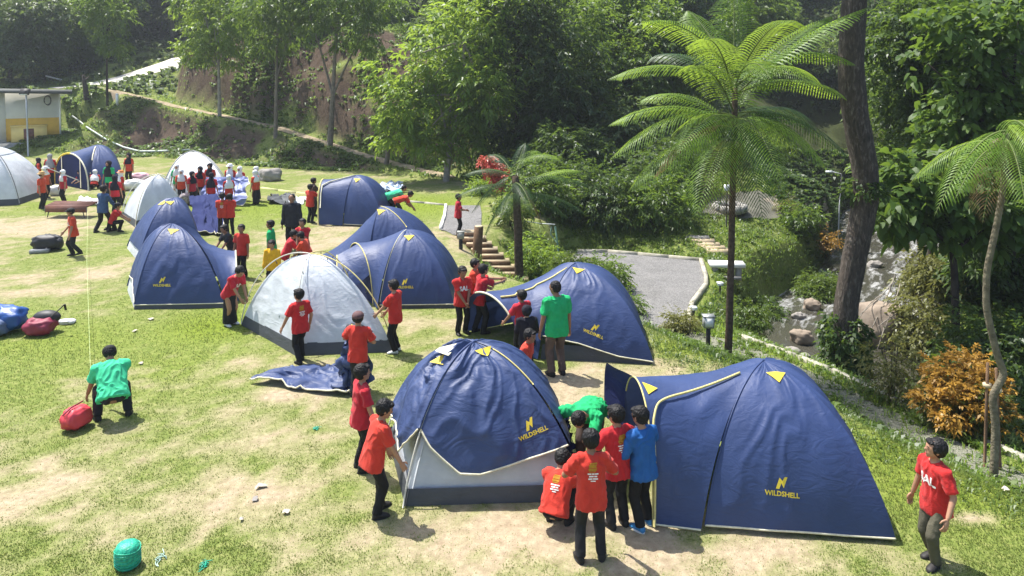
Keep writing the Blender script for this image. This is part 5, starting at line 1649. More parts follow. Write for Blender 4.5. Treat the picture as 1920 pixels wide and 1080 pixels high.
def bush(name, label, c, r, leafm, group='shrubs on the slope', cat='shrub', stems=5, lobes=5, flat=.8, **kw):
    """c: point on the ground"""
    c = Vector(c); c.z = hz(c.x, c.y)
    root = thing(name, tuple(c), label, cat, group)
    lb = [((0, 0, r * flat * .9), (r * .75, r * .75, r * flat * .75))]
    for i in range(lobes):
        a = i / lobes * 6.28 + R.rand(); q = r * R.uniform(.35, .6)
        lb.append(((math.cos(a) * r * .55, math.sin(a) * r * .55, r * flat * R.uniform(.5, 1.25)), (q, q, q * .9)))
    m = MB()
    for i in range(stems):
        a = R.rand() * 6.28; e = R.uniform(.2, .6) * r
        m.tube([(0.03 * math.cos(a), .03 * math.sin(a), -.1), (e * .4 * math.cos(a), e * .4 * math.sin(a), r * flat * .6), (e * math.cos(a), e * math.sin(a), r * flat * 1.2)], [.03, .02, .008], 5)
    m.build('stem', M_barkd, root)
    link('foliage', crown_mesh('foliage', lb, leafm, **kw), root)
    return root

# --- tree ferns
def frond_mesh(name, P0, P1, P2, mat, width=.5, pairs=42, droop=.35, seed=0):
    """a feathered frond along a bent rib"""
    P0, P1, P2 = (np.asarray(tuple(p), float) for p in (P0, P1, P2))
    rs = np.random.RandomState(seed)
    f = np.linspace(0, 1, pairs + 8)[:, None]
    C = P0 * (1 - f) ** 2 + P1 * 2 * f * (1 - f) + P2 * f ** 2
    T = unit(np.gradient(C, axis=0))
    upv = np.array([0, 0, 1.0])
    S_ = np.cross(T, upv); 
    bad = np.linalg.norm(S_, axis=1) < .25
    S_[bad] = np.array([1.0, 0, 0]); S_ = unit(S_)
    for _ in range(4): S_[1:-1] = unit(S_[:-2] + S_[1:-1] * 2 + S_[2:])
    N_ = np.cross(S_, T)
    V, Q, TI = [], [], []
    n = 0
    ns = 13
    tb = rs.rand() * .35
    for i in range(5, len(C) - 1):
        u = (i - 4) / (len(C) - 5)
        ln = width * (np.sin(np.pi * min(1, (u * .80 + .18))) ** .7) * (1.0 if u < .75 else 1 - (u - .75) * 2.2)
        ln = max(ln, .04) * rs.uniform(.92, 1.06)
        for sg in (-1, 1):
            d = unit(S_[i] * sg + T[i] * (.48 + .5 * u))
            w0 = (.6 * np.linalg.norm(P2 - P0) / pairs) * min(1, ln / .16)
            t_ = np.linspace(0, 1, ns)
            axis = C[i] + d * (t_ * ln)[:, None] + np.array([0, 0, -1.0]) * (droop * ln * t_ ** 2)[:, None] + N_[i] * (.10 * ln * np.sin(t_ * np.pi))[:, None]
            hw = w0 * (np.sin(np.pi * (t_ * .86 + .12)) ** .6) * np.where(np.arange(ns) % 2, 1.0, .38) * .5
            hw[-1] = .002
            e = T[i]
            A_ = axis + e * hw[:, None]; B_ = axis - e * hw[:, None]
            V.append(np.concatenate([A_, B_]))
            k = np.arange(ns - 1)
            Q.append(np.stack([k, k + 1, k + 1 + ns, k + ns], 1) + n)
            n += 2 * ns
            TI.append(np.full(2 * ns, np.clip(.25 + tb + .25 * rs.rand() + .12 * u, 0, 1)))
    return npmesh(name, np.concatenate(V), np.concatenate(Q), mat, False, attr={'tint': np.concatenate(TI)}), C
M_rib = simple('frond_rib', (.10, .13, .03), .6, .2, 10)
M_ribd = simple('dark_frond_rib', (.045, .04, .02), .6, .2, 10)

def fern(label, y, base_px, crown_px, tips, trunk_r, leafm, length, width, group='tree ferns', trunk=None, barkm=None, lean_y=0, pairs=42, rib=None, droop=.35, trunk_mat2=None, spread=1.0):
    b = D(*base_px, y); b.z = hz(b.x, b.y) - .1
    root = thing('tree_fern', tuple(b), label, 'tree fern', group)
    mids = trunk or []
    tp = [b] + [D(px, py, y) for px, py in mids] + [D(*crown_px[0], y)]
    link('trunk', trunk_mesh('trunk', [p - b for p in tp], [trunk_r * 1.15, trunk_r, trunk_r * .9, trunk_r * .8], barkm or M_fbark, n=12, wob=.04, sm=1), root)
    for i, t in enumerate(tips):
        cpx_, cpy_ = t[2] if len(t) > 2 and t[2] else crown_px[min(i % len(crown_px), len(crown_px) - 1)]
        mt = t[4] if len(t) > 4 else leafm
        P0 = D(cpx_ + random.uniform(-4, 4), cpy_ + random.uniform(-25, 25) * spread, y) - b
        q = D(t[0], t[1], y) - b
        flat = (q - P0).length
        L_ = length * (t[5] if len(t) > 5 else 1)
        dy = math.sqrt(max(0, L_ * L_ - flat * flat)) * (t[3] if len(t) > 3 and t[3] is not None else random.choice((-1, 1)))
        P2 = q + Vector((0, dy, 0))
        # keep the tip on its sight line while it moves toward or away
        s_ = (y + dy) / y
        cam_ = Vector((0, 0, CAM_H))
        P2 = cam_ + (D(t[0], t[1], y) - cam_) * s_ - b
        P1 = (P0 + P2) / 2 + Vector((0, 0, .27 * L_)) * (.5 if P2.z > P0.z + .5 * L_ else 1)
        me, C = frond_mesh('frond', P0, P1, P2, mt, width, pairs, droop, seed=int(R.randint(1 << 30)))
        fo = link('frond', me, root)
        MB().tube(C, np.linspace(.020, .004, len(C)), 5).build('rib', rib or M_rib, fo)
    return root

c1, c2 = (1378, 165), (1376, 235)
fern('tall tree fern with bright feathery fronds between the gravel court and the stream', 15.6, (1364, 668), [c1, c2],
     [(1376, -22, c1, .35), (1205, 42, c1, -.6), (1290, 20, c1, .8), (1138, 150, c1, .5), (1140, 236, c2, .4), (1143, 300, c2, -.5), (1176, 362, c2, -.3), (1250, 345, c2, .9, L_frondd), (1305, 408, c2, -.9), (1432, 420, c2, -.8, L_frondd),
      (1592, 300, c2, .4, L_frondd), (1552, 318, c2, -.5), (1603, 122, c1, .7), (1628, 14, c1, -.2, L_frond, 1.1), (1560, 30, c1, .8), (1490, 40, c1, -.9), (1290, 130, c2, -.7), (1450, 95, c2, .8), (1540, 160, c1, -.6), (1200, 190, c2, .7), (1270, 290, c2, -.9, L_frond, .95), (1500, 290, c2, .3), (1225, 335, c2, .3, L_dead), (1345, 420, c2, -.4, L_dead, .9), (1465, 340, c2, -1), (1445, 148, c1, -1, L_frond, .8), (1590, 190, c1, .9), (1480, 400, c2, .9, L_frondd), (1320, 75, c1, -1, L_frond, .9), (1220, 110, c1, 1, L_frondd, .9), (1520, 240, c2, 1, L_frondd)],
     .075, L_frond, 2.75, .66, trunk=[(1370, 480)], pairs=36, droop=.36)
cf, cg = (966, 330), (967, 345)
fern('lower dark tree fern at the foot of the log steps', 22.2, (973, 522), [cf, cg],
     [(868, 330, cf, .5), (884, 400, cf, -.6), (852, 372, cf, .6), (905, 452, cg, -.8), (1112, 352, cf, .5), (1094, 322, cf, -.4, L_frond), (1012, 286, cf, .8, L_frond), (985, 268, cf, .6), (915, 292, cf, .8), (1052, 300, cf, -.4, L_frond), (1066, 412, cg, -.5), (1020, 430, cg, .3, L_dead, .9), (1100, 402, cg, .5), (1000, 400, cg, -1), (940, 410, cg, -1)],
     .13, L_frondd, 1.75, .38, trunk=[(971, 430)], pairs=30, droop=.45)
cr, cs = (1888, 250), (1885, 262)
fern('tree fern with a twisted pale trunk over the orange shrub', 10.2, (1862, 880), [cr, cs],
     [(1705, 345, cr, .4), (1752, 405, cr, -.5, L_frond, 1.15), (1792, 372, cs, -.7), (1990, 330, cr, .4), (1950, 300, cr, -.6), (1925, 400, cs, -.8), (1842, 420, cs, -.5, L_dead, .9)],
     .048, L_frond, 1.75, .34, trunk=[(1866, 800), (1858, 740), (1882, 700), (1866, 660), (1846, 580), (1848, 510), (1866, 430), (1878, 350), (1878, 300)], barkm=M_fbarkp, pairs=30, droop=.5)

# --- trees that can be told apart
px_tree('broadleaf_tree', 'bright leaved tree whose crown hangs low over the path bank', 35.5,
        [(800, 120, 62), (760, 190, 52), (745, 245, 34), (850, 90, 80), (840, 205, 72), (900, 160, 76), (880, 255, 55), (795, 255, 42), (730, 130, 40), (905, 40, 70)],
        [(836, 332), (842, 270), (870, 180), (870, 80)], .17, L_bri, M_barkp, L=.33, asp=.36, per=8, twig=.7, dens=1.35, gap=.52, gsc=.9)
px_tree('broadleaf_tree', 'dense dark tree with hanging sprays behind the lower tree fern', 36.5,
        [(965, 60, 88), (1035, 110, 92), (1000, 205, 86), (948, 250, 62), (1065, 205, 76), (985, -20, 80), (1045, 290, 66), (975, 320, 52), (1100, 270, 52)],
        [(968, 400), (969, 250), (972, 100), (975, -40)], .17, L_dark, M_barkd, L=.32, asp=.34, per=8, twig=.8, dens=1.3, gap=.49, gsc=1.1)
px_tree('broadleaf_tree', 'rounded tree with pale tips between the dense dark tree and the tall fern', 39,
        [(1110, 120, 72), (1162, 170, 66), (1185, 230, 62), (1140, 245, 66), (1090, 40, 62), (1205, 300, 58), (1125, 320, 56), (1240, 190, 50)],
        [(1150, 400), (1150, 300), (1145, 180)], .18, L_mid, M_barkd, L=.26, asp=.40, per=8, twig=.6, dens=1.1, gap=.41)
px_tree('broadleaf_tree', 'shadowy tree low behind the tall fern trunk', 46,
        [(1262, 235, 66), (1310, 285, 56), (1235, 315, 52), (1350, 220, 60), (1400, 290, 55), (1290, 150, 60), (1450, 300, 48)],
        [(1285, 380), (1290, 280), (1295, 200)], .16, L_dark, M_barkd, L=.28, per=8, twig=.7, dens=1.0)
px_tree('slender_tree', 'slender pale trunked tree by the turn of the footpath, crown in the sun', 48,
        [(400, 45, 62), (445, 5, 62), (375, 88, 36), (420, 95, 34), (370, -10, 60)], [(412, 224), (410, 130), (408, 40)], .13, L_bri, M_barkp, L=.26, dens=.85, droop=.4, gap=.45)
px_tree('slender_tree', 'slender forked tree on the footpath edge above the boulder', 44.5,
        [(520, -3, 61), (478, 32, 43), (548, 57, 39), (500, 76, 34), (570, -8, 43)], [(516, 240), (518, 150), (522, 40)], .13, L_mid, M_bark, L=.28, asp=.28, dens=.9, droop=.6, gap=.45)
px_tree('slender_tree', 'tall straight grey trunk rising from the footpath before the cut bank', 42.5,
        [(640, -13, 70), (600, 32, 43), (690, 52, 44), (650, 67, 36), (560, -28, 43), (725, 2, 43)], [(618, 282), (624, 180), (630, 60)], .19, L_mid, M_bark, L=.28, asp=.3, dens=.9, droop=.5, gap=.45)
px_tree('slender_tree', 'thin young tree beside the concrete road bend', 52,
        [(200, 34, 37), (218, 84, 22), (188, -8, 43), (230, 32, 24)], [(201, 196), (200, 130), (202, 50)], .10, L_mid, M_barkd, L=.28, dens=1.0, droop=.5)
px_tree('broadleaf_tree', 'dark tree behind the flat roofed building', 60,
        [(25, 20, 74), (-20, 70, 60), (85, 35, 60), (95, 88, 38), (40, 95, 45)], [(20, 165), (22, 90), (25, 20)], .22, L_far, M_barkd, L=.36, dens=1.0)
px_tree('broadleaf_tree', 'sunny topped tree between the building and the thin young tree', 64,
        [(100, 10, 62), (150, 30, 56), (125, 78, 40), (160, 80, 36)], [(105, 165), (108, 90), (115, 20)], .2, L_mid, M_barkd, L=.36, dens=1.0)
px_tree('slender_tree', 'short leaning trunk with few leaves at the edge of the footpath bank', 39.5,
        [(735, 240, 26), (715, 225, 18)], [(724, 302), (730, 260), (735, 240)], .14, L_mid, M_bark, L=.22, dens=.8)

# tall trunk on the stream bank
tb = [(1588, 728), (1583, 660), (1586, 570), (1608, 455), (1628, 350), (1603, 215), (1594, 120), (1602, 0), (1605, -90)]
yb = 16.8
pts = [D(px, py, yb) for px, py in tb]
b0 = pts[0].copy(); b0.z = hz(b0.x, b0.y) - .15; pts[0] = b0
root = thing('forest_tree', tuple(b0), 'thick dark leaning trunk on the stream bank, crown out of the picture', 'tree', 'trees round the lawn')
k = np.linspace(0, 1, 90); pa = np.array([tuple(p - b0) for p in pts]); u = np.linspace(0, 1, len(pa))
Pk = np.stack([np.interp(k, u, pa[:, i]) for i in range(3)], 1)
for _ in range(14): Pk[1:-1] = (Pk[:-2] + 2 * Pk[1:-1] + Pk[2:]) / 4
rk = np.interp(k, [0, .06, .3, .6, 1], [.34, .27, .255, .275, .26])
m = MB().tube(Pk, rk, 40)
me = m.data('trunk', NT('x').m)
co = np.empty(len(me.vertices) * 3, np.float32); me.vertices.foreach_get('co', co); co = co.reshape(-1, 3)
ang = np.tile(np.linspace(0, 2 * np.pi, 40, endpoint=False), 90)
ax = np.repeat(Pk, 40, 0); n_ = len(ax)
ri = 1 - np.abs(2 * vnoise(np.stack([np.cos(ang) * 4.5, np.sin(ang) * 4.5, np.repeat(k, 40) * 16], -1)) - 1)
co[:n_] = ax + (co[:n_] - ax) * (1 + .10 * (ri ** 2 - .4) + .12 * (fbm(np.stack([np.cos(ang), np.sin(ang), np.repeat(k, 40) * 6], -1), 2) - .5))[:, None]
me.vertices.foreach_set('co', co.ravel()); me.update()
bm_ = NT('furrowed_bark'); tc = bm_.n('ShaderNodeTexCoord').outputs['Object']
mp = bm_.n('ShaderNodeMapping'); mp.inputs['Scale'].default_value = (9, 9, 2.6); bm_.l(tc, mp.inputs[0])
v1 = bm_.noise(mp.outputs[0], 2.2, 6, .65, .5); v2 = bm_.noise(tc, 3, 3)
cc = bm_.ramp(v1.outputs[0], [(.3, (.018, .013, .010)), (.52, (.075, .052, .040)), (.68, (.19, .16, .13))])
cc = bm_.mix(bm_.math('MULTIPLY', v2.outputs[0], .4), cc, (.06, .055, .035))
bb = bm_.n('ShaderNodeBsdfPrincipled'); bm_.l(cc, bb.inputs['Base Color']); bb.inputs['Roughness'].default_value = .9
bp = bm_.n('ShaderNodeBump'); bp.inputs['Strength'].default_value = 1; bp.inputs['Distance'].default_value = .06
bm_.l(v1.outputs[0], bp.inputs['Height']); bm_.l(bp.outputs[0], bb.inputs['Normal']); bm_.l(bb.outputs[0], bm_.out.inputs[0])
me.materials.clear(); me.materials.append(bm_.m)
link('trunk', me, root)
topc = pts[-1] - b0
link('crown', crown_mesh('crown', [((topc.x + dx, topc.y + dy, topc.z + dz), r) for dx, dy, dz, r in ((0, 0, 1.8, 1.8), (1.5, .3, 1.2, 1.3), (-1.0, .8, 1.6, 1.2), (2.6, 1, .9, 1.1))], L_gloss, L=.2, dens=1.0), root)
link('ivy', crown_mesh('ivy', [((Pk[i][0], Pk[i][1], Pk[i][2]), (.5, .5, .42)) for i in (0, 4, 8, 12, 16)] + [((Pk[44][0], Pk[44][1], Pk[44][2]), (.46, .46, .2))], L_dark, L=.11, asp=.7, per=5, twig=.15, dens=1.7, shell=.3, gap=.25), root)
# broad leaved boughs across the trunk and the right hand woods
px_tree('broadleaf_tree', 'big leaved tree over the stream, boughs crossing the thick dark trunk', 18.5,
        [(1650, 372, 50), (1705, 385, 62), (1770, 385, 66), (1840, 400, 66), (1910, 400, 60), (1690, 335, 42), (1740, 330, 52), (1800, 345, 55)],
        [(1800, 560), (1790, 470), (1760, 380)], .12, L_gloss, M_barkd, L=.30, asp=.62, per=6, twig=.5, dens=1.15, wide=True, gap=.38)
px_tree('broadleaf_tree', 'sunlit big leaved tree filling the corner above the stream', 21,
        [(1850, 90, 80), (1900, 160, 76), (1820, 170, 70), (1790, 60, 62), (1910, 30, 70), (1860, 250, 66), (1920, 260, 60), (1790, 250, 54), (1740, 120, 40)],
        [(1905, 470), (1890, 300), (1860, 120)], .17, L_gloss, M_barkd, L=.27, asp=.6, per=7, twig=.6, dens=1.1, wide=True, gap=.46)
px_tree('broadleaf_tree', 'creeper covered trunk with small leaves between two big leaved trees', 26,
        [(1748, 150, 40), (1746, 200, 44), (1744, 250, 46), (1746, 100, 46), (1700, 60, 66), (1770, 20, 70), (1660, 100, 50), (1690, 180, 50)],
        [(1752, 430), (1750, 240), (1748, 60)], .16, L_dark, M_barkd, L=.20, asp=.5, per=8, twig=.5, dens=1.4)
px_tree('broadleaf_tree', 'light green tree in the gap beyond the thick dark trunk', 30,
        [(1660, 240, 52), (1690, 290, 50), (1650, 300, 40), (1720, 260, 44), (1640, 180, 44)],
        [(1735, 425), (1715, 320), (1680, 230)], .14, L_mid, M_barkd, L=.24, dens=1.1)

# shrubs, from the log steps round to the orange one
for args in (
    ('shrub', 'dark shrub under the dense dark tree beside the upper gravel', (1.9, 30.0), 1.5, L_dark), ('shrub', 'broad dark shrub behind the gravel court', (3.6, 29.3), 1.7, L_dark),
    ('shrub', 'glossy shrub at the river end behind the court kerb', (5.6, 29.0), 1.5, L_mid), ('shrub', 'drooping shrub on the slope above the court', (1.0, 28.2), 1.4, L_mid),
    ('shrub', 'tall dark shrub in front of the shadowy tree', (7.2, 33.5), 1.6, L_dark), ('shrub', 'sprawling shrub above the small stone steps', (6.0, 31.5), 1.5, L_dark),
    ('shrub', 'shrub at the edge of the woods behind the lower tree fern', (2.6, 33.0), 1.9, L_dark)):
    bush(args[0], args[1], (*args[2], 0), args[3], args[4], L=.20, per=8, dens=.9, lobes=6)
for nm, lb, px, py, z, r, lm, kw in (
    ('shrub', 'upright leafy shrub beside the log steps and the middle navy tent', 1075, 535, -1.1, .85, L_low, dict(L=.12, dens=1.1)),
    ('shrub', 'dark leafy shrub behind the top of the middle navy tent', 1135, 540, -1.2, .8, L_mid, dict(L=.12, dens=1.1)),
    ('shrub', 'light green shrub tumbling down beside the log steps', 1005, 500, -.9, .8, L_bri, dict(L=.13, dens=.8)),
    ('shrub', 'fresh green fern clump at the top of the slope by the steps', 960, 455, -.6, .7, L_low, dict(L=.14, dens=.8)),
    ('shrub', 'slim shrub between the middle navy tent and the gravel', 1170, 585, -1.2, .5, L_mid, dict(L=.10, dens=1.1)),
    ('shrub', 'small shrub by the kerb just under the gravel court', 1275, 620, -1.3, .40, L_vine, dict(L=.10, dens=1.0)),
    ('shrub', 'bushy green shrub at the base of the tall fern', 1400, 600, -1.6, .55, L_low, dict(L=.11, dens=1.1)),
    ('shrub', 'dark shrub in the shade behind the stone bench', 1440, 510, -1.5, .65, L_dark, dict(L=.13, dens=1.0)),
    ('shrub', 'pale green shrub on the far stream bank', 1540, 470, -1.3, .9, L_low, dict(L=.14, dens=.9)),
    ('shrub', 'round dark leaved shrub near the terrace wall', 1500, 415, -1.0, .9, L_mid, dict(L=.16, dens=.9)),
    ('shrub', 'yellow green shrub hanging over the bend of the stream', 1560, 515, -2.2, .6, L_bri, dict(L=.12, dens=.9)),
    ('shrub', 'grey twiggy shrub beside the terrace', 1478, 398, -.8, .5, L_vine, dict(L=.12, dens=.6))):
    p = W(px, py, z)
    bush(nm, lb, p, r, lm, per=8, twig=.35, **kw)
_o = bush('orange_shrub', 'orange leaved shrub beside the twisted pale trunk', W(1803, 836, -.9), .62, L_ogreen, flat=.9, L=.085, asp=.45, per=8, twig=.2, dens=1.9, lobes=8, gap=.40, group='garden shrubs', stems=6)
link('new_foliage', crown_mesh('new_foliage', [((math.cos(a) * q * .8, math.sin(a) * q * .8, h_ * .80), r_ * .76) for a, q, h_, r_ in ((0, .1, 1.45, .34), (1, .4, 1.2, .36), (2.3, .45, 1.1, .36), (3.6, .42, 1.1, .38), (4.6, .55, .85, .40), (5.5, .5, 1.05, .36), (3.9, .75, .62, .3), (5.2, .8, .55, .3), (3.2, .75, .75, .3))], L_orange, L=.085, asp=.46, per=8, twig=.16, dens=1.7, gap=.44, gsc=2.5, droop=.1), _o)
bush('sapling', 'thin young shrub with sparse leaves above the brown water', W(1672, 775, -1.0), .55, L_vine, flat=1.5, L=.10, per=6, twig=.3, dens=.7, group='garden shrubs')
bush('flame_shrub', 'low shrub with orange leaf tips near the terrace road', W(1545, 395, -.8), .6, L_orange, L=.13, dens=.5, group='garden shrubs')
bush('yellow_shrub', 'small yellow green shrub under the coral flower spike', W(905, 366, .0), .55, L_bri, L=.14, dens=.9, group='garden shrubs')
# coral flower spike
r0 = W(938, 372, 0); r0 = Vector((-.45, 29.2, hz(-.45, 29.2)))
root = thing('flowering_plant', tuple(r0), 'plant with one big coral red plume behind the lower tree fern', 'plant', 'garden shrubs')
tip = D(912, 300, r0.y) - r0; bot = D(945, 335, r0.y) - r0
MB().tube([(0, 0, -.1), tuple(bot * .6), tuple(bot), tuple(tip)], [.04, .03, .02, .01], 6).build('stem', M_barkd, root)
link('plume', crown_mesh('plume', [(tuple(bot + (tip - bot) * f), .34 - .1 * f) for f in (.05, .35, .65, .95)], L_pink, L=.16, asp=.4, per=8, twig=.25, dens=1.8, gap=.2), root)

# vine thicket over the boulder, and growth on the far bank
for nm, lb, (px, py, y), r, lm, kw in (
    ('vine_thicket', 'yellowish tangled vines spilling down the far bank', (1775, 515, 22.5), 1.4, L_vine, dict(L=.15, asp=.5, dens=1.0)),
    ('vine_thicket', 'dry yellow green creeper just over the big boulder', (1730, 555, 21.5), .8, L_vine, dict(L=.14, asp=.5, dens=.9)),
    ('shrub', 'feathery green shrub on the far bank behind the twisted trunk', (1855, 575, 17.5), 1.25, L_low, dict(L=.16, dens=.9)),
    ('shrub', 'low bright ferny shrub at the water behind the orange one', (1790, 665, 16.5), .9, L_low, dict(L=.15, dens=.9)),
    ('shrub', 'dark ferny shrub at the edge of the picture over the stream', (1915, 560, 16.5), 1.2, L_dark, dict(L=.16, dens=1.0)),
    ('shrub', 'deep green shrub above the vine thicket', (1850, 470, 21.5), 1.4, L_dark, dict(L=.2, dens=1.0)),
    ('shrub', 'deep green shrub low behind the orange shrub', (1905, 690, 14.5), .9, L_dark, dict(L=.14, dens=1.0))):
    p = D(px, py, y)
    c = Vector((p.x, p.y, 0)); h0 = hz(p.x, p.y)
    bush(nm, lb, c, r, lm, group='growth on the far stream bank', cat='shrub', per=8, twig=.45, droop=.5, lobes=7, flat=max(.6, min(1.6, (p.z - h0) / r)), **kw)

# --- forest on the hills: a few kinds, each copied
kinds = []
for kn, (nm, lab, lm, h_, lob, lw) in enumerate((
    ('forest_tree', 'tall hazy tree with a rounded crown', L_far, 13, [((0, 0, 9), 3.2), ((1.8, .5, 7), 2.2), ((-1.9, -.4, 7.4), 2.3), ((.5, -1.5, 5.4), 2.0), ((-.4, 1, 11.3), 2.0), ((-1.2, -1.2, 4.4), 1.6)], .55),
    ('forest_tree', 'tall dark tree with drooping tiers', L_dark, 15, [((0, 0, 5), 2.8), ((.8, .3, 7.6), 2.6), ((-.8, 0, 9.6), 2.3), ((.3, .2, 11.8), 1.9), ((0, 0, 13.6), 1.3), ((-1, -1, 3.4), 2.0)], .5),
    ('forest_tree', 'broad mid green tree', L_mid, 11, [((0, 0, 7), 3.0), ((2.4, .3, 6), 2.2), ((-2.3, .2, 5.6), 2.3), ((.6, -1.8, 5), 2.0), ((.4, .3, 9), 2.0), ((-1.5, -1.6, 3.6), 1.8), ((1.6, -1.2, 3.2), 1.7)], .5),
    ('forest_bush', 'big shrub', L_far, 5, [((0, 0, 2), 2.2), ((1.6, .4, 1.6), 1.6), ((-1.6, 0, 1.5), 1.7), ((.2, -1.2, 1.4), 1.5), ((.3, .4, 3.3), 1.4)], .42))):
    rt_ = trunk_mesh('trunk', [(0, 0, -.6), (.1, .1, h_ * .3), (-.1, 0, h_ * .6), (0, .1, h_ * .9)], [.24, .19, .14, .06], M_bark if kn != 1 else M_barkd, [((0, 0, h_ * .35), l[0], .08) for l in lob])
    kinds.append((nm, lab, rt_, crown_mesh('crown', lob, lm, L=lw, asp=.42, per=6, twig=.9, dens=1.0, gap=.40, gsc=.5)))
def forest(x, y, kn, s_, rz, where=''):
    nm, lab, rt_, cr_ = kinds[kn]
    o = thing(nm, (x, y, hz(x, y)), lab + where, 'tree' if kn < 3 else 'shrub', 'trees of the wooded hills', rz)
    o.scale = (s_, s_, s_ * R.uniform(.9, 1.15))
    link('trunk', rt_, o); link('crown', cr_, o)
spots_f = []
def scatter(x0, x1, y0, y1, n, ks, s0, s1, dmin, bad=None, where=''):
    tries = 0
    while n and tries < 4000:
        tries += 1
        x, y = R.uniform(x0, x1), R.uniform(y0, y1)
        if any((x - a) ** 2 + (y - b) ** 2 < dmin ** 2 for a, b in spots_f): continue
        if bad and bad(x, y): continue
        spots_f.append((x, y)); n -= 1
        forest(x, y, ks[R.randint(len(ks))], R.uniform(s0, s1), R.rand() * 6.28, where)
roadbad = lambda x, y: (-36 < x < -19 and y < 67) or seg_dist(np.array([[x, y]]), ROAD[:, :2])[0][0] < 4.5 or seg_dist(np.array([[x, y]]), np.array([(-46, 55), (-38, 62.5), (-24, 72)]))[0][0] < 5
scatter(-64, -22, 68, 84, 16, (0, 1, 2, 3), .8, 1.2, 3.6, roadbad, where=' in the woods past the concrete road')
scatter(-21, 4, 59, 72, 13, (0, 2, 1, 3), .7, 1.0, 3.4, roadbad, where=' on the terrace over the cut bank')
scatter(-75, 10, 86, 118, 30, (0, 1, 0), 1.1, 1.6, 5.5, where=' high on the hill over the building')
scatter(2, 24, 52, 74, 15, (0, 1, 2, 3, 3), .7, 1.0, 3.2, lambda x, y: 11.5 < x < 19 and y < 66, where=' behind the tall fern')
scatter(8, 62, 76, 118, 26, (0, 1, 2), 1.1, 1.6, 5.0, where=' high on the hill over the stream')
scatter(23, 50, 34, 74, 24, (0, 1, 2, 3), .6, 1.0, 3.2, where=' on the slope past the terrace road')
scatter(19, 36, 15, 34, 16, (3, 2, 3), .45, .75, 2.4, lambda x, y: x / (y + 1.57) < .62 and y < 18, where=' on the steep far bank of the stream')
scatter(-17, 0, 52.5, 58, 8, (3, 3, 2), .35, .6, 2.4, where=' on the lip of the cut bank')
scatter(-70, -40, 58, 68, 8, (3, 2), .6, .9, 3, roadbad, where=' directly behind the flat roof')
scatter(-1, 8, 34.5, 50, 9, (3, 3, 2), .5, .8, 2.2, where=' behind the bright low hanging crown')

# --- ground cover: one object per kind, nobody could count it
def cover(name, n, box, keep, hts, wid, per, mat, spread=.55, asp=None, seed=3, lift=0.0, droop=.5, kindtag='stuff'):
    rs = np.random.RandomState(seed)
    P = np.stack([rs.uniform(box[0], box[1], n), rs.uniform(box[2], box[3], n)], 1)
    k = keep(P) > rs.rand(n)
    P = P[k]; z = height(P)
    P, z = P[z > RIVER_Z + .12], z[z > RIVER_Z + .12]
    m = len(P)
    Bs, Ds, Ns, Ls, Ts = [], [], [], [], []
    pt = fbm(P * .8, 2)
    for i in range(per):
        a = rs.rand(m) * 6.28
        d = np.stack([np.cos(a) * spread, np.sin(a) * spread, np.ones(m) * (.6 + .5 * rs.rand(m))], 1)
        j = rs.randn(m, 2) * .05
        Bs.append(np.column_stack([P + j, z - .02])); Ds.append(d)
        Ns.append(np.stack([-np.cos(a), -np.sin(a), np.full(m, .6)], 1)); Ls.append(rs.uniform(hts[0], hts[1], m)); Ts.append(np.clip(pt * .8 + .3 * rs.rand(m) - .05, 0, 1))
    Bs, Ds, Ns, Ls, Ts = (np.concatenate(x) for x in (Bs, Ds, Ns, Ls, Ts))
    V, q, t = leaves(Bs, Ds, Ns, Ls, Ls * wid if asp is None else np.full(len(Ls), asp), Ts, droop=droop)
    return tag(link(name, npmesh(name, V, q, mat, False, attr={'tint': t})), kind=kindtag)
def clear(P, path=.45):
    a = smooth01((sdist(P, COURT) - .1) / .3)
    a = a * smooth01((seg_dist(P, PATH[:, :2])[0] - path) / .25) * smooth01((seg_dist(P, ROAD[:, :2])[0] - 1.3) / .4) * (.25 + .75 * smooth01((seg_dist(P, LOWPATH[:, :2])[0] - .2) / .25))
    d, k_, t_ = seg_dist(P, RIVER); a = a * smooth01((d - 1.0) / .4)
    st = seg_dist(P, np.array([tuple(RM(-1.62, 25.15, 0))[:2], tuple(RM(.06, 22.7, -1.2))[:2]]))[0]
    a = a * smooth01((st - .65) / .2) * (1 - inside(P, plat)) * (1 - inside(P, UPPER))
    return a
fdist = lambda P: sdist(P, FIELD)
slope = lambda P: clear(P) * smooth01((fdist(P) - .1) / .8)
cover('undergrowth', 26000, (-3, 16, 8, 37), lambda P: slope(P) * (.25 + .9 * fbm(P * .9, 2)), (.10, .34), .22, 6, L_low, seed=5)
cover('long_grass', 34000, (-3, 13, 7, 36), lambda P: slope(P) * (.3 + fbm(P * .7 + 9, 2)), (.14, .40), .06, 5, L_bri, .4, asp=.018, seed=6)
cover('bank_plants', 42000, (-48, 6, 36.5, 56), lambda P: clear(P, .35) * smooth01(fdist(P) / .5) * (.10 + .9 * smooth01((fbm(P * .45 + 70, 3) - .46) * 6)), (.15, .5), .3, 6, L_mid, seed=7, droop=.6)
cover('bank_grass', 60000, (-48, 6, 37, 64), lambda P: clear(P, .5) * smooth01(fdist(P) / .5) * (.10 + .75 * smooth01((fbm(P * .3 + 5, 2) - .42) * 6)) * (1 - .92 * masks(P)[2]), (.15, .5), .09, 5, L_bri, .4, asp=.028, seed=8)
cover('forest_floor', 16000, (-60, 40, 54, 84), lambda P: clear(P) * .6, (.35, 1.1), .3, 6, L_far, seed=9)
cover('far_bank_growth', 20000, (11, 34, 8, 48), lambda P: clear(P) * smooth01((P[:, 0] - 11.5) / 1), (.2, .6), .35, 6, L_dark, seed=10, droop=.5)

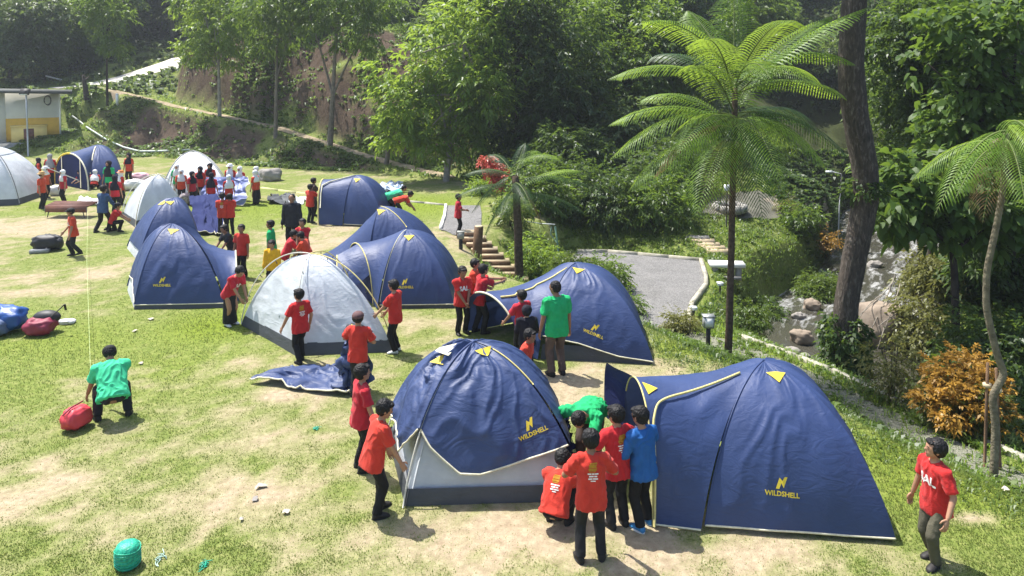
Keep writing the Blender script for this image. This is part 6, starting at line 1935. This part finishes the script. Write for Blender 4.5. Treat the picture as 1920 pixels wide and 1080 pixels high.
# lawn: blades, thinning on bare ground
gl = leafmat('lawn_grass', (.085, .125, .022), (.225, .285, .07), (.30, .34, .06), .30, .6, .2)
n = 330000
px_ = R.uniform(-30, 1950, n); py_ = 285 + (1100 - 285) * R.rand(n) ** .85
dy_ = (PY0 - py_) / F; dx_ = (px_ - 960) / F
dzv = -sp + dy_ * cp; tt = -CAM_H / np.minimum(dzv, -.02)
P = np.stack([dx_ * tt, (cp + dy_ * sp) * tt], 1)
ok = (P[:, 1] < 50) & (sdist(P, FIELD) < .3)
P = P[ok]
dr, lu, _, _ = masks(P)
patch = fbm(P * 3.2 + 8, 2)
keep = R.rand(len(P)) < np.clip(1.0 - dr * 1.25, .07, 1) * (.35 + .9 * patch)
P, dr, lu = P[keep], dr[keep], lu[keep]
m = len(P)
zz = height(P)
a = R.rand(m) * 6.28
far = P[:, 1] / 10
hh_ = (.018 + .028 * R.rand(m)) * (.75 + .5 * lu) * (1 - .4 * dr)
ww = .004 + .0028 * far
d = np.stack([np.cos(a), np.sin(a), np.zeros(m)], 1)
s_ = np.stack([-np.sin(a), np.cos(a), np.zeros(m)], 1)
B_ = np.column_stack([P, zz - .004])
V = np.stack([B_ - s_ * ww[:, None], B_ + s_ * ww[:, None], B_ + d * (hh_ * .7)[:, None] + np.array([0, 0, 1.0]) * hh_[:, None]], 1).reshape(-1, 3)
ti = np.clip(.35 + .35 * dr + .35 * (R.rand(m) - .3) - .12 * lu + .3 * (fbm(P * .7, 2) - .5), 0, 1)
tag(link('grass', npmesh('grass', V, np.arange(m * 3).reshape(-1, 3), gl, False, attr={'tint': np.repeat(ti, 3)})), kind='stuff')
# taller weeds at the near edge and along the kerb
cover('weeds', 3500, (-7.5, 8, 6.2, 7.6), lambda P: .9 * smooth01((P[:, 0] * -1 - 4.2) / .4) * smooth01((7.45 - P[:, 1]) / .2), (.12, .3), .06, 4, L_bri, .3, asp=.010, seed=12)
cover('kerb_weeds', 9000, (2.5, 9, 8, 18), lambda P: smooth01((1.3 - np.abs(fdist(P) - .3)) / .6) * .8, (.06, .2), .12, 5, L_low, .5, seed=13)

cover('lawn_tufts', 9000, (-16, 7, 8, 34), lambda P: smooth01(-fdist(P) / .3) * smooth01((fbm(P * 1.7 + 40, 2) - .5) * 6) * np.clip(9 / P[:, 1], 0, 1) * (1 - .8 * masks(P)[0]), (.035, .095), .10, 5, gl, .7, seed=14)
cover('fallen_leaves', 2600, (-12, 7, 8.3, 24), lambda P: smooth01(-fdist(P) / .3) * np.clip(9 / P[:, 1], 0, 1) * (.2 + smooth01((fbm(P * .8 + 60, 2) - .5) * 6)), (.03, .08), .5, 1, L_dead, 4.0, seed=15, droop=.1)
# ------------------------------------------------------------------ buildings, steps, stones and small things
def G(px, py, z0=-4.5):
    """where the sight line meets the ground"""
    d = ray(px, py); o = Vector((0, 0, CAM_H))
    ts = np.concatenate([np.arange(6, 60, .1), np.arange(60, 160, .5)])
    P = np.array([[o.x + d.x * t / d.y, t, o.z + d.z * t / d.y] for t in ts])
    h = height(P[:, :2])
    k = np.argmax(P[:, 2] <= h)
    return Vector((P[k, 0], P[k, 1], h[k]))

M_wallg = simple('grey_wall_paint', (.72, .70, .64), .85, .08, 1.5, .2, bump=.1)
M_wallw = simple('white_wall_paint', (.80, .79, .75), .85, .08, 1.5, .2)
M_wally = simple('ochre_wall_paint', (.80, .47, .08), .8, .12, 1.5, .2)
M_county = simple('yellow_counter_paint', (.82, .62, .24), .8, .12, 1.5, .2)
M_roof = simple('dark_roof_sheet', (.075, .08, .075), .7, .2, 2, .3)
M_metal = simple('galvanised_metal', (.42, .43, .43), .45, .1, 8, .4, .5)
M_dmetal = simple('dark_iron', (.035, .032, .03), .6, .2, 12, .3)
M_woodb = simple('red_brown_board', (.16, .07, .05), .6, .25, 4, .3)
M_tread = simple('sandy_tread', (.50, .40, .26), .9, .15, 6, .1, bump=.3)
M_log = simple('brown_log', (.14, .085, .05), .85, .3, 9, .15, bump=.5)
M_stone = simple('grey_stone', (.26, .24, .22), .85, .3, 3, .2, bump=.7, bscale=9)
M_stoneb = simple('tan_boulder_stone', (.25, .20, .155), .85, .35, 3, .2, bump=.7, bscale=9)
M_lamp = simple('lamp_glass', (.75, .77, .78), .3, .05, 8, .5)

# flat roofed building
yB = 48.5
rb = D(115, 262, yB); zt = D(115, 172, yB).z
lx = D(-120, 262, yB).x
root = thing('flat_roofed_building', (rb.x, yB, rb.z), 'flat roofed building with grey upper wall and ochre lower wall on the bank', 'building', None, rad(31))
SB = .83
wdt, dep, hgtb = rb.x - lx, 3.6, zt - rb.z
MB().box((-wdt / 2, dep / 2, hgtb / 2), (wdt, dep, hgtb)).build('wall', M_wallg, root, smooth=False)
lb_ = (D(12, 250, yB).x - rb.x) * SB
MB().box((lb_ / 2, -.012, hgtb * .235), (-lb_, .03, hgtb * .47)).build('lower_wall', M_wally, root, smooth=False)
MB().box((lb_ - 1.2, -.02, hgtb / 2 - .002), (2.4, .05, hgtb)).build('white_wall_bay', M_wallw, root, smooth=False)
MB().box((-.04, -.03, hgtb / 2), (.10, .08, hgtb - .01)).build('corner_trim', M_wallw, root, smooth=False)
MB().box((-wdt / 2 + .25, dep / 2 - .3, hgtb + .10), (wdt + .9, dep + 1.4, .16), 0, 0, rad(2.0)).build('roof', M_roof, root, smooth=False)
MB().box((-wdt / 2 + .2, dep / 2 - .4, -.75), (wdt + .5, dep + 1.2, 1.5)).build('plinth', M_conc, root, smooth=False)
c0, c1 = (D(22, 250, yB).x - rb.x) * SB, (D(88, 250, yB).x - rb.x) * SB
ct = MB().box(((c0 + c1) / 2, -.35, hgtb * .16), (c1 - c0, .62, hgtb * .32)).build('counter', M_county, root, smooth=False)
MB().box(((c0 + c1) / 2, -.36, hgtb * .325), (c1 - c0 + .06, .70, .05)).build('counter_top', M_county, ct, smooth=False)
d0, d1 = (D(45, 250, yB).x - rb.x) * SB, (D(64, 250, yB).x - rb.x) * SB
MB().box(((d0 + d1) / 2, -.665, hgtb * .14), (d1 - d0, .02, hgtb * .26)).build('cupboard_door', M_woodb, ct, smooth=False)
bb_ = D(21, 255, yB)
t_ = thing('bucket', (bb_.x, yB - 2.4, rb.z), 'small blue bucket at the end of the yellow counter', 'bucket')
MB().rings([(0, 0, z_) for z_ in (0, .32, .34)], [(r_, 0, 0) for r_ in (.13, .18, .19)], [(0, r_, 0) for r_ in (.13, .18, .19)], 14).build('pail', simple('blue_plastic', (.03, .14, .32), .4, .1, 6), t_)
MB().tube([(-.18, 0, .33), (-.1, 0, .46), (.1, 0, .46), (.18, 0, .33)], .012, 5).build('handle', M_metal, t_)
cl_ = D(91, 188, yB - .62)
t_ = thing('hose_coil', (cl_.x, yB - .75, cl_.z), 'coil of hose hanging high on the grey wall', 'hose')
for k in range(3):
    th = np.linspace(0, 6.28, 22); MB().tube(np.column_stack([.22 * np.cos(th) + .03 * k, th * 0 - .02 * k, (.26 + .03 * k) * np.sin(th)]), .018, 5, cap=False).build('hose_loop', M_dmetal, t_)
fb, ft = D(52, 262, 45.4), D(50, 172, 45.4)
fz = hz(fb.x, 45.4)
t_ = thing('floodlight_post', (fb.x, 45.4, fz), 'pale post with a floodlight in front of the building', 'lamp post')
MB().tube([(0, 0, -.2), (0, 0, (ft.z - fz) * .5), (0, 0, ft.z - fz)], .05, 8).build('post', M_metal, t_)
MB().box((0, -.12, ft.z - fz), (.55, .14, .38), 0, rad(-30)).build('lamp_housing', M_dmetal, t_, smooth=False)
MB().box((0, -.205, ft.z - fz - .05), (.46, .02, .30), 0, rad(-30)).build('lamp_glass', M_lamp, t_, smooth=False)
# dark canopy beyond the roof
cb = D(128, 160, 62); t_ = thing('dark_canopy', (cb.x, 62, hz(cb.x, 62)), 'low dark canopy with a pale edge behind the building', 'canopy')
zc = D(128, 148, 62).z - t_.location.z
MB().box((0, 0, zc), (2.6, 2.5, .08), 0, 0, rad(14)).build('roof', M_dmetal, t_, smooth=False)
MB().box((.2, -1.29, zc - .05), (2.6, .06, .12), 0, 0, rad(14)).build('roof_edge', M_wallw, t_, smooth=False)
for sx in (-1, 1):
    for sy in (-1, 1): MB().tube([(sx * 1.15, sy * 1.1, -.3), (sx * 1.15, sy * 1.1, zc - sx * .27)], .05, 6).build('post', M_dmetal, t_)
# stub and marker on the bank
p = G(163, 188); t_ = thing('tree_stump', tuple(p), 'dark broken trunk standing at the road bend', 'stump'); q = D(156, 140, p.y) - p
MB().tube([(0, 0, -.2), tuple(q * .5), tuple(q)], [.22, .16, .10], 8).build('trunk', M_barkd, t_)
MB().tube([tuple(q * .7), tuple(q * .8 + Vector((.35, 0, .2)))], [.07, .03], 6).build('branch_stub', M_bark, t_)
p = G(220, 198); t_ = thing('marker_post', tuple(p), 'short white marker post in the grass below the road', 'post')
MB().box((0, 0, .35), (.14, .14, .8)).build('post', M_wallw, t_, smooth=False)
MB().rings([(0, 0, .75), (0, 0, .80), (0, 0, .83)], [(r_, 0, 0) for r_ in (.09, .09, .04)], [(0, r_, 0) for r_ in (.09, .09, .04)], 8).build('cap', M_wallw, t_)
# white pipe down the bank
pp = [G(*a) for a in ((137, 224), (165, 243), (198, 264), (232, 281), (262, 288), (300, 287), (357, 285))]
c = pp[0].copy()
tag(MB().tube([tuple(p - c + Vector((0, -.05, .12))) for p in pp], .055, 7).build('water_pipe', simple('white_pipe', (.62, .64, .58), .5, .1, 6), None, tuple(c)), 'long white water pipe lying down the brown bank', 'pipe')
pp = [G(*a) for a in ((700, 372), (760, 378), (832, 381))]

# log steps
ta, tb_ = RM(-1.62, 25.15, 0), RM(.06, 22.7, -1.2)
root = thing('log_stairs', tuple(ta), 'flight of ten earth steps with log fronts down to the gravel court', 'steps')
for k in range(10):
    f = k / 9; p = ta.lerp(tb_, f) - ta
    wd = .75 + .3 * f
    st = MB().box((p.x + .12, p.y + .05, p.z - .10), (wd, .36, .30)).build('step', M_tread, root, smooth=False)
    MB().box((p.x + .12, p.y - .155, p.z - .06), (wd + .04, .05, .19)).build('riser', M_log, st, smooth=False)
p = RM(-1.18, 23.6, -.6); p.z = hz(p.x, p.y)
t_ = thing('wooden_post', tuple(p), 'thick leaning brown post beside the log steps', 'post')
q = D(898, 425, p.y) - p
MB().tube([(0, 0, -.3), tuple(q * .5), tuple(q)], [.16, .15, .14], 12).build('trunk', M_log, t_)
MB().rings([tuple(q), tuple(q + Vector((0, 0, .03)))], [(.14, 0, 0), (.11, 0, 0)], [(0, .14, 0), (0, .11, 0)], 12).build('cut_end', M_tread, t_)
# stone steps beyond the court
a_, b_ = W(1308, 436, -.75), W(1347, 468, -1.15)
root = thing('stone_steps', (a_.x, a_.y, hz(a_.x, a_.y)), 'four pale stone steps on the grass slope beyond the gravel court', 'steps')
for k in range(5):
    p = a_.lerp(b_, k / 4) - root.location
    g_ = hz(a_.lerp(b_, k / 4).x, a_.lerp(b_, k / 4).y)
    p.z = g_ - root.location.z
    MB().box((p.x, p.y, p.z - .02), (.85, .34, .24), rad(-8)).build('step', M_tread if k else M_stone, root, smooth=False)

def post_lamp(name, label, p, h, head, mat, r=.04, headmat=None, off=(0, 0)):
    p = Vector(p); p.z = hz(p.x, p.y)
    t = thing(name, tuple(p), label, 'lamp' if 'lamp' in name else 'box')
    MB().tube([(0, 0, -.2), (off[0] * .5, off[1] * .5, h * .5), (off[0], off[1], h)], r, 8).build('post', mat, t)
    hd = MB().box((off[0], off[1], h + head[2] / 2), head).build('housing', headmat or M_metal, t, smooth=False)
    MB().box((off[0], off[1], h + head[2] + .012), (head[0] * 1.15, head[1] * 1.15, .025)).build('lid', headmat or M_metal, hd, smooth=False)
    return t
post_lamp('bollard_lamp', 'short dark bollard lamp at the lawn edge by the steps', W(864, 466), .32, (.20, .16, .20), M_dmetal, .06, simple('weathered_box', (.30, .30, .27), .7, .1))
t_ = post_lamp('meter_box', 'grey metal box on a post beside the gravel path', W(1327, 690, -1.0), .52, (.22, .16, .24), M_dmetal, .05)
MB().box((0, -.085, .64), (.17, .012, .18)).build('door', M_wallw, t_, smooth=False)
post_lamp('garden_lamp', 'small white garden lamp in the weeds beside the gravel court', W(1300, 598, -1.3), .25, (.16, .16, .06), M_dmetal, .03, M_lamp)
post_lamp('garden_lamp', 'small white garden lamp by the tall fern trunk', W(1350, 552, -1.4), .28, (.16, .16, .06), M_dmetal, .03, M_lamp)
p = W(1362, 420, -.7); p.z = hz(p.x, p.y); q = D(1363, 352, p.y) - p
t_ = thing('solar_lamp', tuple(p), 'thin pole with a white square lamp before the round fire pit', 'lamp')
MB().tube([(0, 0, -.2), tuple(q * .5), tuple(q)], .03, 6).build('post', M_dmetal, t_)
MB().box(tuple(q), (.22, .05, .24), 0, rad(-20)).build('lamp_panel', M_lamp, t_, smooth=False)
p = W(1573, 356, -.25); p.z = hz(p.x, p.y); q = D(1577, 326, p.y) - p
t_ = thing('street_lamp', tuple(p), 'lamp post with a bent arm at the terrace road', 'lamp')
MB().tube([(0, 0, -.2), tuple(q * .6), tuple(q), (q.x - .5, q.y, q.z + .12)], .035, 6).build('post', M_metal, t_)
MB().box((q.x - .55, q.y, q.z + .10), (.3, .16, .08)).build('lamp_head', M_lamp, t_, smooth=False)
# concrete bench and fire pit
p = W(1362, 512, -1.4); p.z = hz(p.x, p.y)
t_ = thing('concrete_bench', tuple(p), 'pale concrete bench on two supports in the grass past the court', 'bench')
MB().box((0, 0, .48), (1.15, .5, .12), rad(-6)).build('seat', M_wallw, t_, smooth=False)
for s_ in (-1, 1): MB().box((s_ * .38, -s_ * .04, .2), (.16, .36, .44), rad(-6)).build('leg', M_conc, t_, smooth=False)
MB().box((-.1, -.33, .12), (.95, .18, .08), rad(-6)).build('footboard', M_conc, t_, smooth=False)
p = W(1368, 392, -.5); p.z = hz(p.x, p.y) + .05
t_ = thing('fire_pit', tuple(p), 'low round stone fire pit on the terrace', 'fire pit')
for k in range(14):
    a = k / 14 * 6.283
    MB().box((.62 * math.cos(a), .62 * math.sin(a), .14), (.2, .26, .28 + .03 * (k % 3)), a).build('stone', M_conc, t_, smooth=False)
MB().rings([(0, 0, .03), (0, 0, .10)], [(.52, 0, 0), (.48, 0, 0)], [(0, .52, 0), (0, .48, 0)], 18).build('ash_bed', M_dmetal, t_)
# green forked post and its line
p = RM(1.75, 26.3, -.8); p.z = hz(p.x, p.y)
t_ = thing('clothes_post', tuple(p), 'thin forked green post among the shrubs behind the lower fern', 'post')
q = D(1041, 425, p.y) - p
MB().tube([(0, 0, -.2), tuple(q * .55), tuple(q)], .03, 6).build('post', simple('green_paint', (.16, .28, .20), .5, .1), t_)
MB().tube([tuple(q * .5), (q.x - .16, q.y, q.z * .7 + .1), (q.x - .14, q.y, q.z)], .02, 6).build('fork', simple('green_paint_worn', (.20, .30, .22), .5, .1), t_)
MB().tube([tuple(q + Vector((-1.1, .1, .18))), tuple(q + Vector((-.5, .05, .10))), tuple(q + Vector((0, 0, .08)))], .018, 5).build('line', M_wallw, t_)

# boulders
def boulder(label, p, r, mat, sink=.35, name='boulder', sq=(1, .9, .72), seed=0):
    p = Vector(p); 
    ph = np.linspace(0, np.pi, 22); th = np.linspace(0, 2 * np.pi, 36, endpoint=False)
    u = np.stack([np.sin(ph)[:, None] * np.cos(th), np.sin(ph)[:, None] * np.sin(th), np.repeat(np.cos(ph)[:, None], 36, 1)], -1).reshape(-1, 3)
    k = .45 + .95 * fbm(u * 1.4 + seed, 3) + .16 * fbm(u * 5 + seed, 2)
    for q_ in range(7):
        nn_ = unit(np.random.RandomState(int(seed * 10 + q_)).randn(3)); k = np.minimum(k, .80 / np.maximum((u * nn_).sum(1), .05))
    c = np.abs(vnoise(u * 1.1 + seed * 2) - .5) * .3
    V = u * (k - c)[:, None] * r * np.array(sq)
    i = (np.arange(21)[:, None] * 36 + np.arange(36)[None]).ravel()
    j = (np.arange(21)[:, None] * 36 + ((np.arange(36) + 1) % 36)[None]).ravel()
    q = np.stack([i, i + 36, j + 36, j], 1)
    o = link(name, npmesh(name, V + [0, 0, r * sq[2] * (.9 - 2 * sink * .9)], q, mat), None, tuple(p))
    return tag(o, label, 'boulder', 'boulders')
boulder('grey boulder in the shade at the foot of the brown bank', W(506, 338), .62, M_stone, .3, seed=3)
for lb, px, py, r, mt, sd in (('brown boulder in white water before the dark trunk', 1503, 640, .42, M_stoneb, 1), ('flat brown boulder at the upstream end of the pool', 1523, 578, .36, M_stoneb, 2),
                              ('small grey stone between two brown boulders in the stream', 1497, 596, .24, M_stone, 4), ('small wet stone below the brown boulder', 1507, 676, .24, M_stone, 5),
                              ('low wet rock at the near edge of the stream', 1482, 668, .30, M_stone, 6), ('rock against the foot of the far bank', 1640, 500, .30, M_stone, 7)):
    p = W(px, py, RIVER_Z); boulder(lb, p, r, mt, .3, seed=sd)
pb = W(1655, 640, RIVER_Z)
boulder('huge tan boulder under dry vines on the far bank', pb, .95, M_stoneb, .22, sq=(1.15, .9, .85), seed=9)
# dry vine stems over the boulder
t_ = thing('dry_vine', tuple(pb), 'tangle of pale dry vine stems over the huge tan boulder', 'vine')
rs = np.random.RandomState(4)
for k in range(26):
    a = rs.rand() * 3.14 - 3.14
    s0 = Vector((rs.uniform(.3, 2.2), rs.uniform(-.2, .8), rs.uniform(.9, 1.9)))
    e0 = Vector((s0.x + rs.uniform(-2.4, .8), rs.uniform(-1.3, -.6), rs.uniform(-.0, .9)))
    m_ = (s0 + e0) / 2 + Vector((rs.uniform(-.4, .4), -.5, rs.uniform(.1, .7)))
    f = np.linspace(0, 1, 10)[:, None]
    P_ = np.array(tuple(s0)) * (1 - f) ** 2 + np.array(tuple(m_)) * 2 * f * (1 - f) + np.array(tuple(e0)) * f ** 2
    MB().tube(P_, np.linspace(.016, .006, 10) * rs.uniform(.7, 1.5), 5).build('stem', M_barkp, t_)

# bench with iron frame
p = W(128, 408); t_ = thing('bench', tuple(p), 'low red brown wooden bench on an iron frame in the middle of the far lawn', 'bench', None, rad(-3))
for k in range(4):
    MB().box((0, -.02 + .155 * k, .44 + .02 * k), (1.62, .148, .035)).build('plank', M_woodb, t_, smooth=False)
MB().box((0, -.12, .33), (1.58, .03, .22)).build('apron', M_woodb, t_, smooth=False)
for s_ in (-1, 1):
    MB().tube([(s_ * .78, -.13, 0), (s_ * .78, -.13, .42), (s_ * .78, .50, .46), (s_ * .78, .50, 0)], .022, 6).build('leg_frame', M_dmetal, t_)
    MB().tube([(s_ * .70, -.13, .03), (s_ * .64, -.13, .25)], .018, 5).build('brace', M_dmetal, t_)

# packs and bags
def bag(name, label, p, size, mat, rz=0, seed=0, cat='bag', lump=.22, parts=None):
    p = Vector(p); p.z = hz(p.x, p.y)
    t = thing(name, tuple(p), label, cat, 'bags and packs on the lawn', rz)
    ph = np.linspace(0, np.pi, 22); th = np.linspace(0, 2 * np.pi, 36, endpoint=False)
    u = np.stack([np.sin(ph)[:, None] * np.cos(th), np.sin(ph)[:, None] * np.sin(th), np.repeat(np.cos(ph)[:, None], 36, 1)], -1).reshape(-1, 3)
    sg = np.sign(u) * np.abs(u) ** .72
    V = sg * np.array(size) / 2 * (1 - lump + 2 * lump * fbm(u * 2.2 + seed, 3))[:, None]
    r = 1 - np.abs(2 * vnoise(V * [7, 7, 7] / max(size) + seed) - 1)
    V += u * (r ** 2 * .05 * max(size))[:, None]
    V[:, 2] -= V[:, 2].min() + .01
    i = (np.arange(21)[:, None] * 36 + np.arange(36)[None]).ravel(); j = (np.arange(21)[:, None] * 36 + ((np.arange(36) + 1) % 36)[None]).ravel()
    link('sack', npmesh('sack', V, np.stack([i, i + 36, j + 36, j], 1), mat), t)
    return t
M_bagb = simple('black_nylon', (.018, .018, .02), .55, .3, 8, .4); M_bagblue = fabric('blue_nylon', (.015, .075, .28), .45, .45, .05)
M_bagm = simple('maroon_nylon', (.22, .025, .05), .55, .2, 8, .35); M_bagr = fabric('red_nylon', (.60, .05, .07), .5, .4, .05); M_wbag = fabric('white_sack', (.68, .67, .66), .6, .3, .1)
t_ = bag('backpack', 'black backpack lying on the grass near the bare earth', W(88, 470), (.80, .46, .42), M_bagb, rad(8), 3, 'backpack')
MB().tube([(.08, -.22, .1), (.10, -.1, .43), (.10, .14, .43), (.08, .24, .1)], .022, 5).build('strap', M_greyc, t_)
MB().box((-.06, -.3, .06), (.5, .2, .10), rad(4)).build('pad', simple('grey_pad', (.25, .26, .26), .7, .2), t_, smooth=False)
MB().ball((.33, 0, .2), (.13, .2, .18)).build('top_lid', M_bagb, t_)
bag('duffel_bag', 'large bright blue nylon bag at the edge of the picture', W(6, 620), (.95, .5, .45), M_bagblue, rad(-8), 5)
t_ = bag('sleeping_bag', 'grey and blue bundle against the bright blue nylon bag', W(-12, 628), (.6, .5, .32), fabric('steel_blue_nylon', (.10, .14, .24), .5, .4, .05), 0, 6)
t_ = bag('backpack', 'maroon and black backpack with a trekking pole sticking out', W(76, 626), (.55, .42, .30), M_bagm, rad(5), 8, 'backpack')
MB().ball((.05, .16, .30), (.28, .17, .15)).build('top_lid', M_bagb, t_)
MB().ball((-.2, .1, .18), (.15, .2, .14)).build('side_pocket', M_bagb, t_)
q = D(119, 572, t_.location.y) - t_.location
MB().tube([(.12, .05, .28), tuple(q)], .012, 6).build('trekking_pole', M_dmetal, t_)
MB().tube([tuple(q), tuple(q + Vector((.02, 0, -.12)))], .025, 6).build('pole_grip', M_bagb, t_)
bag('plastic_bag', 'small white plastic bag beside the trekking pole', W(125, 606), (.34, .2, .08), M_wbag, .1, 9)
t_ = bag('drum_bag', 'red cylindrical bag lying by the squatting man', W(144, 803), (.30, .42, .30), M_bagr, rad(-18), 11)
MB().tube([(0, -.24, .3), (.02, -.1, .37), (0, .12, .37)], .012, 5).build('strap', M_bagm, t_)
bag('white_sack', 'white sack on the grass between straw hat and white hijab', W(106, 366), (.62, .4, .40), M_wbag, .2, 13)
bag('white_sack', 'white and pink bundle at the skirts of the standing girl', W(262, 342), (.8, .5, .40), simple('pale_pink_cloth', (.70, .42, .48), .8, .3, 3), .2, 15)
bag('white_sack', 'white bundle beside the pink one', W(252, 356), (.9, .5, .40), M_wbag, .3, 17)
bag('grey_sack', 'patterned grey sack at the feet of the girls by the bowed pole', W(349, 384), (.5, .4, .42), simple('patterned_cloth', (.35, .30, .30), .8, .6, 14), .3, 19)
t_ = bag('striped_bag', 'black bag with yellow stripes in the arms of the capped boy', W(664, 742), (.34, .22, .26), M_bagb, .2, 21)
t_.location = Vector((W(672, 742).x - .10, W(672, 742).y + .22, .86))
for k in (-.06, .06): MB().tube([(k - .02, -.12, .02), (k, -.115, .16), (k + .02, .0, .27)], .018, 6).build('stripe', M_yel, t_)
# twine, plate, litter, rope, pole
p = W(240, 1062); t_ = thing('twine_roll', tuple(p), 'roll of green plastic twine standing on the grass', 'twine')
M_twine = simple('green_twine', (.02, .36, .22), .45, .35, 30, .4, bump=.6, bscale=30)
MB().rings([(0, 0, z_) for z_ in (.0, .03, .10, .20, .25, .27)], [(r_, 0, 0) for r_ in (.10, .125, .13, .128, .11, .06)], [(0, r_, 0) for r_ in (.10, .125, .13, .128, .11, .06)], 24).build('spool', M_twine, t_)
for k in range(6):
    th = np.linspace(0, 6.28, 26); MB().tube(np.column_stack([.132 * np.cos(th), .132 * np.sin(th), .05 + .032 * k + .01 * np.sin(th * 2 + k)]), .006, 5, cap=False).build('strand', M_twine, t_)
def tuft(label, px, py, mat, n, r, cat='twine', name='twine_scrap'):
    p = W(px, py); m = MB(); rs = np.random.RandomState(int(px))
    for k in range(n):
        a = np.cumsum(rs.randn(9, 3) * [r * .35, r * .35, .01], 0); a -= a.mean(0); a[:, 2] = .012 + abs(a[:, 2])
        m.tube(a, .005, 4)
    tag(m.build(name, mat, None, tuple(p)), label, cat)
tuft('small loose tangle of green twine near the twine roll', 383, 1062, M_twine, 8, .08)
tuft('loose strands of pale twine between the roll and the tangle', 300, 1050, simple('pale_twine', (.35, .5, .42), .6, .1), 3, .12)
tuft('scrap of green twine on the bare earth in mid lawn', 593, 805, M_twine, 6, .07)
def scrap(label, px, py, r, mat, seed):
    p = W(px, py); rs = np.random.RandomState(seed); n = 9
    th = np.sort(rs.rand(n) * 6.28); q = r * (.6 + .5 * rs.rand(n))
    V = np.column_stack([q * np.cos(th), q * np.sin(th), .015 + .03 * rs.rand(n)])
    V = np.concatenate([V, [[0, 0, .05]]]); p.z = hz(p.x, p.y)
    tag(link('litter_scrap', npmesh('litter_scrap', V, np.array([(i, (i + 1) % n, n) for i in range(n)]), mat, False), None, tuple(p)), label, 'litter', 'scraps on the lawn')
M_paper = simple('pale_stone_scrap', (.46, .41, .33), .9, .2, 9)
for k, (px, py, r, lb) in enumerate(((490, 915, .08, 'largest pale flat stone on the dry patch'), (450, 976, .055, 'pale flat stone under the largest one'), (537, 962, .06, 'pale flat stone beside the dry leaves'), (478, 938, .05, 'dark flat stone touching the largest pale one'),
                                     (283, 600, .07, 'white paper scrap near the low logo tent'), (253, 622, .06, 'white scrap in the grass by the green string'), (264, 683, .06, 'pale leaf scrap behind the squatting man'), (1885, 915, .06, 'white scrap in the weeds past the walking boy'))):
    scrap(lb, px, py, r, M_paper if k != 3 else M_stone, 30 + k)
a_ = W(171, 742) + Vector((0, 0, .45)); b_ = W(165, 404) + Vector((0, 0, .3))
tag(MB().tube([(0, 0, 0), tuple((b_ - a_) * .5 + Vector((-.05, 0, -.10))), tuple(b_ - a_)], .0032, 5).build('string', simple('yellow_green_string', (.45, .52, .25), .6, .1), None, tuple(a_)), 'long yellow green string stretched from the squatting man to the bench', 'string')
a_, b_ = D(82, 312, 33.8), D(147, 338, 33.0)
tag(MB().tube([(0, 0, 0), tuple(b_ - a_)], .022, 6).build('tent_rod', M_pole, None, tuple(a_)), 'long pale tent pole carried by the girls at the arched doorway', 'pole')
p = Vector(W(536, 640)); p.z = .50
t_ = thing('plate', tuple(p), 'dark green plate in the hand of the walking boy', 'plate')
MB().rings([(0, 0, 0), (0, -.008, .0), (0, -.02, 0), (0, -.02, 0)], [(.06, 0, .02), (.10, 0, .03), (.12, 0, .04), (.05, 0, .02)], [(-.02, 0, .06), (-.03, 0, .10), (-.04, 0, .12), (-.02, 0, .05)], 16).build('dish', simple('dark_green_plastic', (.01, .07, .06), .4, .1), t_)
MB().tube([(.09, -.01, .05), (.15, -.01, .09)], .015, 6).build('handle', M_bagb, t_)
# the squatting man in mint green
person(212, 786, 1.68, 32, 'man in a mint green shirt and black cap squatting by the red bag', top='mint', child=False, pose='squat', pel=(0, -.10, .26), lean=38, head='cap', rh=(-.02, .30, .16), lh=(-.20, .24, .17), rf=(.13, .04, 0), lf=(-.12, .06, 0), nod=22, yaw=10, loose=1.1, near=True, vox=.012)
# stakes beside the twisted fern
p = W(1858, 872, -.4); p.z = hz(p.x, p.y)
for k, (px0, px1, py1) in enumerate(((1846, 1852, 640), (1876, 1868, 650))):
    b_ = D(px0, 880, p.y - .1 * k); g_ = hz(b_.x, p.y - .1 * k); q = D(px1, py1 + 40, p.y - .1 * k)
    t_ = thing('bamboo_stake', (b_.x, p.y - .1 * k, g_ - .05), ('bamboo stake leaning on the outer side of the twisted trunk', 'bamboo stake tied to the inner side of the twisted trunk')[k], 'stake', 'stakes at the twisted fern')
    q = q - t_.location
    MB().tube([(0, 0, 0), tuple(q * .5), tuple(q)], .022, 7).build('cane', M_log, t_)
    MB().rings([tuple(q * .78), tuple(q * .78 + Vector((0, 0, .05)))], [(.06, 0, 0)] * 2, [(0, .06, 0)] * 2, 8).build('tie', M_tread, t_)
# ------------------------------------------------------------------ the air
hm = bpy.data.materials.new('haze_air'); hm.use_nodes = True
hm.node_tree.nodes.clear()
pv = hm.node_tree.nodes.new('ShaderNodeVolumePrincipled')
pv.inputs['Color'].default_value = (.86, .93, 1, 1)
pv.inputs['Density'].default_value = .0007
pv.inputs['Anisotropy'].default_value = .35
mo = hm.node_tree.nodes.new('ShaderNodeOutputMaterial')
hm.node_tree.links.new(pv.outputs[0], mo.inputs['Volume'])
zlo, zhi = float(GZ.min()) - 1.2, float(GZ.max()) + 30
hz_o = MB().box((0, 86, (zlo + zhi) / 2), (226, 184, zhi - zlo)).build('haze', hm, None, smooth=False)
tag(hz_o, kind='stuff')
